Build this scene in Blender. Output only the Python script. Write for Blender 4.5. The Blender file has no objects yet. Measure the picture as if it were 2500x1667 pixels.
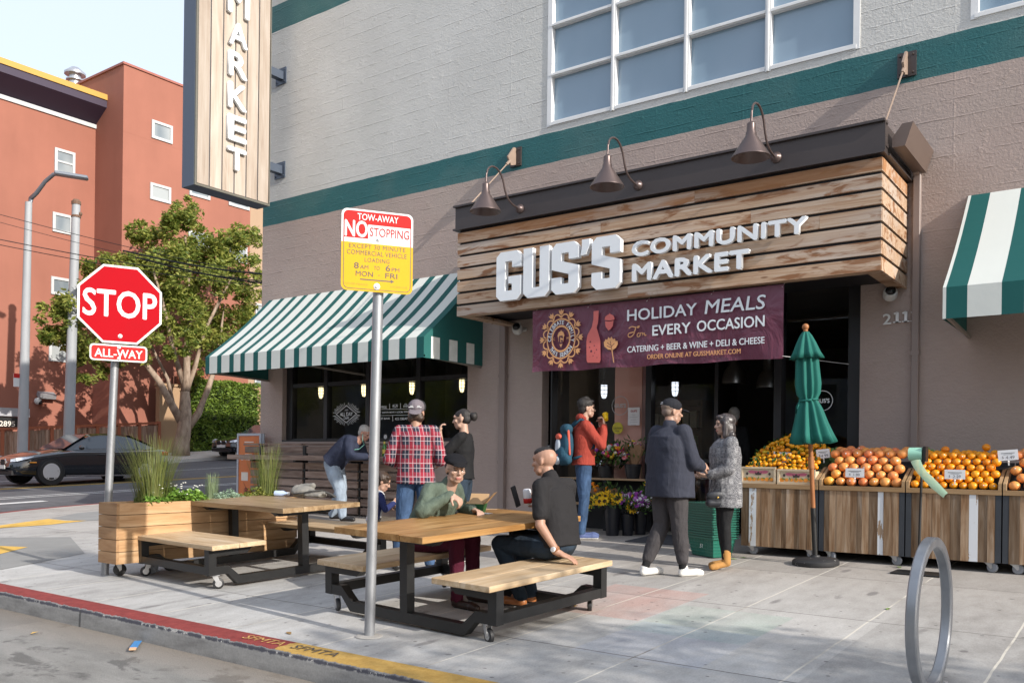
import bpy, bmesh, math, random
from mathutils import Vector, Matrix, noise, Euler
RND = random.Random(7)
sc = bpy.context.scene
COL = sc.collection
rad = math.radians
# ---------------------------------------------------------------- camera
YAW = math.atan2(1568, 2155); ROLL = .0125; FPX = 2155.; PX, PY = 1250., 1119.
CAMP = Vector((0, -10.75, .98)); S = .037          # S: the ground rises this much per metre of y
fw = Vector((-math.sin(YAW), math.cos(YAW), 0)); rt = Vector((math.cos(YAW), math.sin(YAW), 0)); UP = Vector((0, 0, 1))
ix = rt*math.cos(ROLL)+UP*math.sin(ROLL); iu = UP*math.cos(ROLL)-rt*math.sin(ROLL)
cam = bpy.data.cameras.new('camera'); co = bpy.data.objects.new('camera', cam); COL.objects.link(co)
m = Matrix((ix, iu, -fw)).transposed().to_4x4(); m.translation = CAMP; co.matrix_world = m
cam.sensor_fit = 'HORIZONTAL'; cam.sensor_width = 36; cam.lens = 36*FPX/2500
cam.shift_x = 0; cam.shift_y = (PY-833.5)/2500
cam.clip_start = .1; cam.clip_end = 3000
sc.camera = co
# ---------------------------------------------------------------- light
AZ, EL = rad(-6.5), rad(26)
world = bpy.data.worlds.new('World'); sc.world = world; world.use_nodes = True
wn = world.node_tree; bg = wn.nodes['Background']
sky = wn.nodes.new('ShaderNodeTexSky'); sky.sky_type = 'NISHITA'; sky.sun_disc = False
sky.sun_elevation = EL; sky.sun_rotation = math.pi/2-AZ
sky.air_density = 1.0; sky.dust_density = 2.4; sky.ozone_density = 1.2
hz = wn.nodes.new('ShaderNodeMix'); hz.data_type = 'RGBA'; hz.inputs[0].default_value = .72      # thin high haze whitens the whole sky
wn.links.new(sky.outputs[0], hz.inputs[6]); hz.inputs[7].default_value = (4.1, 4.5, 5.25, 1)
wn.links.new(hz.outputs[2], bg.inputs[0]); bg.inputs[1].default_value = .15
sl = bpy.data.lights.new('sun', 'SUN'); sl.energy = 3.55; sl.angle = rad(.55); sl.color = (1, .94, .86)
so = bpy.data.objects.new('sun', sl); COL.objects.link(so)
SUN = Vector((math.cos(AZ)*math.cos(EL), math.sin(AZ)*math.cos(EL), math.sin(EL)))
so.rotation_euler = (-SUN).to_track_quat('-Z', 'Y').to_euler(); so.location = (10, -8, 20)
sc.view_settings.view_transform = 'Standard'; sc.view_settings.look = 'None'
sc.view_settings.exposure = .74; sc.view_settings.gamma = 1
# ---------------------------------------------------------------- measuring helpers: photo pixel -> place in the scene
def ray(px, py): return fw+ix*((px-PX)/FPX)-iu*((py-PY)/FPX)
def FY(px, py, y=0.):                       # point on the plane y
    r = ray(px, py); return CAMP+r*((y-CAMP.y)/r.y)
def FX(px, py, x):
    r = ray(px, py); return CAMP+r*((x-CAMP.x)/r.x)
def G(px, py, dz=0.):                       # point dz above the sloping ground
    r = ray(px, py); return CAMP+r*((S*CAMP.y+dz-CAMP.z)/(r.z-S*r.y))
def DP(px, py, d): return CAMP+ray(px, py)*d
K = 2500/2352
# ---------------------------------------------------------------- shader helpers
class NT:
    def __init__(s, name):
        s.m = bpy.data.materials.new(name); s.m.use_nodes = True; s.t = s.m.node_tree; s.p = s.t.nodes['Principled BSDF']
        s._tc = None
    def n(s, typ, **kw):
        nd = s.t.nodes.new('ShaderNode'+typ)
        for k, v in kw.items(): setattr(nd, k, v)
        return nd
    def l(s, a, b): s.t.links.new(a, b)
    def set(s, sock, v):
        if hasattr(v, 'is_linked') or isinstance(v, bpy.types.NodeSocket): s.l(v, sock)
        else: sock.default_value = v
    def co(s):
        if not s._tc: s._tc = s.n('TexCoord')
        return s._tc.outputs['Object']
    def map(s, scale=(1, 1, 1), loc=None, src=None):
        mp = s.n('Mapping'); s.l(src or s.co(), mp.inputs[0]); mp.inputs['Scale'].default_value = scale
        if loc is not None: s.set(mp.inputs['Location'], loc)
        return mp.outputs[0]
    def noise(s, vec, scale=5, detail=5, rough=.55, dist=0):
        nz = s.n('TexNoise'); s.l(vec, nz.inputs['Vector']); nz.inputs['Scale'].default_value = scale
        nz.inputs['Detail'].default_value = detail; nz.inputs['Roughness'].default_value = rough; nz.inputs['Distortion'].default_value = dist
        return nz.outputs['Fac']
    def ramp(s, fac, stops, const=False):
        r = s.n('ValToRGB'); s.l(fac, r.inputs[0]); e = r.color_ramp.elements
        if const: r.color_ramp.interpolation = 'CONSTANT'
        while len(e) < len(stops): e.new(.5)
        for el, (p, c) in zip(e, stops):
            el.position = p
            el.color = (c, c, c, 1) if isinstance(c, (int, float)) else (*c, 1)
        return r.outputs[0]
    def math(s, op, a, b=0., c=None, clamp=False):
        nd = s.n('Math', operation=op, use_clamp=clamp); s.set(nd.inputs[0], a); s.set(nd.inputs[1], b)
        if c is not None: s.set(nd.inputs[2], c)
        return nd.outputs[0]
    def mix(s, fac, a, b, mode='MIX'):
        nd = s.n('Mix', data_type='RGBA', blend_type=mode); s.set(nd.inputs[0], fac)
        for sk, v in ((nd.inputs[6], a), (nd.inputs[7], b)):
            if isinstance(v, (tuple, list)): v = (*v[:3], 1)
            s.set(sk, v)
        return nd.outputs[2]
    def sep(s, vec=None):
        nd = s.n('SeparateXYZ'); s.l(vec or s.co(), nd.inputs[0]); return nd.outputs
    def island(s): return s.n('NewGeometry').outputs['Random Per Island']
    def bump(s, h, strength=.3, dist=.02):
        b = s.n('Bump'); b.inputs['Strength'].default_value = strength; b.inputs['Distance'].default_value = dist
        s.l(h, b.inputs['Height']); s.l(b.outputs[0], s.p.inputs['Normal']); return b
    def base(s, c, rough=.6, metal=0, spec=.5, coat=0):
        if isinstance(c, (tuple, list)): s.p.inputs['Base Color'].default_value = (*c[:3], 1)
        else: s.l(c, s.p.inputs['Base Color'])
        s.set(s.p.inputs['Roughness'], rough); s.p.inputs['Metallic'].default_value = metal
        s.p.inputs['Specular IOR Level'].default_value = spec; s.p.inputs['Coat Weight'].default_value = coat
        return s.m
MATS = {}
def mat(name, col, rough=.6, var=.12, vs=7., bump=0., bs=60., metal=0, spec=.5, coat=0, st=(1, 1, 1), isl=0., dist=.01, emit=0):
    if name in MATS: return MATS[name]
    t = NT(name); v = t.map(st)
    f = t.noise(v, vs, 6, .6)
    c = t.mix(1., col, t.ramp(f, [(.25, 1-var), (.75, 1+var)]), 'MULTIPLY')
    if isl: c = t.mix(1., c, t.ramp(t.island(), [(0, 1-isl), (1, 1+isl)]), 'MULTIPLY')
    t.base(c, t.math('MULTIPLY_ADD', f, .2, rough-.1), metal, spec, coat)
    if bump: t.bump(t.noise(v, bs, 4, .6), bump, dist)
    if emit:
        t.p.inputs['Emission Color'].default_value = (*col, 1); t.p.inputs['Emission Strength'].default_value = emit
    MATS[name] = t.m; return t.m
def wood(name, stops, axis=0, fs=1., rough=.65, isl=.25, streak=26., bump=.25, knots=True):
    """stops: ramp colours dark->light; grain runs along axis; every plank (mesh island) gets its own grain and tone"""
    if name in MATS: return MATS[name]
    t = NT(name); sc3 = [streak]*3; sc3[axis] = 1.6; r = t.island()
    off = t.n('CombineXYZ')
    for i, k in enumerate((37., 53., 71.)): t.l(t.math('MULTIPLY', r, k), off.inputs[i])
    v = t.map(tuple(x*fs for x in sc3), off.outputs[0])
    v2 = t.map((3*fs,)*3 if axis > 2 else tuple((1.1 if i == axis else 7.)*fs for i in range(3)), off.outputs[0])
    g = t.noise(v, 1., 7, .65, .6); b = t.noise(v2, 1., 4, .55, 1.2)
    f = t.math('ADD', t.math('MULTIPLY', g, .55), t.math('MULTIPLY', b, .45))
    n = len(stops); c = t.ramp(f, [(.3+.4*i/(n-1), q) for i, q in enumerate(stops)])
    c = t.mix(1., c, t.ramp(t.math('FRACT', t.math('MULTIPLY', r, 7.31)), [(0, 1-isl), (1, 1+isl)]), 'MULTIPLY')
    t.base(c, rough, 0, .3); t.bump(g, bump, .006)
    MATS[name] = t.m; return t.m
def emis(name, col, st):
    t = NT(name); t.base(col, .4); t.p.inputs['Emission Color'].default_value = (*col, 1); t.p.inputs['Emission Strength'].default_value = st
    return t.m
def glass(name, tint, refl=.9, dark=.0):
    """window pane: clear with the mirror of the sky at glancing angles"""
    t = NT(name); t.t.nodes.remove(t.p); out = t.t.nodes['Material Output']
    tr = t.n('BsdfTransparent'); tr.inputs[0].default_value = (*tint, 1)
    gl = t.n('BsdfGlossy'); gl.inputs['Roughness'].default_value = .02; gl.inputs[0].default_value = (refl, refl, refl, 1)
    fr = t.n('Fresnel'); fr.inputs[0].default_value = 1.5; mx = t.n('MixShader')
    t.l(fr.outputs[0], mx.inputs[0]); t.l(tr.outputs[0], mx.inputs[1]); t.l(gl.outputs[0], mx.inputs[2]); t.l(mx.outputs[0], out.inputs[0])
    return t.m
# ---------------------------------------------------------------- mesh helpers
class B:
    def __init__(s): s.b = bmesh.new(); s.mi = 0
    def _f(s, vs):
        try: f = s.b.faces.new(vs)
        except ValueError: return None
        f.material_index = s.mi; return f
    def quad(s, *ps): return s._f([s.b.verts.new(p) for p in ps])
    def box(s, x0, x1, y0, y1, z0, z1, M=None, bev=0):
        vs = [s.b.verts.new(Vector((x, y, z))) for z in (z0, z1) for y in (y0, y1) for x in (x0, x1)]
        if M is not None:
            for v in vs: v.co = M @ v.co
        fs = [s._f([vs[i] for i in q]) for q in ((0, 2, 3, 1), (4, 5, 7, 6), (0, 1, 5, 4), (2, 6, 7, 3), (0, 4, 6, 2), (1, 3, 7, 5))]
        if bev:
            es = list({e for f in fs for e in f.edges})
            r = bmesh.ops.bevel(s.b, geom=es, offset=bev, segments=1, affect='EDGES', profile=.5)
            for f in r['faces']: f.material_index = s.mi
        return s
    def cbox(s, c, d, M=None, bev=0):
        T = Matrix.Translation(c) @ (M if M is not None else Matrix()); a, b, e = d[0]/2, d[1]/2, d[2]/2
        return s.box(-a, a, -b, b, -e, e, T, bev)
    def beam(s, p0, p1, w, h, up=UP):
        """square bar from p0 to p1"""
        p0, p1 = Vector(p0), Vector(p1); d = (p1-p0); L = d.length; d.normalize()
        sd = d.cross(up)
        if sd.length < 1e-4: sd = d.cross(Vector((0, 1, 0)))
        sd.normalize(); u = sd.cross(d)
        M = Matrix((sd, d, u)).transposed().to_4x4(); M.translation = p0
        return s.box(-w/2, w/2, 0, L, -h/2, h/2, M)
    def ring(s, c, ax, r, n, ref=None):
        ax = ax.normalized(); u = ax.cross(ref or Vector((.13, .27, .95)))
        if u.length < 1e-3: u = ax.cross(Vector((1, 0, 0)))
        u.normalize(); w = ax.cross(u)
        return [s.b.verts.new(c+(u*math.cos(2*math.pi*i/n)+w*math.sin(2*math.pi*i/n))*r) for i in range(n)]
    def tube(s, pts, r, n=8, cap=True):
        pts = [Vector(p) for p in pts]; rs = r if isinstance(r, (list, tuple)) else [r]*len(pts); prev = None
        for i, p in enumerate(pts):
            a = pts[min(i+1, len(pts)-1)]-pts[max(i-1, 0)]
            rg = s.ring(p, a, rs[i], n)
            if prev:
                for k in range(n): s._f([prev[k], prev[(k+1) % n], rg[(k+1) % n], rg[k]])
            elif cap: s._f(rg[::-1])
            prev = rg
        if cap: s._f(prev)
        return s
    def cyl(s, p0, p1, r0, r1=None, n=12): return s.tube([p0, p1], [r0, r0 if r1 is None else r1], n)
    def lathe(s, prof, c=(0, 0, 0), n=20, M=None):
        c = Vector(c); prev = None
        for r, z in prof:
            rg = [Vector((r*math.cos(2*math.pi*i/n), r*math.sin(2*math.pi*i/n), z)) for i in range(n)]
            rg = [s.b.verts.new(c+(M @ q if M is not None else q)) for q in rg]
            if prev:
                for k in range(n): s._f([prev[k], prev[(k+1) % n], rg[(k+1) % n], rg[k]])
            elif r > 1e-4: s._f(rg[::-1])
            prev = rg
        if prof[-1][0] > 1e-4: s._f(prev)
        return s
    def prism(s, poly, M, t):
        """flat outline (2D) placed by M, t thick along its local +z"""
        a = [s.b.verts.new(M @ Vector((x, y, 0))) for x, y in poly]; b = [s.b.verts.new(M @ Vector((x, y, t))) for x, y in poly]
        s._f(a[::-1]); s._f(b); n = len(a)
        for i in range(n): s._f([a[i], a[(i+1) % n], b[(i+1) % n], b[i]])
        return s
    def ball(s, c, r, seg=10, ring=7, M=None):
        g = bmesh.ops.create_uvsphere(s.b, u_segments=seg, v_segments=ring, radius=1)
        rr = r if isinstance(r, (tuple, list)) else (r, r, r)
        T = Matrix.Translation(c) @ (M if M is not None else Matrix()) @ Matrix.Diagonal((*rr, 1))
        fs = set()
        for v in g['verts']: v.co = T @ v.co; fs.update(v.link_faces)
        for f in fs: f.material_index = s.mi
        return s
    def loft(s, rings, close=True, cap=True):
        prev = None; first = None
        for rg in rings:
            vs = [s.b.verts.new(p) for p in rg]; n = len(vs)
            if prev:
                for k in range(n if close else n-1): s._f([prev[k], prev[(k+1) % n], vs[(k+1) % n], vs[k]])
            else: first = vs
            prev = vs
        if cap and close: s._f(first[::-1]); s._f(prev)
        return s
    def mesh(s, name, mats, smooth=False, fix=True):
        if fix: bmesh.ops.recalc_face_normals(s.b, faces=s.b.faces)
        me = bpy.data.meshes.new(name); s.b.to_mesh(me); s.b.free()
        for q in (mats if isinstance(mats, (list, tuple)) else [mats]): me.materials.append(q)
        if smooth is True: me.shade_smooth()
        elif smooth: me.shade_smooth(); me.set_sharp_from_angle(angle=rad(smooth))
        return me
    def done(s, name, mats, parent=None, smooth=False, fix=True):
        return obj(name, s.mesh(name, mats, smooth, fix), parent)
def obj(name, data, parent=None, loc=None, rot=None):
    o = bpy.data.objects.new(name, data); COL.objects.link(o)
    if parent: o.parent = parent
    if loc is not None: o.location = loc
    if rot is not None: o.rotation_euler = rot
    return o
def tag(o, label, cat, group=None):
    o['label'] = label; o['category'] = cat
    if group: o['group'] = group
    return o
def thing(name, label, cat, loc=(0, 0, 0), rot=(0, 0, 0), group=None):
    o = obj(name, None, None, loc, rot); o.empty_display_size = .1
    return tag(o, label, cat, group)
def kind(o, k): o['kind'] = k; return o
def copy_tree(o, parent=None):
    c = o.copy(); COL.objects.link(c)
    if parent: c.parent = parent
    for ch in list(o.children): copy_tree(ch, c)
    return c
def text(s, parent, mt, M, w=None, h=None, ext=.0, off=0., name='lettering', align='CENTER', sx=1., shear=0., spc=1.):
    """flat lettering: its box is scaled to w x h and centred (or left-set) on M"""
    cu = bpy.data.curves.new('t', 'FONT'); cu.body = s; cu.size = 1; cu.extrude = .5 if ext else 0; cu.shear = shear
    cu.space_character = spc; cu.resolution_u = 3
    o = bpy.data.objects.new('t', cu); COL.objects.link(o)
    dg = bpy.context.evaluated_depsgraph_get(); me = bpy.data.meshes.new_from_object(o.evaluated_get(dg)); bpy.data.objects.remove(o)
    xs = [v.co.x for v in me.vertices]; ys = [v.co.y for v in me.vertices]
    W, H = max(xs)-min(xs), max(ys)-min(ys); fy = h/H if h else w/W; fx = w/W if w else fy*sx
    cx = (max(xs)+min(xs))/2 if align == 'CENTER' else (min(xs) if align == 'LEFT' else max(xs)); cy = (max(ys)+min(ys))/2
    me.transform(Matrix.Diagonal((fx, fy, ext or 1, 1)) @ Matrix.Translation((-cx, -cy, .5 if ext else 0)))
    if off:                                   # bolder strokes: the outline repeated a hair's breadth to every side
        me0 = me; bm = bmesh.new(); o_ = off*.62*(fx+fy)/2
        for i, (a, c) in enumerate(((0, 0), (1, .3), (-1, -.3), (.3, -1), (-.3, 1))): me0.transform(Matrix.Translation((a*o_, c*o_, .00012*i))); bm.from_mesh(me0); me0.transform(Matrix.Translation((-a*o_, -c*o_, -.00012*i)))
        me = bpy.data.meshes.new('t'); bm.to_mesh(me); bm.free()
    me.transform(M); me.materials.clear(); me.materials.append(mt)
    return obj(name, me, parent)
def face(x, y, z): return Matrix.Translation((x, y, z)) @ Matrix.Rotation(rad(90), 4, 'X')        # a sheet that looks towards -y
def facex(x, y, z): return Matrix.Translation((x, y, z)) @ Matrix.Rotation(rad(90), 4, 'Z') @ Matrix.Rotation(rad(90), 4, 'X')   # towards +x
def rrect(w, h, r, n=5, cx=0, cy=0):
    ps = []
    for sx, sy, a0 in ((1, 1, 0), (-1, 1, 90), (-1, -1, 180), (1, -1, 270)):
        for i in range(n+1):
            a = rad(a0+90*i/n); ps.append((cx+sx*(w/2-r)+r*math.cos(a), cy+sy*(h/2-r)+r*math.sin(a)))
    return ps
def gz(x, y):
    """height of the street surface far over the cross street"""
    e = 0.
    if x < -26:
        t = min(1, (-26-x)/7.); t = t*t*(3-2*t); e = t*max(0, .24+.03*(y-9))
        if x < -33.2: e += .2*min(1, (-33.2-x)/2)
    return S*y+e
# ================================================================ SETTING: ground, road, pavement, kerb
def m_pave():
    t = NT('pavement_concrete'); x, y, z = t.sep(); P = t.co()
    big = t.noise(P, .55, 5, .6); mid = t.noise(t.map((3, 1.2, 3)), 2.2, 7, .65); fine = t.noise(P, 90, 3, .6)
    c = t.ramp(t.math('ADD', t.math('MULTIPLY', big, .5), t.math('MULTIPLY', mid, .5)), [(.32, (.27, .262, .25)), (.5, (.42, .412, .395)), (.68, (.53, .525, .51))])
    warm = t.ramp(t.math('ADD', y, t.math('MULTIPLY', big, 2.)), [(0, 0), (1, 1)])      # trodden, browner slabs near the shop front
    c = t.mix(t.math('MULTIPLY', t.math('MULTIPLY_ADD', y, .22, 1.25, clamp=True), .75), c, t.mix(mid, (.27, .235, .20), (.40, .35, .30)))
    # every slab a little different
    cell = t.n('CombineXYZ'); t.l(t.math('FLOOR', t.math('MULTIPLY_ADD', x, 1/.914, .705)), cell.inputs[0]); t.l(t.math('FLOOR', t.math('MULTIPLY_ADD', y, 1/1.828, .255)), cell.inputs[1])
    wn_ = t.n('TexWhiteNoise'); t.l(cell.outputs[0], wn_.inputs['Vector'])
    c = t.mix(1., c, t.ramp(wn_.outputs['Value'], [(0, .86), (1, 1.06)]), 'MULTIPLY')
    # chalk drawing worn into four slabs
    def box(a, b, d, e):
        f = t.math('MULTIPLY', t.math('GREATER_THAN', x, a), t.math('LESS_THAN', x, b))
        return t.math('MULTIPLY', f, t.math('MULTIPLY', t.math('GREATER_THAN', y, d), t.math('LESS_THAN', y, e)))
    pat = t.ramp(t.noise(t.map((2, 1, 1)), 1.3, 5, .6), [(.3, .25), (.65, .9)])
    c = t.mix(t.math('MULTIPLY', box(-3.92, -3.02, -5.02, -3.75), t.math('MULTIPLY', pat, .55)), c, (.50, .25, .20))
    c = t.mix(t.math('MULTIPLY', box(-3.0, -2.12, -5.3, -4.3), t.math('MULTIPLY', pat, .38)), c, (.28, .42, .33))
    c = t.mix(t.math('MULTIPLY', box(-2.98, -2.12, -6.0, -5.0), t.math('MULTIPLY', pat, .25)), c, (.30, .36, .52))
    # gum spots, scuffs
    for sc_, th, k, st in ((3.4, .10, .62, (1, 1, 1)), (9., .14, .70, (1, 1, 1)), (1.9, .16, .55, (1.8, .55, 1))):
        vo = t.n('TexVoronoi'); t.l(t.map(st), vo.inputs['Vector']); vo.inputs['Scale'].default_value = sc_; vo.inputs['Randomness'].default_value = 1
        dd = t.math('ADD', vo.outputs['Distance'], t.math('MULTIPLY_ADD', mid, .22, -.11))
        sp = t.ramp(dd, [(th*.55, 1), (th, 0)]); on = t.math('GREATER_THAN', t.n('SeparateColor').outputs[0], .5)
        sc2 = on.node.inputs[0].links[0].from_node; t.l(vo.outputs['Color'], sc2.inputs[0])
        c = t.mix(t.math('MULTIPLY', t.math('MULTIPLY', sp, on), k), c, (.11, .10, .10))
    c = t.mix(1., c, t.ramp(fine, [(.3, .86), (.7, 1.10)]), 'MULTIPLY')
    # joints
    wob = t.math('MULTIPLY_ADD', t.noise(P, 3, 3), .02, -.01)
    def joint(v, pitch, off, w):
        f = t.math('FRACT', t.math('MULTIPLY_ADD', t.math('ADD', v, wob), 1/pitch, off)); return t.math('LESS_THAN', t.math('ABSOLUTE', t.math('SUBTRACT', f, .5)), w/pitch)
    jx = joint(x, .914, .205+.5+.59, .007); jy = joint(y, 1.828, .755, .007)
    jn = t.ramp(t.noise(P, 1.1, 4), [(.34, 0), (.46, 1)])
    c = t.mix(t.math('MULTIPLY', jx, .8), c, t.mix(jn, (.16, .14, .12), (.62, .58, .50)))
    c = t.mix(t.math('MULTIPLY', jy, .8), c, (.13, .12, .11))
    t.base(c, .85, 0, .25)
    h = t.math('SUBTRACT', t.math('MULTIPLY', fine, .35), t.math('MULTIPLY', t.math('MAXIMUM', jx, jy), 1.5)); t.bump(t.math('ADD', h, mid), .35, .008)
    return t.m
def m_road():
    t = NT('road_asphalt'); x, y, z = t.sep(); P = t.co()
    big = t.noise(P, .35, 5, .6); mid = t.noise(t.map((1, 3, 1)), 1.6, 7, .65); fine = t.noise(P, 120, 3, .7)
    asph = t.ramp(mid, [(.3, (.085, .085, .09)), (.7, (.135, .135, .14))])
    conc = t.ramp(mid, [(.25, (.17, .165, .155)), (.5, (.235, .23, .215)), (.75, (.29, .28, .265))])
    near = t.ramp(t.math('MULTIPLY_ADD', x, .2, 3.0, clamp=True), [(.2, 0), (.8, 1)])
    c = t.mix(near, asph, conc)
    # oil marks in the parking lane, gutter dirt beside the kerb
    st = t.noise(t.map((2.2, 3.6, 1), (3.1, 1.4, 0)), 1.1, 6, .62, .4)
    c = t.mix(t.math('MULTIPLY', near, t.ramp(st, [(.56, 0), (.62, .62)])), c, (.07, .068, .066))
    gut = t.math('MULTIPLY', near, t.ramp(t.math('ADD', t.math('MULTIPLY_ADD', y, 1., 7.9, clamp=True), t.math('MULTIPLY', mid, .3)), [(.55, 0), (.95, .7)]))
    c = t.mix(gut, c, (.20, .165, .13))
    pt = t.math('GREATER_THAN', t.noise(t.map((.5, .13, 1)), .8, 0), .53)
    c = t.mix(t.math('MULTIPLY', pt, .35), c, t.mix(1., c, (.7, .7, .72), 'MULTIPLY'))
    c = t.mix(1., c, t.ramp(fine, [(.3, .8), (.7, 1.15)]), 'MULTIPLY')
    t.base(c, .9, 0, .25); t.bump(t.math('ADD', fine, t.math('MULTIPLY', mid, .6)), .5, .008); return t.m
def m_kerb(painted=True):
    t = NT('kerb_paint' if painted else 'kerb_concrete'); x, y, z = t.sep(); P = t.co()
    n1 = t.noise(t.map((1.5, 6, 6)), 1.7, 6, .65); n2 = t.noise(P, 14, 6, .7)
    conc = t.ramp(n1, [(.3, (.16, .155, .15)), (.55, (.27, .265, .255)), (.8, (.36, .35, .33))])
    if painted:
        red = t.ramp(n2, [(.3, (.17, .028, .026)), (.7, (.27, .05, .043))]); yel = t.ramp(n2, [(.3, (.34, .20, .045)), (.7, (.48, .31, .09))])
        edge = t.math('GREATER_THAN', t.math('ADD', x, t.math('MULTIPLY_ADD', n2, .1, -.05)), -4.58)
        p = t.mix(edge, red, yel)
        # paint only on the flat top, its street edge chipped and black
        lift = t.math('SUBTRACT', z, t.math('MULTIPLY', y, S))
        top = t.math('GREATER_THAN', t.math('ADD', lift, t.math('MULTIPLY_ADD', n2, .03, -.015)), -.006)
        rim = t.ramp(t.math('ADD', t.math('ABSOLUTE', t.math('ADD', lift, .022)), t.math('MULTIPLY_ADD', n2, .05, -.025)), [(.006, 1), (.014, 0)])
        conc = t.mix(t.math('MULTIPLY', rim, .9), conc, t.mix(t.math('GREATER_THAN', n2, .58), (.035, .035, .05), (.5, .48, .45)))
        drip = t.math('GREATER_THAN', t.noise(t.map((9, 1, .6)), 1., 3), .665)
        conc = t.mix(t.math('MULTIPLY', drip, .8), conc, (.06, .06, .06))
        wear = t.math('GREATER_THAN', t.noise(t.map((4, 9, 9)), 2.2, 6, .7), .70)
        c = t.mix(top, conc, t.mix(t.math('MULTIPLY', wear, .7), p, conc))
    else: c = conc
    c = t.mix(1., c, t.ramp(t.noise(P, 80, 3), [(.3, .88), (.7, 1.08)]), 'MULTIPLY')
    t.base(c, .75, 0, .3); t.bump(n2, .3, .006); return t.m
M_PAVE, M_ROAD = m_pave(), m_road()
def roff(x): return -.15 if x > -10 else (-.07 if x < -19 else -.15+.08*(-10-x)/9)
# road: one sheet out to the horizon
xs = [-600, -250, -120, -80, -60]+[-50+i*1.0 for i in range(34)]+[-16+i*1.5 for i in range(20)]+[25, 60, 200, 600]
ys = [-600, -250, -90, -45, -25, -16, -12, -9, -7.4, -6, -4, -2, 0, 2, 4, 6, 8, 10, 12, 14, 16, 19, 23, 28, 36, 60, 150, 600]
b = B(); gv = {}
for i, x in enumerate(xs):
    for j, y in enumerate(ys):
        yy = max(-45, min(60, y)); zz = gz(x, min(yy, 28)) + (yy-28)*S*(yy > 28) + roff(x)
        if x > -13 and y > .5: zz = min(zz, -.16)
        gv[i, j] = b.b.verts.new((x, y, zz))
for i in range(len(xs)-1):
    for j in range(len(ys)-1): b._f([gv[i, j], gv[i+1, j], gv[i+1, j+1], gv[i, j+1]])
kind(b.done('road', M_ROAD), 'structure')
# kerb line: along the street, round the corner, up the cross street
path = [(9-i*1.0, -7.05) for i in range(21)]
path += [(-11-6.5*math.sin(a), -1.05-6*math.cos(a)) for a in [rad(6*i) for i in range(1, 16)]]
path += [(-17.55, y) for y in (1, 3, 6, 10, 15, 22, 30)]
inn = []
for i, p in enumerate(path):
    a, c = path[max(0, i-1)], path[min(len(path)-1, i+1)]; t = Vector((c[0]-a[0], c[1]-a[1])).normalized(); inn.append((p[0]+t.y*.19, p[1]-t.x*.19))
b = B(); rings = []
for p, q in zip(path, inn):
    def mixp(f): return (p[0]+(q[0]-p[0])*f, p[1]+(q[1]-p[1])*f)
    rg = []
    for f, dz in ((-.06, -.3), (-.04, -.05), (.0, -.014), (.09, .001), (1., .003), (1.0, -.05)):
        a = mixp(f); rg.append(Vector((a[0], a[1], S*a[1]+dz)))
    rings.append(rg)
b.loft(rings, close=False, cap=False); kerb = kind(b.done('kerb', m_kerb(), None, 50), 'structure')
b = B(); vs = [b.b.verts.new((x, y, S*y)) for x, y in inn]
cx_ = [-15, -13, -11, -9]
back = [(-13.75, 30, ), (-13.75, .3), (9, .3)]
vs += [b.b.verts.new((x, y, S*y)) for x, y in back]
f = b._f(vs); bmesh.ops.triangulate(b.b, faces=[f])
kind(b.done('pavement', M_PAVE), 'structure')
mk_black = mat('stencil_black', (.05, .045, .04), .8, .5, 40); mk_gold = mat('stencil_gold', (.50, .30, .09), .8, .5, 40)
for q, mt, w in (((738, 1599), mk_black, .42), ((616, 1572), mk_gold, .40)):
    p = G(*q); M_ = Matrix.Translation((p.x, -6.95, S*-6.95+.008)) @ Matrix.Rotation(math.atan(S), 4, 'X')
    text('SFMTA', kerb, mt, M_, w=w, h=.085, name='stencil')
# darker patches, yellow ramp paving, far pavement, lane lines
def sheet(name, pts, mt, lift=.005, sub=0):
    b = B(); b._f([b.b.verts.new((p[0], p[1], gz(p[0], p[1])+lift)) for p in pts]); return kind(b.done(name, mt), 'structure')
M_PATCH = mat('patch_concrete', (.235, .235, .225), .85, .12, 2.5, .3, 90)
M_TACT = mat('ramp_yellow', (.62, .38, .07), .8, .22, 9, .4, 60)
sheet('pavement_patch', [G(0, 1312), G(172, 1311), G(207, 1350.5), G(0, 1391)], M_PATCH, .004)
sheet('pavement_patch', [G(125, 1265), G(190, 1252), G(300, 1243), G(300, 1268), G(205, 1271)], M_PATCH, .004)
sheet('ramp_paving', [G(-40, 1294), G(0, 1282.5), G(118, 1266.5), G(160, 1271), G(212, 1270.8), G(120, 1281), G(0, 1289), G(-40, 1292)], M_TACT, .005)
sheet('ramp_paving', [G(-40, 1332), G(68, 1336), G(0, 1353), G(-40, 1360)], M_TACT, .008)
M_LINEW = mat('lane_paint_white', (.62, .62, .60), .7, .2, 12); M_LINEY = mat('lane_paint_yellow', (.55, .33, .04), .7, .2, 12)
def lane(mt, x0, w, y0, y1):
    b = B(); n = 10; pr = None
    for i in range(n+1):
        y = y0+(y1-y0)*i/n; a = [b.b.verts.new((x0+d, y, gz(x0, y)+roff(x0)+.006)) for d in (-w/2, w/2)]
        if pr: b._f([pr[0], pr[1], a[1], a[0]])
        pr = a
    kind(b.done('lane_marking', mt), 'structure')
lane(M_LINEY, -25.6, .14, -14, 26); lane(M_LINEY, -25.95, .14, -14, 26)
lane(M_LINEW, -21.6, .12, -2.2, 26); lane(M_LINEW, -22.1, .12, -2.2, 26)
lane(M_LINEW, -29.6, .12, -6, 26); lane(M_LINEW, -20.1, .35, -6.5, -.9)
b = B(); pr = None
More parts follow.
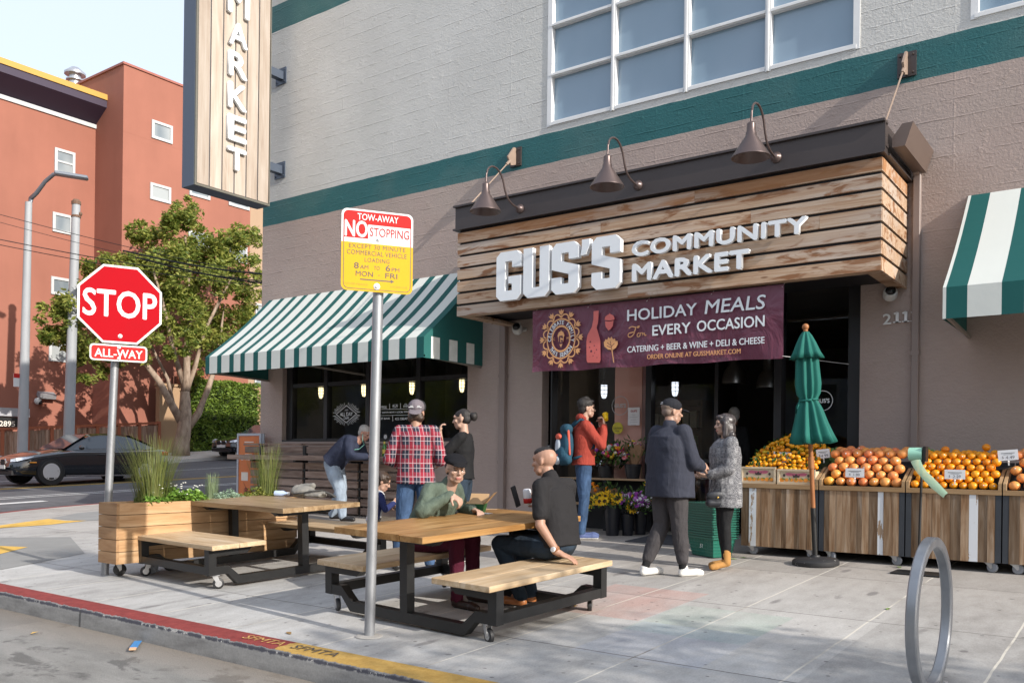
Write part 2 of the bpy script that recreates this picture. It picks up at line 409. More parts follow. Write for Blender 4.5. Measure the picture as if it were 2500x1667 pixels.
for i in range(36):
    y = -20+i*1.6; e = []
    for x, dz in ((-33., -.1), (-33.02, .06), (-33.2, .07), (-35.2, 0.02), (-40, .02), (-60, .02)): e.append(b.b.verts.new((x, y, gz(x, y)+dz)))
    if pr:
        for k in range(5): b._f([pr[k], pr[k+1], e[k+1], e[k]])
    pr = e
kind(b.done('far_pavement', mat('far_concrete', (.42, .40, .37), .85, .15, 1.5, .2, 60)), 'structure')

# ================================================================ MARKET BUILDING
def m_wall():
    t = NT('painted_wall'); x, y, z = t.sep(); P = t.co()
    n1 = t.noise(P, .8, 4, .6); n2 = t.noise(t.map((3, 3, 9)), 2.6, 6, .65); n3 = t.noise(P, 34, 4, .65)
    wz = t.math('ADD', z, t.math('MULTIPLY_ADD', t.noise(P, 2.5, 4), .03, -.015))
    zz = t.math('DIVIDE', wz, 16.)
    c = t.ramp(zz, [(0, (.395, .308, .270)), (5.30/16, (.022, .115, .120)), (5.72/16, (.56, .55, .52)), (8.92/16, (.022, .115, .120)), (9.38/16, (.56, .55, .52))], True)
    c = t.mix(1., c, t.ramp(n1, [(.3, .93), (.7, 1.06)]), 'MULTIPLY'); c = t.mix(1., c, t.ramp(n2, [(.3, .95), (.7, 1.04)]), 'MULTIPLY')
    grey = t.ramp(t.noise(t.map((.9, 1, 1.3), (0, 0, 2.)), .55, 3), [(.48, 0), (.66, 1)])
    c = t.mix(t.math('MULTIPLY', grey, .10), c, (.40, .42, .36))
    # cast board marks: thin ridges every 0.2 m, broken up, strong above the shop front and faint at street level
    f = t.math('FRACT', t.math('MULTIPLY', t.math('ADD', z, t.math('MULTIPLY_ADD', t.noise(t.map((1, 1, .4)), 1.8, 5, .7), .05, -.025)), 1/.205))
    rg = t.ramp(t.math('ABSOLUTE', t.math('SUBTRACT', f, .5)), [(.0, 1), (.055, 0)])
    stp = t.math('MULTIPLY', f, .07); brk = t.ramp(t.noise(t.map((.9, 1, 2.5)), 1.6, 6, .75), [(.46, 0), (.60, 1)])
    hi = t.math('MULTIPLY_ADD', z, .45, -1.1, clamp=True)
    vj = t.ramp(t.math('ABSOLUTE', t.math('SUBTRACT', t.math('FRACT', t.math('MULTIPLY', x, 1/1.22)), .5)), [(0, .3), (.012, 0)])
    bl = t.ramp(t.noise(t.map((1, 1, 1.6)), 5.5, 5, .75), [(.55, 0), (.8, .9)])
    h = t.math('ADD', t.math('MULTIPLY', rg, brk), t.math('ADD', stp, t.math('MULTIPLY', vj, brk)))
    h = t.math('ADD', t.math('MULTIPLY', t.math('ADD', h, bl), t.math('MULTIPLY_ADD', hi, .9, .10)), t.math('MULTIPLY', n3, .7))
    t.base(c, .62, 0, .35); t.bump(t.math('ADD', h, t.math('MULTIPLY', n2, .25)), .55, .024); return t.m
M_WALL = m_wall()
mkt = thing('market_building', 'two storey market building with brown, teal and grey painted concrete walls', 'building')
XL, XR, ZT = -13.75, 8., 14.
UW1 = (-7.257, -2.844, 5.84, 9.6); UW2 = (-1.676, 2.9, 5.84, 9.6); CW = (-13.12, -8.70, 1.24, 3.3); EN = (-7.29, -2.80, -.05, 3.35)
holes = [(UW1, .16), (UW2, .16), (CW, .25), (EN, .30)]
X = sorted({XL, XR, *[h[0][i] for h in holes for i in (0, 1)]}); Z = sorted({-.3, ZT, *[h[0][i] for h in holes for i in (2, 3)]})
b = B()
for i in range(len(X)-1):
    for j in range(len(Z)-1):
        cx, cz = (X[i]+X[i+1])/2, (Z[j]+Z[j+1])/2
        if any(h[0] < cx < h[1] and h[2] < cz < h[3] for h, d in holes): continue
        b.quad((X[i], 0, Z[j]), (X[i+1], 0, Z[j]), (X[i+1], 0, Z[j+1]), (X[i], 0, Z[j+1]))
for (x0, x1, z0, z1), d in holes:
    b.quad((x0, 0, z0), (x0, 0, z1), (x0, d, z1), (x0, d, z0)); b.quad((x1, 0, z0), (x1, d, z0), (x1, d, z1), (x1, 0, z1))
    b.quad((x0, 0, z1), (x1, 0, z1), (x1, d, z1), (x0, d, z1)); b.quad((x0, 0, z0), (x0, d, z0), (x1, d, z0), (x1, 0, z0))
b.quad((XL, 0, -.3), (XL, 0, ZT), (XL, 24, ZT+0), (XL, 24, -.3)); b.quad((XR, 0, -.3), (XR, 24, -.3), (XR, 24, ZT), (XR, 0, ZT))
b.quad((XL, 24, -.3), (XL, 24, ZT), (XR, 24, ZT), (XR, 24, -.3))
b.done('wall', M_WALL, mkt, fix=False)
b = B(); b.box(XL, XR, .02, 24, ZT-.3, ZT-.05); b.done('roof', mat('roof_grey', (.3, .3, .3)), mkt)
# upper windows
M_WHITE = mat('white_paint', (.72, .72, .71), .45, .06, 5); M_UPANE = NT('upper_pane'); 
_n = M_UPANE.noise(M_UPANE.map((1, 1, .5)), .9, 3); M_UPANE = M_UPANE.base(M_UPANE.ramp(_n, [(.3, (.20, .29, .37)), (.7, (.25, .335, .42))]), .06, 0, .6)
for (x0, x1, z0, z1) in (UW1, UW2):
    b = B(); nx, nz = 4, 5; w = .075; zs = [z0+.725*k for k in range(6)]; xs_ = [x0+(x1-x0)*k/nx for k in range(nx+1)]
    for k, x in enumerate(xs_):
        lo, hi_ = (x, x+w) if k == 0 else ((x-w, x) if k == nx else (x-w/2, x+w/2)); b.box(lo, hi_, -.012, .10, z0, z1)
        if 0 < k < nx: b.box(x-.012, x+.012, -.03, -.012, z0, z1)
    for k, z in enumerate(zs):
        if z > z1: break
        for a, c in zip(xs_[:-1], xs_[1:]):
            l = w if k == 0 else .06; b.box(a+w*.52, c-w*.52, .0, .095, z, z+l); b.box(a+w*.52, c-w*.52, -.02, .0, z+.012, z+l-.02)
    fr = b.done('window', M_WHITE, mkt)
    b = B()
    for a, c in zip(xs_[:-1], xs_[1:]):
        for z in zs[:-1]: 
            tl = RND.uniform(-.006, .006); b.quad((a, .07+tl, z), (c, .07-tl, z), (c, .07+tl*.5, z+.73), (a, .07-tl, z+.73))
    b.done('pane', M_UPANE, fr)
# shop windows
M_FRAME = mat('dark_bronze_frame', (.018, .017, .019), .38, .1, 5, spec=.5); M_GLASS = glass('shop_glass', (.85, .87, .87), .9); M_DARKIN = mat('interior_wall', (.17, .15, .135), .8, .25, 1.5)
b = B(); w = .07; x0, x1, z0, z1 = CW; cxs = [x0, -12.06, -11.0, -9.83, x1]
for k, x in enumerate(cxs):
    ww = .16 if k in (0,) else .09; lo, hi_ = (x, x+ww) if k == 0 else ((x-.06, x) if k == 4 else (x-ww/2, x+ww/2)); b.box(lo, hi_, .10, .22, z0, z1)
for z, hh in ((z0, .06), (2.24, .07), (z1-.08, .08)):
    for a, c in zip(cxs[:-1], cxs[1:]): b.box(a+.04, c-.04, .11, .21, z, z+hh)
b.box(x0, x1, .0, .10, z0, z0+.03)
cw = b.done('shop_window', M_FRAME, mkt)
b = B(); b.quad((x0, .16, z0), (x1, .16, z0), (x1, .16, z1), (x0, .16, z1)); b.done('pane', M_GLASS, cw)
# entrance glazing: door leaves at the left, open doorway, fixed light at the right
ey = .26
ex = [FY(p*K, 1000, ey).x for p in (1250, 1264, 1487, 1500, 1642, 1655, 1783, 1800, 1950, 1977)]
b = B(); ztop = EN[3]
b.box(EN[0], ex[1], .18, .30, 0, ztop); b.box(ex[2], ex[3], .2, .32, 0, ztop); b.box(ex[6], ex[7], .16, .32, 0, ztop); b.box(ex[8]+.02, EN[1], .12, .30, 0, ztop)
b.box(ex[1], ex[2], .21, .29, 2.32, 2.47); b.box(ex[3], ex[6], .22, .30, 2.42, 2.55); b.box(ex[7], ex[8]+.02, .22, .30, .02, .14); b.box(ex[1], ex[2], .22, .28, .02, .16)
b.box(ex[4], ex[5]-.03, .24, .28, .02, 2.42)
b.box(EN[0]+.14, EN[0]+.165, .02, .17, 0, ztop)
ent = b.done('entrance', M_FRAME, mkt)
b = B(); b.quad((ex[1], .25, .1), (ex[2], .25, .1), (ex[2], .25, ztop), (ex[1], .25, ztop)); b.quad((ex[3], .27, .1), (ex[4], .27, .1), (ex[4], .27, 2.45), (ex[3], .27, 2.45))
b.quad((ex[7], .25, .1), (ex[8]+.03, .25, .1), (ex[8]+.03, .25, ztop), (ex[7], .25, ztop)); b.done('pane', M_GLASS, ent)
# interiors
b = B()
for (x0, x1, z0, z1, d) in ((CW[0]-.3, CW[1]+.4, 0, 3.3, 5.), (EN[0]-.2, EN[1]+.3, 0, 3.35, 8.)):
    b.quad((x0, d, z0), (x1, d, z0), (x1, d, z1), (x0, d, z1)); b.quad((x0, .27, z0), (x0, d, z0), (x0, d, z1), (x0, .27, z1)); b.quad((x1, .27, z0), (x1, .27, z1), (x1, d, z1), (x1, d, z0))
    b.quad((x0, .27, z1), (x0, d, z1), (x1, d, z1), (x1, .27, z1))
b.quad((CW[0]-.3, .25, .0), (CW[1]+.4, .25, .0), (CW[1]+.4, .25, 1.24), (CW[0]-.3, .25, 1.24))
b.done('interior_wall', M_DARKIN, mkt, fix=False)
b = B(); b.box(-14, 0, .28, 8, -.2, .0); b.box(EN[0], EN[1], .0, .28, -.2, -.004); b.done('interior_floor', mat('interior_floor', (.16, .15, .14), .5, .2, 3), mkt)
b = B(); a0, a1 = FY(1412*K, 1000, .31).x, FY(1474*K, 1000, .31).x; b.box(a0, a1, .31, .34, .02, 2.32); b.done('interior_panel', mat('salmon_panel', (.86, .42, .33), .6, .06, 2), mkt)
b = B(); b.box(a1+.003, a1+.12, .32, .35, .02, 2.32); b.done('interior_panel', mat('salmon_panel_shaded', (.40, .20, .18), .6, .1, 2), mkt)  # narrow edge strip in a darker copy of the salmon: shade put into its colour
# interior things dimly seen
b = B(); q = FY(1600*K, 1000, 3.)
b.box(q.x-1., q.x+.1, 3., 3.4, 0, 2.0)
for k in range(5): b.box(q.x-.98, q.x+.08, 2.85, 3.0, .3+.4*k, .33+.4*k)
sh = thing('display_shelf', 'tall dark display shelf of dim goods inside the doorway', 'shelf'); b.done('carcass', mat('shelf_wood', (.16, .11, .07), .6, .2, 6), sh)
for k in range(4):
    b = B()
    for i in range(7): x = q.x-.9+.14*i; b.box(x, x+.11, 2.88, 2.97, .335+.4*k, .335+.4*k+RND.uniform(.14, .28))
    b.done('goods', mat('goods%d' % k, [(.4, .25, .1), (.3, .08, .06), (.25, .3, .12), (.45, .4, .3)][k], .6, .3, 9), sh)
q = FY(1700*K, 1130, 2.4)
t_ = thing('checkout_counter', 'dark red checkout counter inside the open doorway', 'counter'); b = B(); b.box(q.x-.5, q.x+.6, 2.2, 2.8, 0, .95, bev=.02); b.done('body', mat('dark_red', (.10, .012, .018), .5), t_); b = B(); b.box(q.x-.55, q.x+.65, 2.15, 2.85, .95, 1.0); b.done('worktop', mat('grey_top', (.2, .2, .2), .4), t_)
# caged lamps behind the glass
M_LAMPG = emis('lamp_glow', (1., .82, .45), 1.7); M_LAMPC = emis('lamp_glow_cool', (.86, .9, 1.), 1.0)
def cage_lamp(p, mt, label, r=.046):
    t_ = thing('caged_lamp', label, 'lamp', p, group='caged lamps behind the shop glass')
    b = B(); b.lathe([(0, -.20), (r*.6, -.185), (r*.95, -.13), (r, -.07), (r, .0), (0, .0)], n=14); b.done('globe', mt, t_, True)
    b = B()
    for k in range(6): a = k*math.pi/3; c, s_ = math.cos(a)*r*1.12, math.sin(a)*r*1.12; b.tube([(c, s_, .0), (c, s_, -.13), (c*.7, s_*.7, -.19), (0, 0, -.215)], .004, 4)
    for z in (-.02, -.075, -.13):
        b.tube([(math.cos(i*.524)*r*1.12, math.sin(i*.524)*r*1.12, z) for i in range(13)], .004, 4)
    b.lathe([(r*1.6, .0), (r*1.6, .012), (r*.8, .03), (.02, .05), (.02, .09)], n=14); b.done('cage', M_FRAME, t_)
    b = B(); b.cyl((0, 0, .09), (0, 0, 3.3-p[2]), .008, n=6); b.done('rod', M_FRAME, t_)
for i, px in enumerate((784, 889, 1006, 1128)):
    q = FY(px, 940, .35); cage_lamp((q.x, q.y, 2.24), M_LAMPG, 'caged lamp glowing yellow in the cafe window, number %s from the left' % ['one', 'two', 'three', 'four'][i])
for px, py, lb, mt in ((1475, 940, 'caged white lamp behind the left entrance glass', M_LAMPC), (1561, 938, 'caged lamp glowing in front of the salmon panel', M_LAMPG), (1648, 933, 'caged white lamp behind the middle entrance glass', M_LAMPC)):
    q = FY(px, py, .5); cage_lamp((q.x, q.y, q.z), mt, lb, .05)
for i, (px, py) in enumerate(((1686*K, 858*K), (1765*K, 868*K))):
    q = FY(px, py, .95+.5*i); t_ = thing('pendant_lamp', ['larger steel pendant lamp above the open doorway', 'smaller steel pendant lamp deeper inside the doorway'][i], 'lamp', q, group='steel pendant lamps in the doorway')
    b = B(); b.lathe([(.17, -.14), (.168, -.10), (.14, .02), (.09, .10), (.075, .12), (.075, .30), (0, .31)], n=24); b.lathe([(.165, -.138), (.135, .01), (.08, .09), (0, .1)], n=24); b.done('shade', mat('brushed_steel', (.42, .40, .37), .33, .1, 20, metal=1), t_, 40)
    b = B(); b.cyl((0, 0, .3), (0, 0, 3.34-q.z), .009, n=6); b.done('cord', M_FRAME, t_)
# ================================================================ SIGNS, AWNINGS AND FITTINGS ON THE FACADE
M_BRONZE = mat('bronze_steel', (.060, .048, .045), .42, .08, 4, .06, 150, metal=.35)
def m_cedar():
    t = NT('cedar_boards'); r = t.island(); off = t.n('CombineXYZ')
    for i, k in enumerate((37., 53., 71.)): t.l(t.math('MULTIPLY', r, k), off.inputs[i])
    v = lambda a, b: t.map((a, b, b), off.outputs[0])
    warp = t.noise(v(.9, 5), 1., 4, .6, .8); grain = t.noise(v(.8, 42), 1., 6, .65, .5); ring = t.math('FRACT', t.math('MULTIPLY', t.noise(v(.55, 4.5), 1., 3, .5, .4), 11.))
    c = t.ramp(grain, [(.3, (.34, .20, .115)), (.5, (.47, .32, .21)), (.7, (.55, .44, .34))])
    c = t.mix(t.math('MULTIPLY', t.ramp(ring, [(0, 1), (.16, 0)]), .30), c, (.30, .16, .08))
    c = t.mix(t.ramp(t.noise(v(.5, 2.5), 1., 3, .5), [(.45, 0), (.68, .6)]), c, t.mix(grain, (.36, .32, .29), (.55, .51, .47)))
    st = t.noise(v(1.5, 8), 1., 6, .6, 1.0); c = t.mix(t.ramp(st, [(.52, 0), (.61, .9)]), c, t.mix(grain, (.14, .05, .018), (.33, .15, .06)))
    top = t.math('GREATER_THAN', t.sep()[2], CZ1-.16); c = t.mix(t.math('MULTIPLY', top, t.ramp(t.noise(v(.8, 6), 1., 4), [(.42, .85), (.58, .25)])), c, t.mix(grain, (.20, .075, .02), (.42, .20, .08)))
    vo = t.n('TexVoronoi'); t.l(v(2.2, 9), vo.inputs['Vector']); vo.inputs['Scale'].default_value = 1.; c = t.mix(t.ramp(vo.outputs['Distance'], [(.06, .8), (.12, 0)]), c, (.16, .07, .03))
    c = t.mix(1., c, t.ramp(t.math('FRACT', t.math('MULTIPLY', r, 7.31)), [(0, .86), (1, 1.1)]), 'MULTIPLY'); t.base(c, .6, 0, .3); t.bump(grain, .25, .006); return t.m
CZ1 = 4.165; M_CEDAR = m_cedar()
M_SLOT = mat('slot_black', (.014, .014, .017), .6)
M_LETTER = mat('letter_white', (.80, .83, .85), .35, .02, 3)
CX0, CX1, CY, CZ0, CZ1 = -7.95, -2.293, -1.186, 2.967, 4.165
can = thing('canopy_sign', 'wide cedar board canopy sign with white raised letters over the shop entrance', 'shop sign')
b = B(); b.box(CX0+.02, CX1-.02, CY+.035, -.0, CZ0+.09, CZ1); b.done('backing', M_SLOT, can)
b = B(); pitch = (CZ1-CZ0)/7
for k in range(7):
    z0 = CZ0+k*pitch; z1 = z0+pitch-.034; x = CX0; cuts = sorted(RND.uniform(CX0+.6, CX1-.6) for _ in range(2 if k % 2 else 1))
    for c in cuts+[CX1]:
        b.box(x, c-.002, CY, CY+.03, z0, z1); x = c
    b.box(CX1-.03, CX1+.002, CY+.031, -.002, z0, z1); b.box(CX0, CX0+.03, CY+.031, -.002, z0, z1)
b.box(CX0+.03, CX1-.03, CY+.031, CY+.16, CZ0+.004, CZ0+.04)
b.box(CX0+.03, CX0+.17, CY+.16, -.01, CZ0+.004, CZ0+.04); b.box(CX1-.17, CX1-.03, CY+.16, -.01, CZ0+.004, CZ0+.04)
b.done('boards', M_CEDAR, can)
b = B(); fx0, fx1, fz = CX0-.03, CX1+.03, CZ1+.02
b.box(fx0, fx1, CY-.02, CY+.01, fz, fz+.30); b.box(fx0-.02, fx1, CY-.055, CY+.10, fz+.30, fz+.325); b.box(fx0-.02, fx1, CY-.055, CY+.10, fz-.022, fz)
b.box(fx0, fx1, CY+.01, -.003, fz+.06, fz+.10)
b.box(fx1-.04, fx1-.01, CY+.01, -.003, fz, fz+.30); b.box(fx1-.05, fx1+.02, CY+.10, -.003, fz-.022, fz-.001); b.box(fx0+.01, fx0+.04, CY+.01, -.003, fz, fz+.30)
b.done('channel', M_BRONZE, can)
# gutter along the right end
b = B(); gp = [(.035, .0), (.16, .0), (.235, .23), (.13, .23), (.035, .10)]
for s_, x in ((1, fx1),):
    rg = [[Vector((x+p[0], y, fz+.06+p[1])) for p in gp] for y in (CY+.12, -.02)]; b.loft(rg)
b.done('gutter', mat('gutter_brown', (.125, .088, .072), .45, .08, 4, metal=.1), can); b = B(); b.prism([(0, 0), (.06, .02), (.06, .13), (0, .11)], Matrix.Translation((fx0-.07, CY+.12, fz+.09)) @ Matrix.Rotation(rad(-90), 4, 'X') @ Matrix.Diagonal((1, -1, 1, 1)), .12)
b.done('gutter', mat('gutter_brown', (.125, .088, .072), .45, .08, 4, metal=.1), can, fix=True)
# tie rods back to the wall
for px, py in ((1261, 385), (2215, 160)):
    q = FY(px, py); b = B()
    b.box(q.x-.10, q.x+.10, -.03, -.002, q.z-.14, q.z+.14)
    for dx in (-.07, .07):
        for dz in (-.1, .1): b.ball((q.x+dx, -.035, q.z+dz), .014, 6, 4)
    b.done('wall_plate', M_BRONZE, can)
    b = B(); b.prism([(0, .13), (.05, .13), (.20, -.05), (.12, -.16), (0, -.12)], Matrix.Translation((q.x+.012, -.03, q.z)) @ Matrix.Rotation(rad(-90), 4, 'Z') @ Matrix.Rotation(rad(90), 4, 'X'), .024)
    e = Vector((q.x+.03 if px > 2000 else q.x-.03, CY+.06, fz+.3)); a = Vector((q.x, -.16, q.z-.09)); d = (e-a).normalized()
    b.tube([a, a+d*.12], .022, 6); b.tube([a+d*.1, e], .010, 6); b.done('tie_rod', mat('rod_brown', (.30, .22, .17), .5, metal=.1), can)
# raised letters
s_, c_ = .36, .17
GL = [(c_, 0), (1-c_, 0), (1, c_), (1, .83), (.50, .83), (.50, .58), (.64, .58), (.64, .34), (.36, .34), (.36, 1.36), (.64, 1.36), (.64, 1.14), (1, 1.14), (1, 1.7-c_), (1-c_, 1.7), (c_, 1.7), (0, 1.7-c_), (0, c_)]
UL = [(c_, 0), (1-c_, 0), (1, c_), (1, 1.7), (.64, 1.7), (.64, .34), (.36, .34), (.36, 1.7), (0, 1.7), (0, c_)]
SL = [(c_, 0), (1-c_, 0), (1, c_), (1, .90), (.36, 1.10), (.36, 1.36), (.64, 1.36), (.64, 1.14), (1, 1.14), (1, 1.7-c_), (1-c_, 1.7), (c_, 1.7), (0, 1.7-c_), (0, .84), (.64, .64), (.64, .34), (.36, .34), (.36, .56), (0, .56), (0, c_)]
AP = [(.02, -.02), (.20, .0), (.34, .30), (.34, .50), (.06, .50), (.06, .24)]
def gus(M, t, h, adv=1.16):
    """the block word, height h, as one mesh"""
    b = B(); k = h/1.7; x = 0
    for L, a in ((GL, adv), (UL, adv), (SL, adv-.04), (AP, .42), (SL, adv)):
        dy = 1.2 if L is AP else 0
        b.prism([((x+p[0])*k, (p[1]+dy)*k) for p in L], M, t); x += a
    return b, (x-adv+1)*k
ly = CY-.045
p0 = FY(1212.6, 737, ly-.06); p1 = FY(1226, 617, ly-.06); hh = p1.z-p0.z
w_t = FY(1502, 700, ly-.06).x-p0.x
b, w0 = gus(Matrix.Translation((p0.x, ly, p0.z)) @ Matrix.Diagonal((w_t/(4.5*hh/1.7), 1, 1, 1)) @ Matrix.Rotation(rad(90), 4, 'X'), .075, hh, 1.10)
b.done('lettering', M_LETTER, can)
def fit_word(s, bl, tr, y, par, mt, ext, off, **kw):
    """word between its bottom-left and top-right corners in the photo, on the wall plane y"""
    a, c = FY(*bl, y), FY(*tr, y); M_ = face((a.x+c.x)/2, y+ext, (a.z+c.z)/2)
    return text(s, par, mt, M_, w=c.x-a.x, h=c.z-a.z, ext=ext, off=off, **kw)
fit_word('COMMUNITY', (1543.5, 626), (1968, 528.5), ly-.05, can, M_LETTER, .05, .06, spc=1.06)
fit_word('MARKET', (1544.5, 686), (1827, 609), ly-.05, can, M_LETTER, .05, .06, spc=1.04)
# gooseneck lamps on the channel
M_LAMP = mat('lamp_bronze', (.115, .085, .08), .36, .06, 6, metal=.55)
for i, px in enumerate(((1270, 510), (1558, 453), (1895, 385))):
    q = FY(*px, CY-.02); t_ = thing('gooseneck_lamp', 'bronze cone gooseneck lamp over the canopy sign, %s' % ('leftmost of three', 'middle of three', 'rightmost of three')[i], 'lamp', (q.x, CY-.02, q.z), group='gooseneck lamps over the canopy sign')
    b = B(); R90 = Matrix.Rotation(rad(90), 4, 'X'); b.lathe([(.062, 0), (.062, .015), (.045, .03), (.04, .045), (.02, .06), (0, .065)], n=16, M=R90); b.done('wall_rose', M_LAMP, t_, 40)
    pts = [(0, -.06, 0), (0, -.17, .01), (0, -.29, .06), (0, -.35, .16), (0, -.38, .28), (0, -.46, .38), (0, -.58, .415), (0, -.70, .37), (0, -.74, .28), (0, -.75, .16)]
    # smooth the neck
    sm = []
    for a, c in zip(pts[:-1], pts[1:]): a, c = Vector(a), Vector(c); sm += [a, a.lerp(c, .5)]
    sm.append(Vector(pts[-1]))
    for _ in range(2): sm = [sm[0]]+[(sm[k-1]+sm[k]*2+sm[k+1])/4 for k in range(1, len(sm)-1)]+[sm[-1]]
    b = B(); b.tube(sm, .0125, 8); b.done('neck', M_LAMP, t_, 50)
    b = B(); b.lathe([(.0, .30), (.03, .30), (.044, .285), (.046, .21), (.055, .19), (.057, .16), (.195, -.05), (.198, -.065), (.19, -.06), (.05, .15)], c=(0, -.75, -.15), n=28); b.done('shade', M_LAMP, t_, 35)
# ---- banner under the canopy
M_BAN = NT('banner_vinyl')
_w = M_BAN.noise(M_BAN.map((2.2, 1, 1.2)), 1.6, 4, .55, .7)
M_BAN.bump(_w, .55, .10); M_BAN = M_BAN.base(M_BAN.ramp(_w, [(.3, (.125, .030, .055)), (.7, (.150, .040, .068))]), .36, 0, .5)
bx0, bx1, bz0, bz1, by = -6.71, -3.33, 2.131, 2.945, -1.10
ban = thing('holiday_banner', 'maroon vinyl banner advertising holiday meals hung under the canopy sign', 'banner')
b = B(); nx, nz = 60, 16; gv = []
def bdy(u, v): return .018*math.sin(9*u+3*v)*(1-v)+.012*math.sin(31*u+8*v)*(1-v)**2+.02*math.sin(math.pi*u)
for j in range(nz+1):
    row = []
    for i in range(nx+1):
        u, v = i/nx, j/nz; row.append(b.b.verts.new((bx0+(bx1-bx0)*u, by+bdy(u, v), bz0+(bz1-bz0)*v+.008*math.sin(24*u)*(1-v)*(v < .05))))
    gv.append(row)
for j in range(nz):
    for i in range(nx): b._f([gv[j][i], gv[j][i+1], gv[j+1][i+1], gv[j+1][i]])
b.done('sheet', M_BAN, ban, True, fix=False)
M_CORDW = mat('cord_white', (.6, .6, .6))
for u in (0, .25, .5, .75, 1): x = bx0+.02+(bx1-bx0-.04)*u; b = B(); b.cyl((x, by-.002, bz1-.03), (x, by+.1, CZ0+.02), .004, n=5); b.done('cord', M_CORDW, ban)
b = B(); b.cyl((bx1-.01, by, bz0+.02), (EN[1]-.1, -.1, bz0+.0), .003, n=5); b.done('cord', M_CORDW, ban)
M_BW = mat('print_white', (.72, .76, .78), .4, .03); M_BO = mat('print_peach', (.72, .36, .15), .4, .05); M_BC = mat('print_coral', (.62, .14, .12), .4, .1, 3); M_BD = mat('print_maroon', (.10, .022, .04), .4)
by2 = by-.022
def W(px, py): return FY(px, py, by2)
def c8(x, y): return 1050+x/2.6133, 400+y/2.6133        # from the enlarged view of the banner
def bword(s, bl, tr, mt, off, **kw): return fit_word(s, c8(*bl), c8(*tr), by2, ban, mt, .002, off, name='print', **kw)
bword('HOLIDAY', (1258, 1003), (1700, 888), M_BW, .02); bword('MEALS', (1752, 958), (2140, 833), M_BW, .014, shear=.12)
bword('EVERY', (1418, 1096), (1660, 1011), M_BW, .022); bword('OCCASION', (1702, 1070), (2133, 965), M_BW, .022)
bword('CATERING + BEER & WINE + DELI & CHEESE', (1258, 1204), (2133, 1102), M_BW, .02)
bword('ORDER ONLINE AT GUSSMARKET.COM', (1384, 1246), (1980, 1178), M_BO, .015)
# script "For" drawn as strokes
def stroke(b, pts, w, y, clos=False):
    P = [W(*c8(*p)) for p in pts]
    for _ in range(2):
        Q = [P[0]]
        for a, c in zip(P[:-1], P[1:]): Q += [a.lerp(c, .25), a.lerp(c, .75)]
        P = Q+[P[-1]]
    for i in range(len(P)-1):
        d = P[i+1]-P[i]; n = Vector((-d.z, 0, d.x)).normalized()*w/2
        b.quad(*[Vector((p.x, y, p.z)) for p in (P[i]-n, P[i+1]-n, P[i+1]+n, P[i]+n)])
b = B()
stroke(b, [(1268, 1050), (1285, 1036), (1315, 1044), (1340, 1030), (1328, 1048), (1316, 1040)], .012, by2)
stroke(b, [(1312, 1045), (1300, 1090), (1275, 1108), (1262, 1100), (1265, 1082), (1285, 1076), (1305, 1072)], .012, by2-.0005)
stroke(b, [(1335, 1078), (1322, 1084), (1320, 1100), (1332, 1104), (1342, 1092), (1338, 1078), (1348, 1080)], .011, by2-.001)
stroke(b, [(1350, 1076), (1358, 1078), (1352, 1102), (1360, 1082), (1370, 1078), (1368, 1095), (1380, 1092)], .011, by2-.0015)
b.done('print', M_BO, ban)
# wreath emblem: ring of tulips and scallops round an acorn
ec = W(*c8(835, 1115)); Wd = (W(*c8(922, 1115)).x-W(*c8(748, 1115)).x)/2; Hd = (W(*c8(835, 990)).z-W(*c8(835, 1236)).z)/2
def disc(b, rx, rz, y, n=40, rx2=None, rz2=None):
    o = [(ec.x+rx*math.cos(2*math.pi*i/n), ec.z+rz*math.sin(2*math.pi*i/n)) for i in range(n)]
    if rx2 is None: b._f([b.b.verts.new((p[0], y, p[1])) for p in o]); return
    q = [(ec.x+rx2*math.cos(2*math.pi*i/n), ec.z+rz2*math.sin(2*math.pi*i/n)) for i in range(n)]
    for i in range(n): j = (i+1) % n; b.quad((o[i][0], y, o[i][1]), (o[j][0], y, o[j][1]), (q[j][0], y, q[j][1]), (q[i][0], y, q[i][1]))
b = B(); disc(b, Wd*1.06, Hd*1.06, by2, 40, Wd*.98, Hd*.98); disc(b, Wd*.70, Hd*.70, by2, 40, Wd*.60, Hd*.60)
for k in range(12):
    a = rad(90+30*k); cx, cz = ec.x+Wd*1.42*math.cos(a), ec.z+Hd*1.38*math.sin(a); r = Vector((math.cos(a), 0, math.sin(a))); s2 = Vector((-r.z, 0, r.x)); c = Vector((cx, by2, cz)); q = .036
    b._f([b.b.verts.new(c+r*p[0]*q+s2*p[1]*q) for p in ((-1, 0), (-.5, .8), (.9, 1.1), (.35, .45), (1.1, 0), (.35, -.45), (.9, -1.1), (-.5, -.8))])
    st = Vector((ec.x+Wd*1.04*math.cos(a), by2, ec.z+Hd*1.04*math.sin(a))); b.quad(st+s2*.005, st-s2*.005, c-r*q-s2*.005, c-r*q+s2*.005)
    a2 = rad(105+30*k); c2 = Vector((ec.x+Wd*1.08*math.cos(a2), by2-.0003, ec.z+Hd*1.08*math.sin(a2))); r2 = Vector((math.cos(a2), 0, math.sin(a2))); s3 = Vector((-r2.z, 0, r2.x))
    for i in range(8):
        t0, t1 = math.pi*i/8, math.pi*(i+1)/8
        def pt(t, f): return c2+s3*math.cos(t)*.062*f+r2*math.sin(t)*.062*f
        b.quad(pt(t0, 1), pt(t1, 1), pt(t1, .72), pt(t0, .72))
acorn = [(0, 1.0), (.06, .85), (.42, .72), (.62, .42), (.62, .25), (.52, .22), (.46, -.25), (.25, -.65), (0, -.98)]
ac = acorn+[(-x, z) for x, z in acorn[-2:0:-1]]
b._f([b.b.verts.new((ec.x+x*Wd*.40, by2-.0006, ec.z+z*Hd*.46)) for x, z in ac]); b.done('print', M_BO, ban)
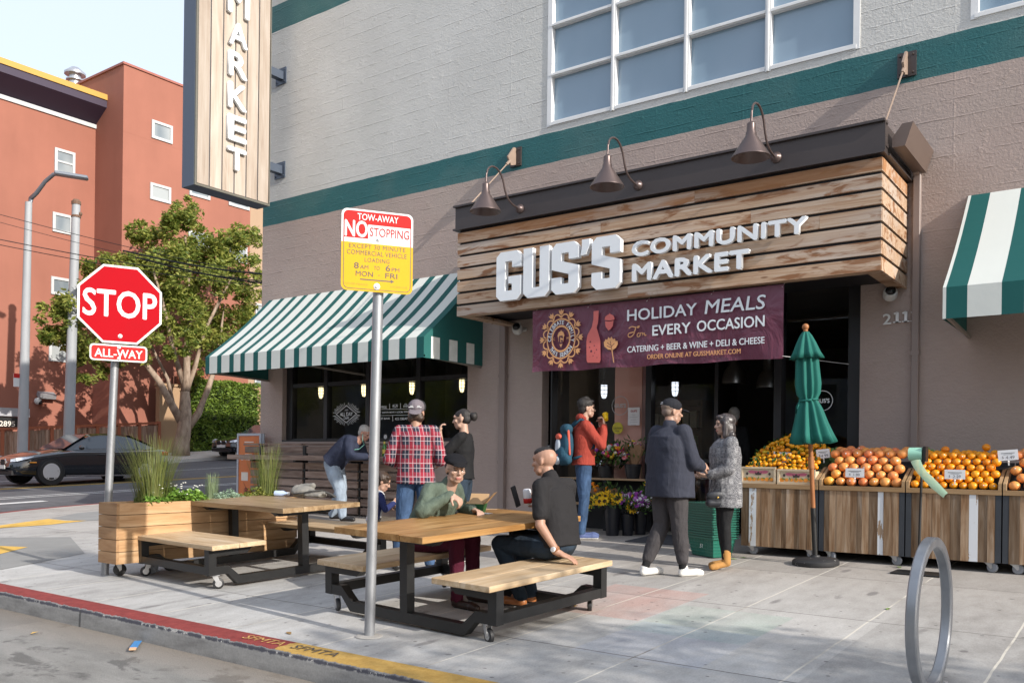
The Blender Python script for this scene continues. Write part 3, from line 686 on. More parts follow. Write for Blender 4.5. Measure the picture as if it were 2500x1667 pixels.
b, _ = gus(face(0, 0, 0), .001, .1); b.b.free()
b = B(); b.prism([(p[0], p[1]) for p in GL], Matrix.Translation((ec.x-.032, by2-.0009, ec.z-.07)) @ Matrix.Diagonal((.062, 1, .064, 1)) @ Matrix.Rotation(rad(90), 4, 'X'), .0008); b.done('print', M_BD, ban)
for s, a0, a1 in (('CELEBRATE FAMILY', 182, -8), ('THIS SEASON', 216, 324)):
    for i, ch in enumerate(s):
        if ch == ' ': continue
        a = rad(a0+(a1-a0)*i/(len(s)-1)); top = a1 < a0; rot = a-math.pi/2 if top else a+math.pi/2
        text(ch, ban, M_BW, face(ec.x+Wd*.84*math.cos(a), by2-.001, ec.z+Hd*.84*math.sin(a)) @ Matrix.Rotation(rot, 4, 'Z'), h=.052, off=.02, sx=.9, name='print')
for s, x in (('C', -1), ('M', 1)): text(s, ban, M_BO, face(ec.x+x*Wd*.49, by2-.001, ec.z), h=.03, off=.02, name='print')
def poly(par, pts, mt, y): b = B(); b._f([b.b.verts.new((W(*c8(*p)).x, y, W(*c8(*p)).z)) for p in pts]); return b.done('print', mt, par)
poly(ban, [(1043, 940), (1076, 936), (1074, 975), (1072, 1010), (1062, 1045), (1075, 1085), (1086, 1125), (1088, 1250), (1082, 1268), (1005, 1268), (998, 1252), (997, 1130), (1005, 1090), (1032, 1040), (1042, 990)], M_BC, by2)
b = B()
for x, y, r in ((1022, 1135, 5), (1048, 1160, 4), (1018, 1170, 4), (1028, 1195, 7), (1062, 1185, 4), (1050, 1205, 3), (1040, 1225, 3), (1065, 1235, 3), (1020, 1230, 2)):
    c = W(*c8(x, y)); rr = r*.0022; b._f([b.b.verts.new((c.x+rr*math.cos(i*.785), by2-.0006, c.z+rr*math.sin(i*.785))) for i in range(8)])
b.done('print', M_BD, ban)
poly(ban, [(1113, 995), (1118, 975), (1135, 962), (1144, 958), (1145, 950), (1150, 958), (1168, 966), (1177, 985), (1175, 994), (1145, 1000)], M_BC, by2)
poly(ban, [(1116, 1004), (1145, 1006), (1170, 1000), (1166, 1035), (1150, 1055), (1138, 1063), (1120, 1040)], M_BC, by2)
poly(ban, [(1150, 1186), (1135, 1184), (1112, 1165), (1108, 1135), (1116, 1130), (1118, 1118), (1130, 1122), (1138, 1104), (1148, 1115), (1158, 1102), (1166, 1118), (1180, 1114), (1182, 1130), (1196, 1128), (1198, 1150), (1186, 1172), (1168, 1186), (1163, 1186), (1175, 1268), (1169, 1268), (1157, 1187)], M_BO, by2)
b = B()
for a, c in (((1150, 1130), (1160, 1186)), ((1130, 1140), (1152, 1158)), ((1176, 1145), (1157, 1165)), ((1128, 1160), (1155, 1172))): stroke(b, [a, c], .007, by2-.0006)
b.done('print', M_BD, ban)
# ---- striped awnings
def m_awn():
    t = NT('awning_canvas'); x, y, z = t.sep(); a = t.n('Attribute'); a.attribute_name = 'stripe'
    f = t.math('GREATER_THAN', a.outputs['Fac'], .5)
    c = t.mix(f, (.58, .60, .56), (.010, .088, .083)); t.base(c, .7, 0, .25); t.bump(t.noise(t.co(), 3, 4), .12, .05); return t.m
M_AWN = m_awn(); M_AWNG = mat('awning_green', (.010, .105, .095), .7, .06, 3)
def awning(x0, x1, y1, zt, zb, zv, stripes, label, side_right=True, ribs=3):
    """stripes: list of (x, x) green runs on the front edge"""
    t_ = thing('striped_awning', label, 'awning', group='striped awnings on the shop front')
    ed = sorted({x0, x1, *[e for s in stripes for e in s]}); b = B(); lay = b.b.faces.layers.float.new('stripe')
    def q(pts, g):
        f = b.quad(*pts); f[lay] = g
    n = 5
    for a, c in zip(ed[:-1], ed[1:]):
        mid = (a+c)/2; g = float(any(s[0] < mid < s[1] for s in stripes))
        for k in range(n):
            u0, u1 = k/n, (k+1)/n
            def P(x, u): return (x, y1*u, zt+(zb-zt)*u-.05*math.sin(math.pi*u))
            q([P(a, u0), P(a, u1), P(c, u1), P(c, u0)], g)
        q([(a, y1, zb), (a, y1-.0, zv), (c, y1, zv), (c, y1, zb)], g)
    b.done('canvas', M_AWN, t_, fix=False)
    for x, on in ((x1, True), (x0, True)):
        b = B(); pr = None
        for k in range(n+1):
            u = k/n; a = (x, y1*u, zt+(zb-zt)*u-.05*math.sin(math.pi*u)); c = (x, y1*u, zv)
            if pr: b.quad(pr[0], pr[1], c, a)
            pr = (a, c)
        b.done('side_panel', M_AWNG, t_)
    for k in range(4):
        y = y1+.16+k*(-y1)/3.4
        if y+.2 < 0: b = B(); b.quad((x1+.004, y, zv+.005), (x1+.004, y+.19, zv+.005), (x1+.004, y+.19, zb+.02-.1*0), (x1+.004, y, zb+.02)); b.done('side_stripe', mat('canvas_white', (.70, .72, .67), .7), t_)
    b = B()
    for x in (x0+.03, x1-.03, (x0+x1)/2): b.beam((x, y1+.03, zv+.03), (x, -.01, zv-.02), .03, .03); b.beam((x, y1+.03, zv+.04), (x, -.01, zt-.06), .025, .025)
    b.beam((x0, y1+.02, zv+.03), (x1, y1+.02, zv+.03), .03, .03); b.done('frame', mat('awning_frame', (.25, .22, .19), .5), t_)
    return t_
def c4(x, y): return 480+x/3.36, 640+y/3.36
st = [FY(*c4(x, 850), -1.365).x for x in (72, 105, 168, 203, 268, 304, 358, 395, 464, 503, 573, 612, 684, 725, 797, 840, 901, 946, 1021, 1068, 1145, 1192, 1273, 1321, 1404, 1455, 1522, 1574, 1660, 1713, 1802, 1862)]
awning(-13.53, -8.408, -1.365, 3.90, 2.697, 2.40, list(zip(st[::2], st[1::2])), 'long green and white striped awning over the cafe window')
p0 = FY(2301.9, 702, -1.365); sw, gap = .185, .30
awning(p0.x, 2.9, -1.365, 3.92, p0.z, FY(2301.5, 778.6, -1.365).z, [(p0.x+.03+k*(sw+gap-.01), p0.x+.03+sw+k*(sw+gap-.01)) for k in range(9)], 'green and white striped awning cut by the right edge, over the oranges')
# ---- blade sign
M_BLADEW = wood('blade_cedar', [(.24, .185, .145), (.35, .285, .23), (.41, .35, .295), (.46, .415, .365)], 2, .55, .6, .12, 22)
M_BLADES = mat('blade_steel', (.075, .095, .13), .4, .06, 3, metal=.2); M_BLADEO = mat('blade_olive', (.12, .115, .095), .5, .06, 3)
bs = thing('blade_sign', 'tall vertical timber blade sign with white letters at the building corner', 'shop sign')
fxp = -13.08; yo, yi, zb, zt = -1.93, -.375, 5.515, 11.2
b = B(); b.box(fxp-.36, fxp-.03, yo-.005, yi, zb-.0, zt); b.mi = 1
b.box(fxp-.03, fxp, yo, yo+.035, zb, zt); b.box(fxp-.03, fxp, yi-.02, yi, zb, zt); b.box(fxp-.03, fxp, yo+.035, yi-.02, zb, zb+.035)
b.done('cabinet', [M_BLADES, M_BLADEO], bs)
b = B(); pw = (yi-.02-yo-.035)/6
for k in range(6): b.box(fxp-.028, fxp-.006, yo+.035+k*pw+.012, yo+.035+(k+1)*pw-.012, zb+.045, zt)
b.done('planks', M_BLADEW, bs)
cy = (yo+yi)/2
for ch, (yt, yb) in (('M', (-44, 43)), ('A', (59, 118)), ('R', (131, 194)), ('K', (207, 272)), ('E', (286, 350)), ('T', (364, 420))):
    # pixel rows measured on the enlarged view, scale 2.8
    zt_ = FX(*(1640/2.8, yt), fxp+.05).z; zb_ = FX(*(1640/2.8, yb), fxp+.05).z
    text(ch, bs, M_LETTER, facex(fxp+.012, cy+.02, (zt_+zb_)/2), h=(zt_-zb_)*.90, w=.36 if ch != 'M' else .42, ext=.05, off=.035)
for px, py in ((685, 417), (690, 187)):
    q = FY(px, py); b = B(); b.box(-13.4, -13.11, -.02, -.001, q.z-.15, q.z+.15); b.box(-13.31, -13.18, yi, -.02, q.z-.075, q.z+.075)
    for dx in (-13.37, -13.14):
        for dz in (-.11, .11): b.ball((dx, -.025, q.z+dz), .014, 6, 4)
    b.done('bracket', M_BLADES, bs)
b = B(); b.box(-13.4, -13.11, -.02, -.001, 9.9, 10.2); b.box(-13.31, -13.18, yi, -.02, 9.97, 10.12); b.done('bracket', M_BLADES, bs)
# ---- downpipes, cameras, number, conduit
M_PIPE = mat('pipe_brown', (.255, .20, .178), .5, .05, 3)
for (xa, xb, ztop, lb) in ((-2.226, -2.15, 4.26, 'square brown downpipe beside the house number and stalls'), (-8.03, -7.92, 3.3, 'square brown downpipe on the pier between cafe window and entrance')):
    t_ = thing('downpipe', lb, 'downpipe'); b = B(); b.box(xa, xb, -.085, -.004, -.02, ztop, bev=.006)
    for z in (.9, 2.2): b.box(xa-.006, xb+.006, -.09, -.003, z, z+.05)
    b.done('pipe', M_PIPE, t_)
    if ztop > 4: b = B(); b.beam(((xa+xb)/2, -.045, ztop-.03), ((xa+xb)/2-.02, -.16, ztop+.09), .07, .07); b.done('elbow', M_PIPE, t_)
M_CAMW = mat('camera_white', (.62, .62, .60), .35); M_CAMB = mat('camera_dome', (.012, .012, .014), .08)
for q, lb in ((FY(2173, 720, -.10), 'white dome camera on the wall under the right end of the canopy'), (FY(1264, 805, -.16), 'white dome camera below the left end of the canopy')):
    t_ = thing('security_camera', lb, 'camera', q, (rad(62), 0, rad(18)))
    b = B(); b.lathe([(.0, -.06), (.05, -.06), (.078, -.02), (.08, .04), (.07, .07), (.06, .075)], n=20); b.done('housing', M_CAMW, t_, 40)
    b = B(); b.lathe([(.06, .072), (.052, .10), (.03, .12), (0, .126)], n=18); b.done('dome', M_CAMB, t_, True)
    b = B(); Mi = (Matrix.Translation(q) @ Euler((rad(62), 0, rad(18))).to_matrix().to_4x4()).inverted(); b.tube([Mi @ (q+Vector((0, .03, 0))), Mi @ Vector((q.x+.03, -.002, q.z+.02))], .03, 8)
    if q.x < -6: b.tube([Mi @ (q+Vector((.0, .04, .05))), Mi @ Vector((q.x+.0, q.y+.04, CZ0+.02))], .022, 8)
    b.done('mount', M_CAMW, t_)
hn = thing('house_number', 'white house number 2111 on the brown pier', 'number'); a, c = FY(2157, 792), FY(2231, 767)
M_NUM = mat('number_white', (.82, .81, .80), .4)
def serif1(b, x, z, h, y):
    b.box(x-.015, x+.015, y-.02, y, z, z+h); b.box(x-.04, x+.04, y-.02, y-.001, z, z+.012); b.beam((x-.035, y-.01, z+h*.86), (x, y-.01, z+h*.98), .02, .018)
hh = .118
text('2', hn, M_NUM, face(-2.545+.045, -.012, 2.575+hh/2), h=hh, w=.085, ext=.02, off=.012, name='digit')
for k in range(3):
    b = B(); serif1(b, -2.40+k*.092+.01, 2.585+k*.0, hh, -.012); b.done('digit', M_NUM, hn)
M_SIG = mat('decal_white', (.86, .88, .88), .5); M_DIM = mat('decal_grey', (.46, .46, .46), .5)
# ---- cafe window decals
dy = .145
dec = thing('window_decal', 'white sunburst cafe emblem lettered on the cafe window glass', 'decal'); c0 = FY(*c4(1228, 1245), dy); R = (FY(*c4(1316, 1245), dy).x-FY(*c4(1143, 1245), dy).x)/2; Rz = (FY(*c4(1228, 1172), dy).z-FY(*c4(1228, 1318), dy).z)/2
b = B()
for r0, r1 in ((1., .92),):
    for k in range(4):
        a, c = rad(90*k), rad(90*k+90); P = lambda t, r: (c0.x+R*r*math.cos(t), dy, c0.z+Rz*r*math.sin(t)); b.quad(P(a, r0), P(c, r0), P(c, r1), P(a, r1))
for k in range(40):
    a = 2*math.pi*k/40
    if k % 10 == 0: continue
    m_ = 1/(abs(math.cos(a))+abs(math.sin(a))); r0, r1 = m_*1.08+.03, (1.30 if k % 2 else 1.18)
    if r1 < r0+.06: continue
    d = .0042; nx_, nz_ = -math.sin(a)*d, math.cos(a)*d
    b.quad((c0.x+R*r0*math.cos(a)-nx_, dy, c0.z+Rz*r0*math.sin(a)-nz_), (c0.x+R*r1*math.cos(a)-nx_, dy, c0.z+Rz*r1*math.sin(a)-nz_), (c0.x+R*r1*math.cos(a)+nx_, dy, c0.z+Rz*r1*math.sin(a)+nz_), (c0.x+R*r0*math.cos(a)+nx_, dy, c0.z+Rz*r0*math.sin(a)+nz_))
b.done('sunburst', M_SIG, dec)
text("GUS'S", dec, M_SIG, face(c0.x, dy, c0.z+Rz*.45), w=R*.32, off=.02); text('ALL DAY', dec, M_SIG, face(c0.x, dy, c0.z), w=R*1.2, h=Rz*.42, off=.02); text('CAFE', dec, M_SIG, face(c0.x, dy, c0.z-Rz*.45), w=R*.5, off=.025)
dec = thing('window_decal', 'white lettered menu list on the cafe window right of the pole', 'decal')
for s, bl, tr in (('COFFEE', (1462, 1201), (1560, 1178)), ('ACAI', (1606, 1187), (1650, 1164)), ('BOWLS', (1610, 1195), (1645, 1189)), ('FREE', (1704, 1168), (1726, 1160)), ('WIFI', (1694, 1192), (1738, 1170)), ('CRAFT BEER', (1440, 1240), (1577, 1224)), ('NOW + LOCAL WINES', (1582, 1238), (1750, 1218)), ('JUICE BAR', (1462, 1296), (1586, 1272)), ('ICE CREAM', (1630, 1294), (1736, 1272))): fit_word(s, c4(*bl), c4(*tr), dy, dec, M_SIG, .001, .02)
b = B()
for a, c in (((1440, 1208), (1757, 1202)), ((1440, 1258), (1757, 1252)), ((1582, 1160), (1584, 1202)), ((1672, 1156), (1674, 1200)), ((1608, 1258), (1610, 1304))):
    p, q = FY(*c4(*a), dy), FY(*c4(*c), dy); b.beam(p, q, .006, .006)
b.done('rules', M_SIG, dec)
# ---- decals and notices on the entrance glass
def ring_decal(c, r, s, lb, mt, y):
    t_ = thing('glass_decal', lb, 'decal'); b = B(); n = 32
    for i in range(n):
        a, e = 2*math.pi*i/n, 2*math.pi*(i+1)/n; b.quad(*[(c.x+r*f*math.cos(t), y, c.z+r*f*math.sin(t)) for f, t in ((1, a), (1, e), (.94, e), (.94, a))])
    b.done('ring', mt, t_); text(s, t_, mt, face(c.x, y, c.z), w=r*1.35, h=r*.42, off=.05)
ring_decal(FY(1514, 990, .24), .135, "GUS'S", 'round white shop name decal on the left entrance glass', M_DIM, .24)
ring_decal(FY(2008, 978, .24), .125, "GUS'S", 'round white shop name decal on the glass right of the green umbrella', M_SIG, .24)
p, q = FY(1533, 1038, .235), FY(1562, 994, .235); t_ = thing('paper_notice', 'white paper notice taped to the entrance glass on the salmon side', 'notice'); b = B(); b.box(p.x, q.x, .232, .236, p.z, q.z); b.done('paper', mat('paper_white', (.70, .68, .68), .7), t_)
text("GUS'S", t_, mat('print_red', (.45, .04, .05)), face((p.x+q.x)/2, .230, q.z-.05), w=.10, off=.03)
b = B()
for k, w_ in enumerate((.06, .12, .09, .12, .08)): b.box((p.x+q.x)/2-w_/2, (p.x+q.x)/2+w_/2, .2295, .2315, q.z-.10-.035*k-.004, q.z-.10-.035*k)
b.done('lines', mat('print_grey', (.4, .38, .38)), t_)
c = FY(1508, 1045, .238); t_ = thing('caution_sticker', 'round yellow caution sticker on the entrance glass', 'sticker'); b = B(); b.lathe([(0, 0), (.085, 0), (.085, .003)], n=24, M=Matrix.Rotation(rad(90), 4, 'X'), c=(c.x, .238, c.z)); b.done('disc', mat('sticker_yellow', (.55, .45, .03), .5, .25, 12), t_)
text('CAUTION', t_, MATS['stencil_black'], face(c.x, .2335, c.z+.0), w=.13, h=.026, off=.02); text('DOOR', t_, MATS['stencil_black'], face(c.x, .2335, c.z-.04), w=.06, off=.02)
# ================================================================ STREET FURNITURE
M_BLKST = mat('black_steel', (.012, .012, .012), .42, .2, 9, .08, 120, spec=.5)
M_ZINC = mat('galvanised_steel', (.31, .32, .335), .42, .16, 14, .05, 60, metal=.55, st=(1, 1, .35)); M_GALV2 = mat('zinc_bright', (.5, .5, .5), .35, .1, 20, metal=.7)
M_TYRE = mat('caster_rubber', (.02, .02, .021), .55); M_TYREG = mat('caster_grey', (.22, .23, .25), .5)
TW1 = wood('table_top_golden', [(.11, .048, .012), (.27, .135, .042), (.40, .225, .085), (.46, .30, .14)], 1, 1., .38, .1, 18)
TW2 = wood('table_top_worn', [(.10, .06, .03), (.22, .14, .072), (.33, .23, .13), (.42, .33, .22)], 1, 1., .38, .1, 18)
TBE = wood('bench_wood', [(.24, .15, .075), (.42, .29, .165), (.54, .41, .265), (.60, .49, .36)], 1, 1., .5, .1, 20)
TILT = math.atan(S)
def caster(par, x, y, r=.05, w=.032, ztop=.13, rot=0., grey=False, name='caster'):
    M = Matrix.Translation((x, y, 0)) @ Matrix.Rotation(rot, 4, 'Z')
    b = B(); b.box(-.04, .04, -.03, .03, ztop-.008, ztop, M)
    for s_ in (-1, 1): b.prism([(-.025, ztop-.008), (.025, ztop-.008), (.035+.012, r+.0), (.02, r-.012)], M @ Matrix.Translation((0, s_*(w/2+.004), 0)) @ Matrix.Rotation(rad(90), 4, 'X'), .003)
    f = b.done(name, M_GALV2, par)
    b = B(); R = M @ Matrix.Translation((.03, 0, r)) @ Matrix.Rotation(rad(90), 4, 'X'); prof = [(r*.82, -w/2), (r*.97, -w/2*.75), (r, 0), (r*.97, w/2*.75), (r*.82, w/2)]
    b.lathe(prof, n=18, M=R.to_3x3(), c=R.translation); b.mi = 1; b.lathe([(0, -w/2-.001), (r*.6, -w/2-.001), (r*.6, w/2+.001), (0, w/2+.001)], n=12, M=R.to_3x3(), c=R.translation)
    b.done('wheel', [M_TYREG if grey else M_TYRE, M_GALV2 if not grey else M_TYREG], f, 40)
def picnic(label, x, y, rz, W, tops, tw=.45, tl=.90, bl=.72, bw=.53, tm=TW1, ty=0., ry=0.):
    t_ = thing('picnic_table', label, 'picnic table', (x, y, S*y), (0, 0, 0), 'wheeled picnic tables')
    t_.rotation_euler = (Matrix.Rotation(TILT, 3, 'X') @ Matrix.Rotation(rz, 3, 'Z') @ Matrix.Rotation(ry, 3, 'Y')).to_euler()
    b = B(); q = .075; E_ = .61
    b.box(-tw, -tw/2+.0, ty-tl, ty+tl, .655, .70); b.box(-tw/2+.003, -.0, ty-tl, ty+tl, .655, .70); b.box(.003, tw/2, ty-tl, ty+tl, .655, .70); b.box(tw/2+.003, tw, ty-tl, ty+tl, .655, .70, bev=.004); b.done('tabletop', tm, t_)
    for s_ in (-1, 1):
        xo = s_*(W+.11); xi = xo-s_*bw; b = B(); xm = (xo+xi)/2
        b.box(min(xo, xm), max(xo, xm)-.003, -bl, bl, .36, .402, bev=.004); b.box(min(xi, xm), max(xi, xm)-.003, -bl, bl, .36, .402, bev=.004); b.done('bench_seat', TBE, t_)
    for e in (-1, 1):
        y0 = e*E_; b = B(); zb = .17; zl = .065
        for s_ in (-1, 1):
            xo = s_*(W+.065); b.box(xo-q/2, xo+q/2, y0-q/2, y0+q/2, .13, .36)
            xa = xo-s_*q/2; xc = xo-s_*(bw-.14); b.prism([(xa, .358), (xc, .358), (xc+s_*.06, .30), (xa, .295)], Matrix.Translation((0, y0+q/2, 0)) @ Matrix.Rotation(rad(90), 4, 'X'), q)
            # cranked rail: level under the bench, dropping to foot level in the middle
            x1, x2 = xo-s_*.15, xo-s_*.25
            P = [(xa, zb-.038), (x1, zb-.038), (x2, zl-.038), (0, zl-.038), (0, zl+.037), (x2-s_*.02, zl+.037), (x1-s_*.0, zb+.037), (xa, zb+.037)]
            b.prism(P, Matrix.Translation((0, y0+q/2-.002, 0)) @ Matrix.Rotation(rad(90), 4, 'X'), q-.004)
        b.done('end_frame', M_BLKST, t_)
        b = B(); b.box(-q/2, q/2, y0-q/2, y0+q/2, zl+.037, .60); b.prism([(-.36, .654), (.36, .654), (.29, .60), (-.29, .60)], Matrix.Translation((0, y0+q/2, 0)) @ Matrix.Rotation(rad(90), 4, 'X'), q); b.done('post', M_BLKST, t_)
    for s_ in (-1, 1):
        b = B(); xo = s_*(W+.065); b.box(xo-q/2+.002, xo+q/2-.002, -E_+q/2, E_-q/2, .135, .205); b.done('side_rail', M_BLKST, t_)
        for e in (-1, 1): caster(t_, s_*W-.02, e*(E_-.01), rot=RND.uniform(-.5, .5)+ (0 if e < 0 else 2.6))
    return t_
tab1 = picnic('nearer wheeled picnic table with golden top, two men sitting at it', -4.28, -5.46, rad(-3.5), .77, None, ry=rad(1.0))
tab2 = picnic('farther wheeled picnic table with worn top and a grey bag on it', -7.30, -4.93, rad(90-4.5), .93, None, tl=.93, tm=TW2, ty=0, bw=.55)
# ---- planter box
M_PLW = wood('planter_cedar', [(.22, .11, .045), (.38, .225, .11), (.48, .31, .17), (.52, .37, .23)], 1, 1., .55, .1, 16)
M_PLWX = wood('planter_cedar_end', [(.20, .10, .045), (.34, .20, .10), (.42, .27, .15)], 0, 1., .55, .1, 16)
px0, px1, py0, py1 = -8.33, -8.01, -6.15, -3.95; pz0, pz1 = S*py0+.145, S*py0+.735
pl = thing('planter_box', 'long cedar board planter on casters behind the bench by the stop sign', 'planter'); hh = (pz1-pz0)/5
b = B()
for k in range(5):
    z = pz0+k*hh; b.box(px1-.03, px1, py0+.03, py1-.03, z+.003, z+hh-.003); b.box(px0, px0+.03, py0+.03, py1-.03, z+.003, z+hh-.003)
b.done('side_boards', M_PLW, pl)
for ya_ in (py0, py1-.03):
    b = B()
    for k in range(5): z = pz0+k*hh; b.box(px0, px1, ya_, ya_+.03, z+.003, z+hh-.003)
    b.done('end_boards', M_PLWX, pl)
b = B(); b.box(px0+.03, px1-.03, py0+.03, py1-.03, pz1-.09, pz1-.05); b.done('soil', mat('soil', (.05, .035, .025), .95, .3, 20, .5, 60), pl)
b = B(); b.box(px0+.02, px1-.02, py0+.02, py1-.02, pz0-.0, pz0+.02); b.done('base', M_BLKST, pl)
for (x, y, g, r) in ((-8.24, -6.00, False, .062), (-8.08, -5.75, True, .066), (-8.24, -4.2, False, .062), (-8.08, -4.15, False, .062)):
    g0 = S*y; e = obj('caster_mount', None, pl, (x, y, g0)); b = B(); b.box(-.05, .05, -.04, .04, pz0-g0-.02, pz0-g0); 
    bpy.data.objects.remove(e)
    M = Matrix.Translation((x, y, g0)) @ Matrix.Rotation(rad(75 if not g else 20), 4, 'Z'); b = B(); w = .04; ztop = pz0-g0
    b.box(-.045, .045, -.035, .035, ztop-.01, ztop, M)
    for s_ in (-1, 1): b.prism([(-.03, ztop-.01), (.03, ztop-.01), (.03, r), (.012, r-.014)], M @ Matrix.Translation((0, s_*(w/2+.006), 0)) @ Matrix.Rotation(rad(90), 4, 'X'), .004)
    f = b.done('caster', M_GALV2, pl); b = B(); R = M @ Matrix.Translation((.02, 0, r)) @ Matrix.Rotation(rad(90), 4, 'X')
    b.lathe([(0, -w/2), (r*.82, -w/2), (r*.97, -w/2*.75), (r, 0), (r*.97, w/2*.75), (r*.82, w/2), (0, w/2)], n=20, M=R.to_3x3(), c=R.translation); b.done('wheel', M_TYREG if g else M_TYRE, f, 40)
# plants in the planter
def leafmat(name, c0, c1, tr=.25):
    t = NT(name); c = t.ramp(t.island(), [(0, c0), (1, c1)]); t.base(c, .5, 0, .4); t.p.inputs['Transmission Weight'].default_value = 0
    out = t.t.nodes['Material Output']; ts = t.n('BsdfTranslucent'); t.l(c, ts.inputs[0]); mx = t.n('MixShader'); mx.inputs[0].default_value = tr
    t.l(t.p.outputs[0], mx.inputs[1]); t.l(ts.outputs[0], mx.inputs[2]); t.l(mx.outputs[0], out.inputs[0]); return t.m
M_REED = leafmat('reed_green', (.075, .11, .025), (.20, .21, .06)); M_REEDG = leafmat('reed_grey', (.14, .20, .10), (.24, .30, .17)); M_LUSH = leafmat('leaf_lush', (.07, .15, .02), (.20, .34, .05)); M_SUCC = leafmat('leaf_succulent', (.19, .28, .19), (.32, .42, .30)); M_HEATH = leafmat('leaf_heath', (.10, .13, .02), (.24, .24, .05))
def reeds(label, x, y, n, h, spread, lean, mt, w=.006, seed=1):
    t_ = thing('reed_clump', label, 'plant', (x, y, pz1-.06), group='reed clumps in the planter'); R = random.Random(seed); b = B()
    for i in range(n):
        a = R.uniform(0, 6.28); r0 = spread*.35*math.sqrt(R.random()); p = Vector((r0*math.cos(a)*.6, r0*math.sin(a), 0)); hh = h*R.uniform(.55, 1.08); d = Vector((math.cos(a)*.5, math.sin(a), 0))*spread*R.uniform(.2, 1.)*lean+Vector((R.uniform(-.05, .05), R.uniform(-.05, .05), 0))
        n_ = 4; pr = None; sd = Vector((math.cos(a+1.57), math.sin(a+1.57), 0))*w*.5
        for k in range(n_+1):
            u = k/n_; c = p+d*(u**1.6)*hh+UP*hh*u*(1-.1*u); q = (c-sd*(1-u*.75), c+sd*(1-u*.75))
            vs = [b.b.verts.new(v) for v in q]
            if pr: b._f([pr[0], pr[1], vs[1], vs[0]])
            pr = vs
    b.done('stems', mt, t_, fix=False)
def pcol(px, py): q = G(px, py, .7); return q
for px, py, n, h, sp, ln, mt, lb, sd in ((375, 1225, 420, .78, .55, .9, M_REED, 'tall green reed clump at the near end of the planter', 3), (517, 1213, 180, .36, .22, .5, M_REEDG, 'small grey green grass tuft in the middle of the planter', 4), (652, 1203, 260, .72, .42, .75, M_REED, 'tall reed clump at the far end of the planter by the orange poster', 5)):
    q = FX(px, py, (px0+px1)/2); reeds(lb, q.x, min(max(q.y, py0+.12), py1-.1), n, h, sp, ln, mt, seed=sd)
def leafy(label, cat, name, y0, y1, h, n, size, mt, seed, fl=None, xw=(px0+.03, px1-.01)):
    t_ = thing(name, label, cat, ((xw[0]+xw[1])/2, (y0+y1)/2, pz1-.06)); R = random.Random(seed); b = B(); ly = (y1-y0)/2
    for i in range(n):
        v = R.uniform(-1, 1); u = R.uniform(-1, 1); top = h*(1-.5*u*u)*(1-.6*v**4)*(.75+.25*math.sin(7*v+seed))
        c = Vector((u*(xw[1]-xw[0])/2*1.1, v*ly, .03+top*R.random()**.5)); s_ = size*R.uniform(.6, 1.2); M = Matrix.Translation(c) @ Euler((R.uniform(-.9, .9), R.uniform(-.9, .9), R.uniform(0, 6.28))).to_matrix().to_4x4()
        b.quad(*[M @ Vector(p) for p in ((0, 0, 0), (s_*.35, s_*.5, .1*s_), (0, s_, 0), (-s_*.35, s_*.5, .1*s_))])
    b.done('leaves', mt, t_, fix=False)
    if fl:
        b = B()
        for i in range(fl):
            c = Vector((R.uniform(-.12, .14), R.gauss(.2, .5)*ly, h*R.uniform(.7, 1.5))); b.ball(c, (.010, .010, .005), 6, 4)
        b.done('flowers', mat('petal_white', (.7, .7, .64), .6), t_)
yy = lambda px, py: FX(px, py, px1-.05).y
leafy('bright green leafy cushion with small white flowers in the planter', 'plant', 'daisy_cushion', yy(360, 1225), yy(505, 1217), .17, 1500, .05, M_LUSH, 2, 34)
leafy('pale grey green succulents in the middle of the planter', 'plant', 'succulent_patch', yy(520, 1212), yy(605, 1206), .12, 900, .034, M_SUCC, 6)
leafy('olive green heath plant beside the far reeds', 'plant', 'heath_plant', yy(600, 1206), yy(690, 1200), .15, 1100, .035, M_HEATH, 9)
# ---- posts with signs
def post(px, py, lean, h, r, name, label, cat):
    g = G(px, py) if not isinstance(px, Vector) else px
    t_ = thing(name, label, cat, g); d = rt*lean; t_.rotation_euler = (UP*math.cos(lean)+d).to_track_quat('Z', 'Y').to_euler() if lean else (0, 0, 0)
    b = B(); b.cyl((0, 0, -.02), (0, 0, h), r, n=16); b.cyl((0, 0, h), (0, 0, h+.004), r*.9, n=16); b.done('post', M_ZINC, t_, 40); return t_, g
M_SRED = mat('sign_red', (.36, .004, .010), .6, .04, 3, spec=.05); M_SRED2 = mat('sign_red_faded', (.42, .028, .026), .6, .04, 3, spec=.05); M_SWHT = mat('sign_white', (.60, .61, .61), .5, .02, 3); M_SYEL = mat('sign_yellow', (.60, .345, .022), .6, .04, 3, spec=.1); M_SBLK = mat('sign_ink', (.055, .04, .025), .4); M_SALU = mat('sign_back', (.45, .45, .46), .4, .05, 5, metal=.6)
def panelM(t_, wpos, rdir):
    """frame of a sign plate at world point wpos whose right edge points along rdir; expressed in the post's own space"""
    r = Vector((*rdir, 0)).normalized(); n = r.cross(UP); M = Matrix((r, UP, n)).transposed().to_4x4(); M.translation = wpos
    Mt = Matrix.LocRotScale(t_.location, t_.rotation_euler, None); return Mt.inverted() @ M
def flat(b, poly, M, z): b._f([b.b.verts.new(M @ Vector((x, y, z))) for x, y in poly])
def bolt(par, M, x, y, r=.022):
    b = B(); b.lathe([(r, 0), (r, .003), (r*.5, .004), (r*.5, .010), (0, .011)], n=12, M=(M @ Matrix.Translation((x, y, .004))).to_3x3(), c=(M @ Matrix.Translation((x, y, .004))).translation); b.done('bolt', M_GALV2, par)
gs = G(266, 1403); gs = Vector((-8.42, -6.03, S*-6.03))
t_, g = post(gs, 0, .035, 2.62, .037, 'stop_sign', 'red octagonal stop sign with all-way plate on a steel post', 'road sign')
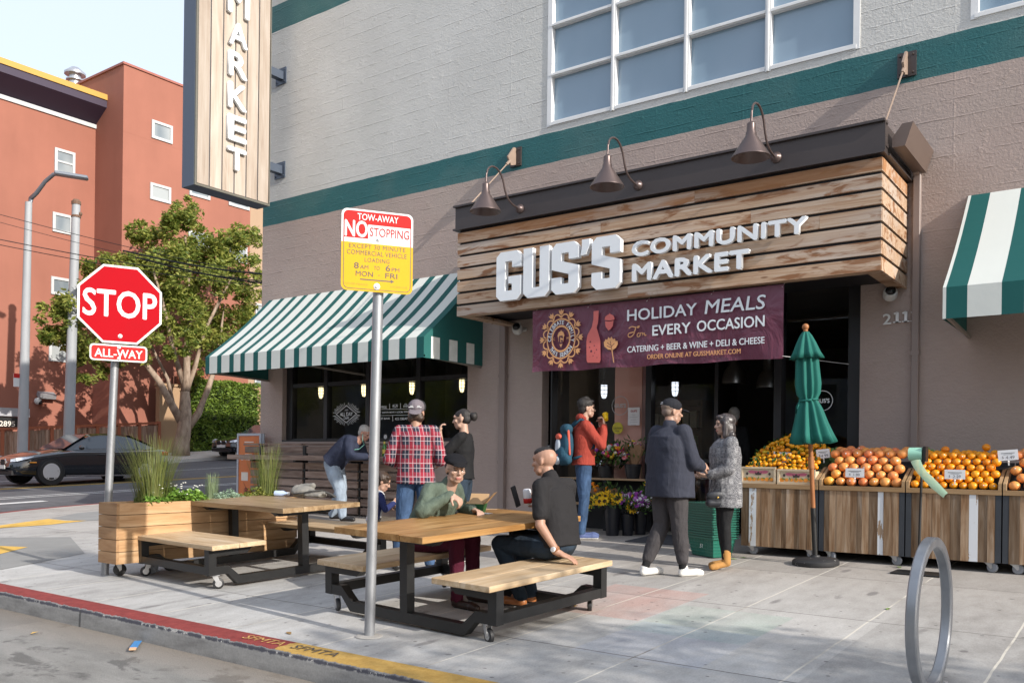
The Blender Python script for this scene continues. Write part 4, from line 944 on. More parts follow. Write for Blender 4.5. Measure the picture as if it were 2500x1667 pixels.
dS = (gs-CAMP).dot(fw); M = panelM(t_, DP(294, 744, dS-.10), (.407, .914)); R8 = .381/math.cos(rad(22.5)); OCT = lambda k: [(R8*k*math.cos(rad(22.5+45*i)), R8*k*math.sin(rad(22.5+45*i))) for i in range(8)]
b = B(); b.prism(OCT(1), M, .003); b.done('plate', M_SWHT, t_)
b = B(); flat(b, OCT(.945), M, .0045); b.done('red_field', M_SRED, t_)
text('STOP', t_, M_SWHT, M @ Matrix.Translation((0, .005, .006)), w=.66, h=.258, off=.028, sx=.8); bolt(t_, M, 0, .06, .014); bolt(t_, M, 0, -.31, .02)
M = panelM(t_, DP(290, 862, dS-.10), (.407, .914)); b = B(); b.prism(rrect(.52, .16, .035), M, .003); b.done('plate', M_SWHT, t_); b = B(); flat(b, rrect(.49, .13, .025), M, .0045); b.done('red_field', M_SRED2, t_)
text('ALL-WAY', t_, M_SWHT, M @ Matrix.Translation((0, -.005, .006)), w=.43, h=.078, off=.03); bolt(t_, M, .0, .055, .016); bolt(t_, M, 0, -.055, .016)
t_, g = post(902, 1552, .013, 2.86, .036, 'parking_sign', 'red and yellow tow-away no stopping sign on a steel post in front', 'road sign')
dP = (g-CAMP).dot(fw); M = panelM(t_, DP(921.5, 615, dP-.06), (.552, .834)); SW, SH = .487, .545
b = B(); b.prism(rrect(SW, SH, .04), M, .003); b.done('plate', M_SWHT, t_)
def U(x, y): return ((x-765)/1240*SW, (795-y)/1390*SH)      # from the enlarged view of the plate
def rect(b, x0, y0, x1, y1, z): a, c = U(x0, y0), U(x1, y1); flat(b, [(a[0], c[1]), (c[0], c[1]), (c[0], a[1]), (a[0], a[1])], M, z)
b = B(); pr = rrect(SW, SH, .04); pr = [p for p in pr if p[1] < U(0, 670)[1]]; y6 = U(0, 668)[1]; pr.sort(key=lambda p: math.atan2(p[1]-(-.2), p[0])); pr = [p for p in pr]; 
bot = [p for p in rrect(SW, SH, .04) if p[1] < 0]; flat(b, [(-SW/2, y6)]+bot+[(SW/2, y6)], M, .0042); b.done('yellow_field', M_SYEL, t_)
b = B(); top = [p for p in rrect(SW*.945, SH*.955, .035) if p[1] > 0]; yt = U(0, 345)[1]; flat(b, top+[(-SW*.4725, yt), (SW*.4725, yt)], M, .0044); rect(b, 180, 340, 600, 590, .0044); rect(b, 178, 590, 190, 668, .0044); rect(b, 1338, 345, 1352, 668, .0044); b.done('red_field', M_SRED2, t_)
b = B(); ou, inn_ = rrect(SW*.945, SH*.955, .035), rrect(SW*.925, SH*.938, .031)
n_ = len(ou)
for i in range(n_):
    j = (i+1) % n_
    if max(ou[i][1], ou[j][1]) > y6: continue
    flat(b, [ou[i], ou[j], inn_[j], inn_[i]], M, .0046)
for s_ in (-1, 1): flat(b, [(s_*SW*.4725, y6), (s_*SW*.4625, y6), (s_*SW*.4625, -SH*.42), (s_*SW*.4725, -SH*.42)], M, .0046)
rect(b, 470, 1278, 1000, 1300, .0046); a = U(1000, 1289); flat(b, [(a[0], a[1]+.013), (a[0], a[1]-.013), (a[0]+.024, a[1])], M, .0048); b.done('ink_lines', M_SBLK, t_)
def st(s, x0, y0, x1, y1, mt, off=0., **k): a, c = U(x0, y0), U(x1, y1); text(s, t_, mt, M @ Matrix.Translation(((a[0]+c[0])/2, (a[1]+c[1])/2, .0056)), w=c[0]-a[0], h=a[1]-c[1], off=off, **k)
st('TOW-AWAY', 415, 170, 1120, 280, M_SWHT, .02); st('NO', 205, 300, 585, 570, M_SWHT, .04); st('STOPPING', 630, 390, 1315, 540, M_SRED2)
st('EXCEPT 30 MINUTE', 275, 690, 1250, 765, M_SBLK, spc=1.1); st('COMMERCIAL VEHICLE', 240, 795, 1275, 875, M_SBLK, spc=1.05); st('LOADING', 545, 915, 975, 985, M_SBLK, spc=1.1)
st('8', 365, 1010, 445, 1110, M_SBLK, .015); st('AM', 468, 1045, 610, 1110, M_SBLK); st('TO', 705, 1045, 805, 1110, M_SBLK); st('6', 910, 1010, 990, 1115, M_SBLK, .015); st('PM', 1015, 1050, 1150, 1115, M_SBLK)
st('MON', 395, 1150, 690, 1235, M_SBLK, .008); st('-', 780, 1195, 810, 1203, M_SBLK); st('FRI', 905, 1150, 1115, 1235, M_SBLK, .008); st('TOWED VEHICLE?', 205, 1362, 605, 1388, mat('ink_faint', (.45, .25, .03))); st('415-553-1235', 990, 1362, 1290, 1388, MATS['ink_faint'])
a = U(775, 585); bolt(t_, M, *a, .016); a = U(757, 1395); bolt(t_, M, *a, .022)
for z in (.2,): b = B(); b.lathe([(.10, 0), (.085, .006), (.037, .008)], n=18); b.done('footing', mat('footing_concrete', (.36, .34, .31), .9, .15, 9), t_)
# ---- hoop bike rack
q = Vector((-.95, -5.66, S*-5.66)); t_ = thing('bike_rack', 'round galvanised steel hoop bike rack at the lower right', 'bike rack', q, (0, 0, rad(-2)))
b = B(); R_, tt = .385, .027; rg = []; n_ = 48
for i in range(n_+1):
    a = rad(-97+374*i/n_*.999) if False else rad(-90+360*i/n_); c = Vector((0, R_*math.cos(a), R_+.005+R_*math.sin(a)*1.0)); er = Vector((0, math.cos(a), math.sin(a)))
    rg.append([c+er*sx*tt+Vector((sy*tt, 0, 0)) for sx, sy in ((1, .75), (.75, 1), (-.75, 1), (-1, .75), (-1, -.75), (-.75, -1), (.75, -1), (1, -.75))])
b.loft(rg, cap=False); b.done('hoop', M_ZINC, t_, 40)
b = B(); b.box(-.08, .08, -.13, .13, 0, .012, bev=.003)
b.done('base_plate', M_ZINC, t_)
for sx in (-.055, .055):
    for sy in (-.1, .1): b = B(); b.cyl((sx, sy, .012), (sx, sy, .03), .014, n=6); b.done('anchor_bolt', M_GALV2, t_)
# ---- produce stalls
M_RECL = wood('reclaimed_planks', [(.05, .028, .015), (.16, .09, .045), (.26, .18, .115), (.38, .31, .25)], 2, 1., .75, .55, 22, .6)
M_RAIL = wood('stall_rail', [(.20, .12, .06), (.32, .20, .10), (.40, .27, .15)], 0, 1., .6, .1, 20); M_RAILY = wood('stall_cheek', [(.22, .14, .07), (.34, .22, .115), (.42, .29, .17)], 1, 1., .6, .1, 20)
M_PEEL = NT('peeling_white'); _f = M_PEEL.noise(M_PEEL.map((6, 6, 1.2)), 2.2, 5, .7); M_PEEL = M_PEEL.base(M_PEEL.mix(M_PEEL.math('GREATER_THAN', _f, .585), (.66, .68, .70), (.33, .23, .15)), .7)
M_STEEL = mat('stall_corner_steel', (.035, .04, .048), .5, .1, 6); M_BEDBLK = mat('stall_bed_black', (.012, .012, .014), .7)
SX = [-3.715, -2.862, -2.008, -1.155, -.30]; SY = -1.30
SL_ = ['planked produce stall carrying the crates of mandarins', 'planked produce stall heaped with pink grapefruit', 'planked produce stall heaped with bright oranges', 'planked produce stall cut by the right edge, more grapefruit']
for k in range(4):
    x0, x1 = SX[k]+.006, SX[k+1]-.006; t_ = thing('produce_stall', SL_[k], 'stall', (0, 0, 0), group='produce stalls along the wall'); R = random.Random(k+20)
    b = B(); bw_ = B(); x = x0+(.052 if k else .0); xe = x1-(.052 if k < 3 else .052); white = {0: .20, 1: .70, 2: .72, 3: 9}[k]
    while x < xe-.02:
        w = R.uniform(.045, .092); w = min(w, xe-x); w = w if xe-x-w > .03 else xe-x
        tg = bw_ if abs((x+w/2-x0)/(x1-x0)-white) < .05 and len(bw_.b.faces) < 6 else b
        tg.box(x+.001, x+w-.001, SY-R.uniform(0, .006), SY+.02, .05, .688); x += w
    b.done('front_planks', M_RECL, t_)
    if len(bw_.b.faces): bw_.done('white_plank', M_PEEL, t_)
    else: bw_.b.free()
    for xa_ in ((x0, x1-.05) if k else (x1-.05,)): b = B(); b.box(xa_, xa_+.05, SY-.004, SY+.02, .05, .688); b.done('corner_strip', M_STEEL, t_)
    b = B(); b.box(x0, x1, SY+.02, SY+.95, .05, .08); b.box(x0, x0+.02, SY+.02, SY+.95, .05, .7); b.box(x1-.02, x1, SY+.02, SY+.95, .05, .7); b.box(x0, x1, SY+.93, SY+.95, .05, 1.0)
    if k: b.quad((x0, SY+.0, .70), (x1, SY+.0, .70), (x1, SY+.42, .93), (x0, SY+.42, .93)); b.quad((x0, SY+.42, .93), (x1, SY+.42, .93), (x1, SY+.95, .96), (x0, SY+.95, .96))
    else: b.box(x0+.02, x1-.02, SY+.02, SY+.93, .66, .70)
    b.done('carcass', M_BEDBLK, t_, fix=False)
    b = B(); b.box(x0, x1, SY-.015, SY+.012, .690, .738, bev=.002); b.done('front_rail', M_RAIL, t_)
    for x in ((x0, x1-.028) if k else (x1-.028,)):
        b = B(); b.prism([(SY-.012, .739), (SY-.012, .80), (SY+.28, .93), (SY+.95, .96), (SY+.95, .70), (SY+.014, .70), (SY+.014, .739)], Matrix.Translation((x, 0, 0)) @ Matrix.Rotation(rad(90), 4, 'Z') @ Matrix.Rotation(rad(90), 4, 'X'), .028); b.done('cheek', M_RAILY, t_)
    for x, y in ((x0+.10, SY+.04), (x1-.10, SY+.04)):
        g = S*y; r = .05; M = Matrix.Translation((x, y, g)) @ Matrix.Rotation(R.uniform(-.4, .4), 4, 'Z'); b = B(); b.box(-.04, .04, -.03, .03, .05-g-.006, .05-g, M); 
        for s_ in (-1, 1): b.prism([(-.035, .048-g), (.03, .048-g), (.035, r), (.02, r-.012)], M @ Matrix.Translation((0, s_*.022, 0)) @ Matrix.Rotation(rad(90), 4, 'X'), .003)
        f = b.done('caster', M_GALV2, t_); b = B(); Q = M @ Matrix.Translation((.028, 0, r)) @ Matrix.Rotation(rad(90), 4, 'X'); b.lathe([(0, -.016), (r*.82, -.016), (r, -.008), (r, .008), (r*.82, .016), (0, .016)], n=18, M=Q.to_3x3(), c=Q.translation); b.done('wheel', M_TYREG, f, 40)
# fruit: every one its own object
def fruitmat(name, stops, sub=.0):
    t = NT(name); oi = t.n('ObjectInfo').outputs['Random']; c = t.ramp(oi, [(i/(len(stops)-1), q) for i, q in enumerate(stops)])
    v = t.n('Mapping'); t.l(t.co(), v.inputs[0]); t.l(t.math('MULTIPLY', oi, 40.), v.inputs['Location']); f = t.noise(v.outputs[0], 14, 4)
    c = t.mix(t.ramp(f, [(.5, 0), (.75, .5)]), c, t.mix(1., c, (1.0, .62, .45), 'MULTIPLY'))
    t.base(c, .38, 0, .45); t.bump(t.noise(t.co(), 260, 2), .12, .003); return t.m
FR_O = fruitmat('orange_peel', [(.72, .255, .004), (.80, .32, .006), (.74, .22, .006), (.82, .36, .012)]); FR_G = fruitmat('grapefruit_peel', [(.72, .26, .075), (.76, .33, .085), (.70, .20, .075), (.78, .37, .06)]); FR_M = fruitmat('mandarin_peel', [(.74, .30, .004), (.78, .36, .006), (.70, .22, .004), (.60, .40, .012)])
M_STICK = mat('fruit_sticker', (.75, .72, .68)); M_STEM = mat('stem_green', (.12, .16, .05)); M_CLEAF = leafmat('citrus_leaf', (.03, .085, .012), (.07, .16, .022), .15)
def fruitmesh(name, r, mt, flat_=.95, sticker=False, leaf=False):
    b = B(); b.ball((0, 0, 0), (r, r, r*flat_), 18, 12); b.mi = 1
    if sticker: b.lathe([(0, r*1.012), (r*.14, r*1.004)], n=8, M=Euler((rad(75), 0, rad(10))).to_matrix())
    b.lathe([(r*.10, r*flat_*.985), (0, r*flat_*1.03)], n=6)
    if leaf:
        b.mi = 2; R = random.Random(len(name)+leaf)
        for k in range(2):
            M = Euler((R.uniform(.2, 1.2), 0, R.uniform(0, 6.28))).to_matrix(); o = Vector((0, 0, r*.9)); L = r*1.9
            b.quad(*[o+M @ Vector(p) for p in ((0, 0, 0), (.22*L, .5*L, .06*L), (0, L, 0), (-.22*L, .5*L, .06*L))])
    return b.mesh(name, [mt, M_STICK if sticker else M_STEM, M_CLEAF], 60)
def putfruit(mesh, name, p, lb, grp, R):
    o = bpy.data.objects.new(name, mesh); COL.objects.link(o); o.location = p; o.rotation_euler = (R.uniform(-.5, .5), R.uniform(-.5, .5), R.uniform(0, 6.28)) if len(mesh.materials) and 'leaf' in mesh.name else (R.uniform(-.25, .25), R.uniform(-.25, .25), R.uniform(-.5, .5)); tag(o, lb, 'fruit', grp); s = R.uniform(.93, 1.05); o.scale = (s, s, s*R.uniform(.94, 1.03))
def heap(x0, x1, r, rows, flat_rows, z0, meshes, name, lb, grp, seed, extra=()):
    R = random.Random(seed); n = int((x1-x0-.01)/(2*r)); pit = (x1-x0-2*r)/max(1, n-1)
    y, z = SY+.012+r, z0+r
    for k in range(rows+flat_rows):
        off = 0 if k % 2 == 0 else pit/2
        for i in range(n-(k % 2)):
            putfruit(meshes[0 if R.random() < .72 else 1], name, (x0+r+off+i*pit+R.uniform(-.006, .006), y+R.uniform(-.004, .004), z+R.uniform(-.004, .006)+(R.uniform(-.01, .012) if k >= rows else 0)), lb, grp, R)
        if k < rows-1: y += r*1.02; z += r*1.38
        else: y += r*1.65; z += r*.28
    for ex in extra: putfruit(meshes[0], name, ex, lb, grp, R)
mo = [fruitmesh('orange', .0415, FR_O), fruitmesh('orange_stickered', .0415, FR_O, sticker=True)]; mg = [fruitmesh('grapefruit', .053, FR_G, .93), fruitmesh('grapefruit_stickered', .053, FR_G, .93, sticker=True)]
heap(SX[1]+.038, SX[2]-.038, .053, 5, 2, .728, mg, 'grapefruit', 'pink grapefruit heaped on the stall beside the green umbrella', 'grapefruit on the stall by the umbrella', 31)
heap(SX[2]+.038, SX[3]-.038, .0415, 6, 2, .728, mo, 'orange', 'bright orange heaped on the stall behind the bag roll stand', 'oranges on the stall behind the bag stand', 32, extra=[(FY(2408, 1092, -.86).x, -.86, FY(2408, 1092, -.86).z), (FY(2308, 1096, -.90).x, -.90, FY(2308, 1098, -.90).z)])
heap(SX[3]+.038, SX[3]+.40, .053, 5, 1, .728, mg, 'grapefruit', 'pink grapefruit on the stall cut by the right edge', 'grapefruit on the rightmost stall', 33)
# crates of mandarins
M_CRATE = wood('crate_pine', [(.42, .31, .20), (.58, .46, .31), (.66, .55, .40)], 0, 1., .7, .06, 14); M_CPRO = mat('crate_print_orange', (.72, .26, .03), .6, .3, 30); M_CPRG = mat('crate_print_leaf', (.10, .22, .05), .6); M_CPRP = mat('crate_print_pink', (.50, .12, .18), .6, .2, 20); M_CPRB = mat('crate_print_dark', (.05, .03, .03), .6)
def crate(label, x0, x1, y0, z0, h, d):
    t_ = thing('fruit_crate', label, 'crate', (x0, y0, z0), group='printed pine crates of mandarins'); w = x1-x0
    b = B(); b.box(.012, w-.012, 0, .008, .02, h-.02); b.box(0, .008, .01, d, .02, h-.02); b.box(w-.008, w, .01, d, .02, h-.02); b.box(0, w, d, d+.008, .02, h); b.box(0, w, .01, d, .012, .02); b.done('panels', M_CRATE, t_)
    b = B()
    for zz in (.0, h-.022): b.box(0, w, -.012, .0, zz, zz+.022)
    for xx in (0, w-.022): b.box(xx, xx+.022, -.010, -.0005, .022, h-.022)
    b.done('battens', M_CRATE, t_)
    b = B(); R = random.Random(int(x0*-100)); F = Matrix.Translation((0, -.001, 0)) @ Matrix.Rotation(rad(90), 4, 'X')
    for k in range(7):
        cx = .05+(w-.1)*k/6; r = R.uniform(.016, .024); flat(b, [(cx+r*1.2*math.cos(i*.628), .048+r*math.sin(i*.628)) for i in range(10)], F, .0002*k+.0002)
    b.done('print_fruit', M_CPRO, t_); b = B()
    for k in range(5):
        cx = .07+(w-.14)*k/4; a = R.uniform(0, 3); flat(b, [(cx+.024*math.cos(a), .06+.024*math.sin(a)), (cx-.008*math.sin(a), .06+.008*math.cos(a)), (cx-.024*math.cos(a), .06-.024*math.sin(a)), (cx+.008*math.sin(a), .06-.008*math.cos(a))], F, .0018+.0001*k)
    b.done('print_leaves', M_CPRG, t_); b = B(); hc = h-.06
    flat(b, [(w*.2, hc+.012), (w*.3, hc+.022), (w*.5, hc+.012), (w*.7, hc+.022), (w*.8, hc+.012), (w*.74, hc-.012), (w*.5, hc-.018), (w*.26, hc-.012)], F, .001); b.done('print_ribbon', M_CPRP, t_); b = B(); flat(b, [(w*.42, hc-.03), (w*.58, hc-.03), (w*.6, hc+.005), (w*.55, hc-.01), (w*.5, hc+.01), (w*.45, hc-.01), (w*.4, hc+.005)], F, .0015)
    for s_ in (.18, .82): flat(b, [(w*s_+.014*math.cos(i*.785), h*.58+.017*math.sin(i*.785)) for i in range(8)], F, .0012)
    b.done('print_crown', M_CPRB, t_)
zc = .739; cr = [FY(1808, 1150, SY-.0).x, FY(1893.5, 1150, SY).x, FY(1897, 1150, SY).x, FY(1990, 1150, SY).x]
crate('printed pine crate of mandarins at the left corner of the stall', cr[0], cr[1], SY+.015, zc-.0, .185, .34)
crate('printed pine crate of mandarins behind the umbrella pole', cr[2], min(cr[3], SX[1]-.04), SY+.015, zc, .165, .34)
mm = [fruitmesh('mandarin', .031, FR_M, .86), fruitmesh('mandarin_leafy', .031, FR_M, .86, leaf=1), fruitmesh('mandarin_leafy', .031, FR_M, .86, leaf=4)]
R = random.Random(5); cnt = 0; x0, x1 = cr[0]+.02, SX[1]-.05
for j in range(12):
    v = j/11; y = SY+.05+.70*v
    for i in range(14):
        u = (i+.5*(j % 2))/13.5; x = x0+.03+(x1-x0-.06)*u
        top = .90+.36*min(1, v*1.5)*max(0, 1-abs(u-.48)*1.25)**.8+.05*v
        if top < .895+.02*v: continue
        putfruit(mm[0] if R.random() < .5 else mm[1+(R.random() < .5)], 'mandarin', (x+R.uniform(-.01, .01), y+R.uniform(-.01, .01), top+R.uniform(-.01, .014)), 'small leafy mandarin heaped above the printed crates', 'mandarins above the crates', R); cnt += 1
b = B()
pts = [[(x0+(x1-x0)*u/6, SY+.04+.75*v/6, .70+.15*min(1, v/6*1.5)+(.34*min(1, v/6*1.5)*max(0, 1-abs(u/6-.48)*1.25)**.8)) for u in range(7)] for v in range(7)]
for v in range(6):
    for u in range(6): b.quad(pts[v][u], pts[v][u+1], pts[v+1][u+1], pts[v+1][u])
t_ = b.done('fruit_liner', mat('liner_green', (.03, .05, .015), .9), None); tag(t_, 'dark green liner under the heaped mandarins', 'liner')
M_SPR = leafmat('sprout_green', (.12, .24, .06), (.24, .38, .12), .1)
for i, (px, py, lb) in enumerate(((2050, 1092, 'pale green sprouts heaped between mandarins and grapefruit'), (2262, 1096, 'pale green sprouts behind the bag roll stand'))):
    q = FY(px, py, -.62); t_ = thing('sprout_heap', lb, 'vegetable', (q.x, -.62, q.z-.10)); b = B(); R = random.Random(i)
    for k in range(26): a = R.uniform(0, 6.28); r = .11*math.sqrt(R.random()); b.ball((r*math.cos(a), r*math.sin(a)*.7, .10-.5*r+R.uniform(-.01, .015)), R.uniform(.016, .023), 7, 5)
    for k in range(9): a = R.uniform(0, 6.28); b.quad(*[Vector((math.cos(a)*.05, math.sin(a)*.05, .02))+Euler((R.uniform(-.6, .6), R.uniform(-.6, .6), a)).to_matrix() @ Vector(p) for p in ((0, -.04, 0), (.12, -.03, .02), (.14, .03, .03), (0, .04, 0))])
    b.box(-.1, .1, -.06, .06, -.14, .04); b.done('sprouts', M_SPR, t_)
# price cards
M_CARD = mat('card_white', (.74, .75, .76), .5, .02, 5); M_CINK = mat('card_ink', (.05, .05, .06), .6); M_CINK2 = mat('card_pen', (.16, .16, .18), .6)
for (x0, y0, x1, y1, yp, s, lb, rl) in ((1888, 1103, 1932, 1128, -1.02, '2 49', 'white price card 2 49 among the mandarins', -4), (1993, 1096, 2026, 1118, -1.0, '4 99', 'white price card 4 99 by the umbrella pole', 6), (2064, 1143, 2110, 1164, -1.33, '1 99', 'white price card 1 99 in front of the grapefruit', 0), (2306, 1146.5, 2356.5, 1168.5, -1.33, '2 29', 'white price card 2 29 in front of the oranges', 0), (2436, 1098, 2486, 1123, -1.16, '4 49', 'white price card 4 49 at the right end of the oranges', 5)):
    a, c = FY(x0, y1, yp), FY(x1, y0, yp); w, h = c.x-a.x, c.z-a.z; t_ = thing('price_card', lb, 'price card', ((a.x+c.x)/2, yp, (a.z+c.z)/2), (0, rad(-rl), 0), 'price cards on the fruit')
    b = B(); b.box(-w/2, w/2, 0, .003, -h/2, h/2); b.done('card', M_CARD, t_); b = B(); b.box(-.006, .006, .0035, .006, -h/2-.05, 0); b.ball((0, .004, -h/2-.012), .010, 6, 5); b.done('clip', MATS['fruit_sticker'], t_)
    b = B(); b.box(-w*.34, w*.34, -.0012, 0, h*.17, h*.22); b.box(-w*.22, w*.22, -.0012, 0, h*.05, h*.08); b.done('print', M_CINK, t_); text('$', t_, M_CINK2, face(-w*.26, -.0015, -h*.22), h=h*.28); text(s, t_, M_CINK2, face(w*.1, -.0015, -h*.22), h=h*.30, off=.005)
# ---- folded parasol
g = G(1990, 1378); g = Vector((-2.775, -1.665, S*-1.665)); t_ = thing('parasol', 'closed green parasol with wooden pole standing before the fruit stalls', 'umbrella', g); ln = .055; t_.rotation_euler = (UP-rt*ln).to_track_quat('Z', 'Y').to_euler()
M_GRN = NT('parasol_canvas'); _n = M_GRN.noise(M_GRN.map((1, 1, .5)), 4, 4); M_GRN = M_GRN.base(M_GRN.ramp(_n, [(.3, (.013, .105, .085)), (.7, (.019, .14, .112))]), .75, 0, .2); M_POLE = wood('parasol_pole', [(.20, .075, .03), (.32, .13, .05), (.40, .19, .08)], 2, 1., .4, 0, 30); M_BASE = NT('base_black'); _n = M_BASE.noise(M_BASE.co(), 26, 5, .7); M_BASE = M_BASE.base(M_BASE.mix(M_BASE.math('GREATER_THAN', _n, .66), (.022, .022, .024), (.42, .40, .37)), .6)
b = B(); b.lathe([(.225, 0), (.23, .01), (.23, .045), (.21, .062), (.12, .075), (.05, .085), (.045, .10)], n=32); b.done('base', M_BASE, t_, 40)
b = B(); b.cyl((0, 0, .09), (0, 0, .58), .026, n=14); b.done('sleeve', M_BLKST, t_, 40)
b = B(); b.cyl((0, 0, .55), (0, 0, 2.36), .0225, n=14); b.cyl((0, 0, .98), (0, 0, 1.10), .031, n=14); b.done('pole', M_POLE, t_, 40)
b = B(); b.ball((0, 0, 2.42), .034, 14, 10); b.cyl((0, 0, 2.36), (0, 0, 2.40), .022, n=12); b.done('finial', M_POLE, t_, True)
def pleat(prof, n, amp, ph=0):
    rg = []
    for r, z, am, ox in prof:
        rg.append([Vector((ox*rt.x+(r*(1+am*math.cos(n*a+ph+.7*math.sin(a*2)))*math.cos(a)), ox*rt.y+r*(1+am*math.cos(n*a+ph+.7*math.sin(a*2)))*math.sin(a), z+(.012*math.cos(n*a) if am > .2 and r > .15 else 0))) for a in [2*math.pi*i/96 for i in range(96)]])
    return rg
b = B(); b.loft(pleat([(.05, 2.30, .1, 0), (.10, 2.14, .14, 0), (.105, 1.98, .16, 0), (.112, 1.84, .18, 0), (.10, 1.74, .2, 0), (.078, 1.69, .16, 0), (.082, 1.66, .16, 0), (.11, 1.58, .2, .004), (.142, 1.44, .22, .012), (.172, 1.32, .23, .02), (.195, 1.235, .24, .03), (.10, 1.25, .2, .02)], 9, .2), cap=False); b.done('canopy', M_GRN, t_, True)
b = B(); b.loft(pleat([(.03, 2.37, .05, 0), (.055, 2.33, .12, 0), (.085, 2.26, .14, 0), (.12, 2.16, .16, 0), (.150, 2.095, .18, 0), (.09, 2.12, .1, 0)], 8, .2, 1.), cap=False); b.done('flounce', M_GRN, t_, True)
b = B(); b.tube([(.088*math.cos(a), .088*math.sin(a), 1.675+.006*math.sin(2*a)) for a in [i*.2618 for i in range(25)]], .012, 6); b.tube([(.02, -.09, 1.67), (.03, -.125, 1.60), (.02, -.12, 1.52)], .009, 5); b.tube([(.0, -.09, 1.67), (-.02, -.12, 1.61), (-.03, -.125, 1.55)], .009, 5); b.done('tie', M_GRN, t_, True)
# ---- bag roll on a stand
M_BAG = NT('bag_film'); M_BAG.base((.42, .66, .50), .25, 0, .5); M_BAG.p.inputs['Transmission Weight'].default_value = .35; M_BAG = M_BAG.m
g = G(2262, 1408); g = Vector((-1.80, -1.70, S*-1.7)); t_ = thing('bag_roll_stand', 'green plastic bag roll on a thin black stand before the oranges', 'stand', g)
b = B(); b.box(-.22, .22, -.16, .16, 0, .012, bev=.004); b.done('base', M_BLKST, t_); tp = DP(2246, 1108, (g-CAMP).dot(fw))-g
b = B(); b.cyl((0, 0, .01), (tp.x+.02, tp.y, tp.z-.02), .012, n=8); b.done('pole', M_BLKST, t_)
b = B(); b.beam(tp+Vector((.03, 0, -.10)), tp+Vector((.03, 0, .06)), .02, .05); b.cyl(tp+Vector((-.10, 0, .0)), tp+Vector((.03, 0, .0)), .012, n=8); b.box(tp.x+.05-.012, tp.x+.05+.012, tp.y-.06, tp.y+.06, tp.z-.07, tp.z+.07); b.done('holder', M_BLKST, t_)
b = B(); b.lathe([(.014, -.06), (.062, -.06), (.062, .06), (.014, .06)], n=24, M=Matrix.Rotation(rad(90), 3, 'Y'), c=tp+Vector((-.035, 0, 0))); b.done('bag_roll', mat('bag_roll_green', (.30, .58, .44), .35, .05, 30, spec=.5), t_, 40)
b = B(); pr = None; d0 = (g-CAMP).dot(fw)-.10
for (xa, ya, xb, yb) in ((2223, 1126, 2247, 1121), (2230, 1140, 2252, 1134), (2240, 1155, 2262, 1150), (2258, 1175, 2276, 1163), (2275, 1192, 2290, 1177), (2303, 1215, 2314, 1203)):
    a, c = DP(xa, ya, d0)-g, DP(xb, yb, d0-.03)-g; vs = [b.b.verts.new(a), b.b.verts.new((a+c)/2+Vector((0, -.012, .006))), b.b.verts.new(c)]
    if pr: b._f([pr[0], pr[1], vs[1], vs[0]]); b._f([pr[1], pr[2], vs[2], vs[1]])
    pr = vs
b.done('loose_bag', M_BAG, t_, True, fix=False)
# ================================================================ DRINKS BAR, POSTER, FLOWERS, TABLE THINGS
M_GREYW = wood('weathered_planks', [(.06, .042, .034), (.17, .115, .09), (.27, .20, .165), (.36, .29, .25)], 0, 1., .75, .3, 22)
fy = -.36; xa, xb = FY(583, 1110, fy).x, FY(989, 1134, -.62).x
bar = thing('drinks_bar', 'long weathered plank bar counter along the cafe window', 'bar counter')
b = B(); b.box(xa, xb-.42, fy-.26, fy-.015, .905, .99, bev=.004); b.box(xb-.418, xb, fy-.26, fy-.015, .905, .99, bev=.004); b.done('counter', M_GREYW, bar)
posts = [xa+.65, xa+1.83, xa+3.2, xb-.30]
b = B(); R = random.Random(3); zt = .86
for k in range(6):
    z1 = zt-k*.146; z0 = z1-.112; cuts = [xa+.35]+[p+.035 for p in posts[:-1]]+[xb]
    for a, c in zip(cuts[:-1], cuts[1:]): b.box(a+.04, c-.04, fy-.03, fy+.0, z0, z1)
b.done('planks', M_GREYW, bar)
b = B(); cuts = [xa+.12]+posts[:-1]+[xb-.1]
for a, c in zip(cuts[:-1], cuts[1:]): b.box(a+.05, c-.05, fy+.01, fy+.035, 1.03, 1.145); b.box(a+.045, c-.045, fy-.02, fy+.06, 1.165, 1.20)
b.done('back_rail', M_GREYW, bar)
for p in posts: b = B(); b.box(p-.035, p+.035, fy+.0, fy+.06, S*fy, 1.16); b.box(p-.03, p+.03, fy-.22, fy+.0, .87, .904); b.done('post', M_BLKST, bar)
# poster stand
M_ORG = mat('poster_orange', (.60, .17, .05), .55, .1, 5); M_ALU = mat('poster_frame', (.42, .45, .50), .4, .06, 5, metal=.3)
q0, q1 = FY(582, 1058, -.16), FY(640, 1058, -.16); w = q1.x-q0.x; zb = S*-.16; h = q0.z-zb
t_ = thing('poster_stand', 'orange catering poster in a grey metal stand at the building corner', 'poster stand', (q0.x, -.16, zb))
b = B(); t = .045; b.box(0, t, -.03, .03, 0, h); b.box(w-t, w, -.03, .03, 0, h); b.box(t, w-t, -.03, .03, h-t, h); b.box(t, w-t, -.03, .03, .03, .03+t); b.box(w, w+.05, .0, .03, 0, h-.01); b.done('frame', M_ALU, t_)
b = B(); b.box(t, w-t, -.015, .0, .03+t, h-t); b.done('poster', M_ORG, t_)
M_PW = mat('poster_white', (.70, .64, .56), .5, .1, 9)
text('CATERING', t_, M_PW, face(w*.5, -.018, h*.665), w=w*.72, h=h*.055, off=.02); b = B(); b.box(w*.3, w*.68, -.0175, -.016, h*.875, h*.89); b.box(w*.26, w*.74, -.0175, -.016, h*.84, h*.852); b.box(w*.33, w*.62, -.0175, -.016, h*.715, h*.722)
b.box(w*.18, w*.46, -.0175, -.016, h*.36, h*.475); b.done('print', M_PW, t_); b = B()
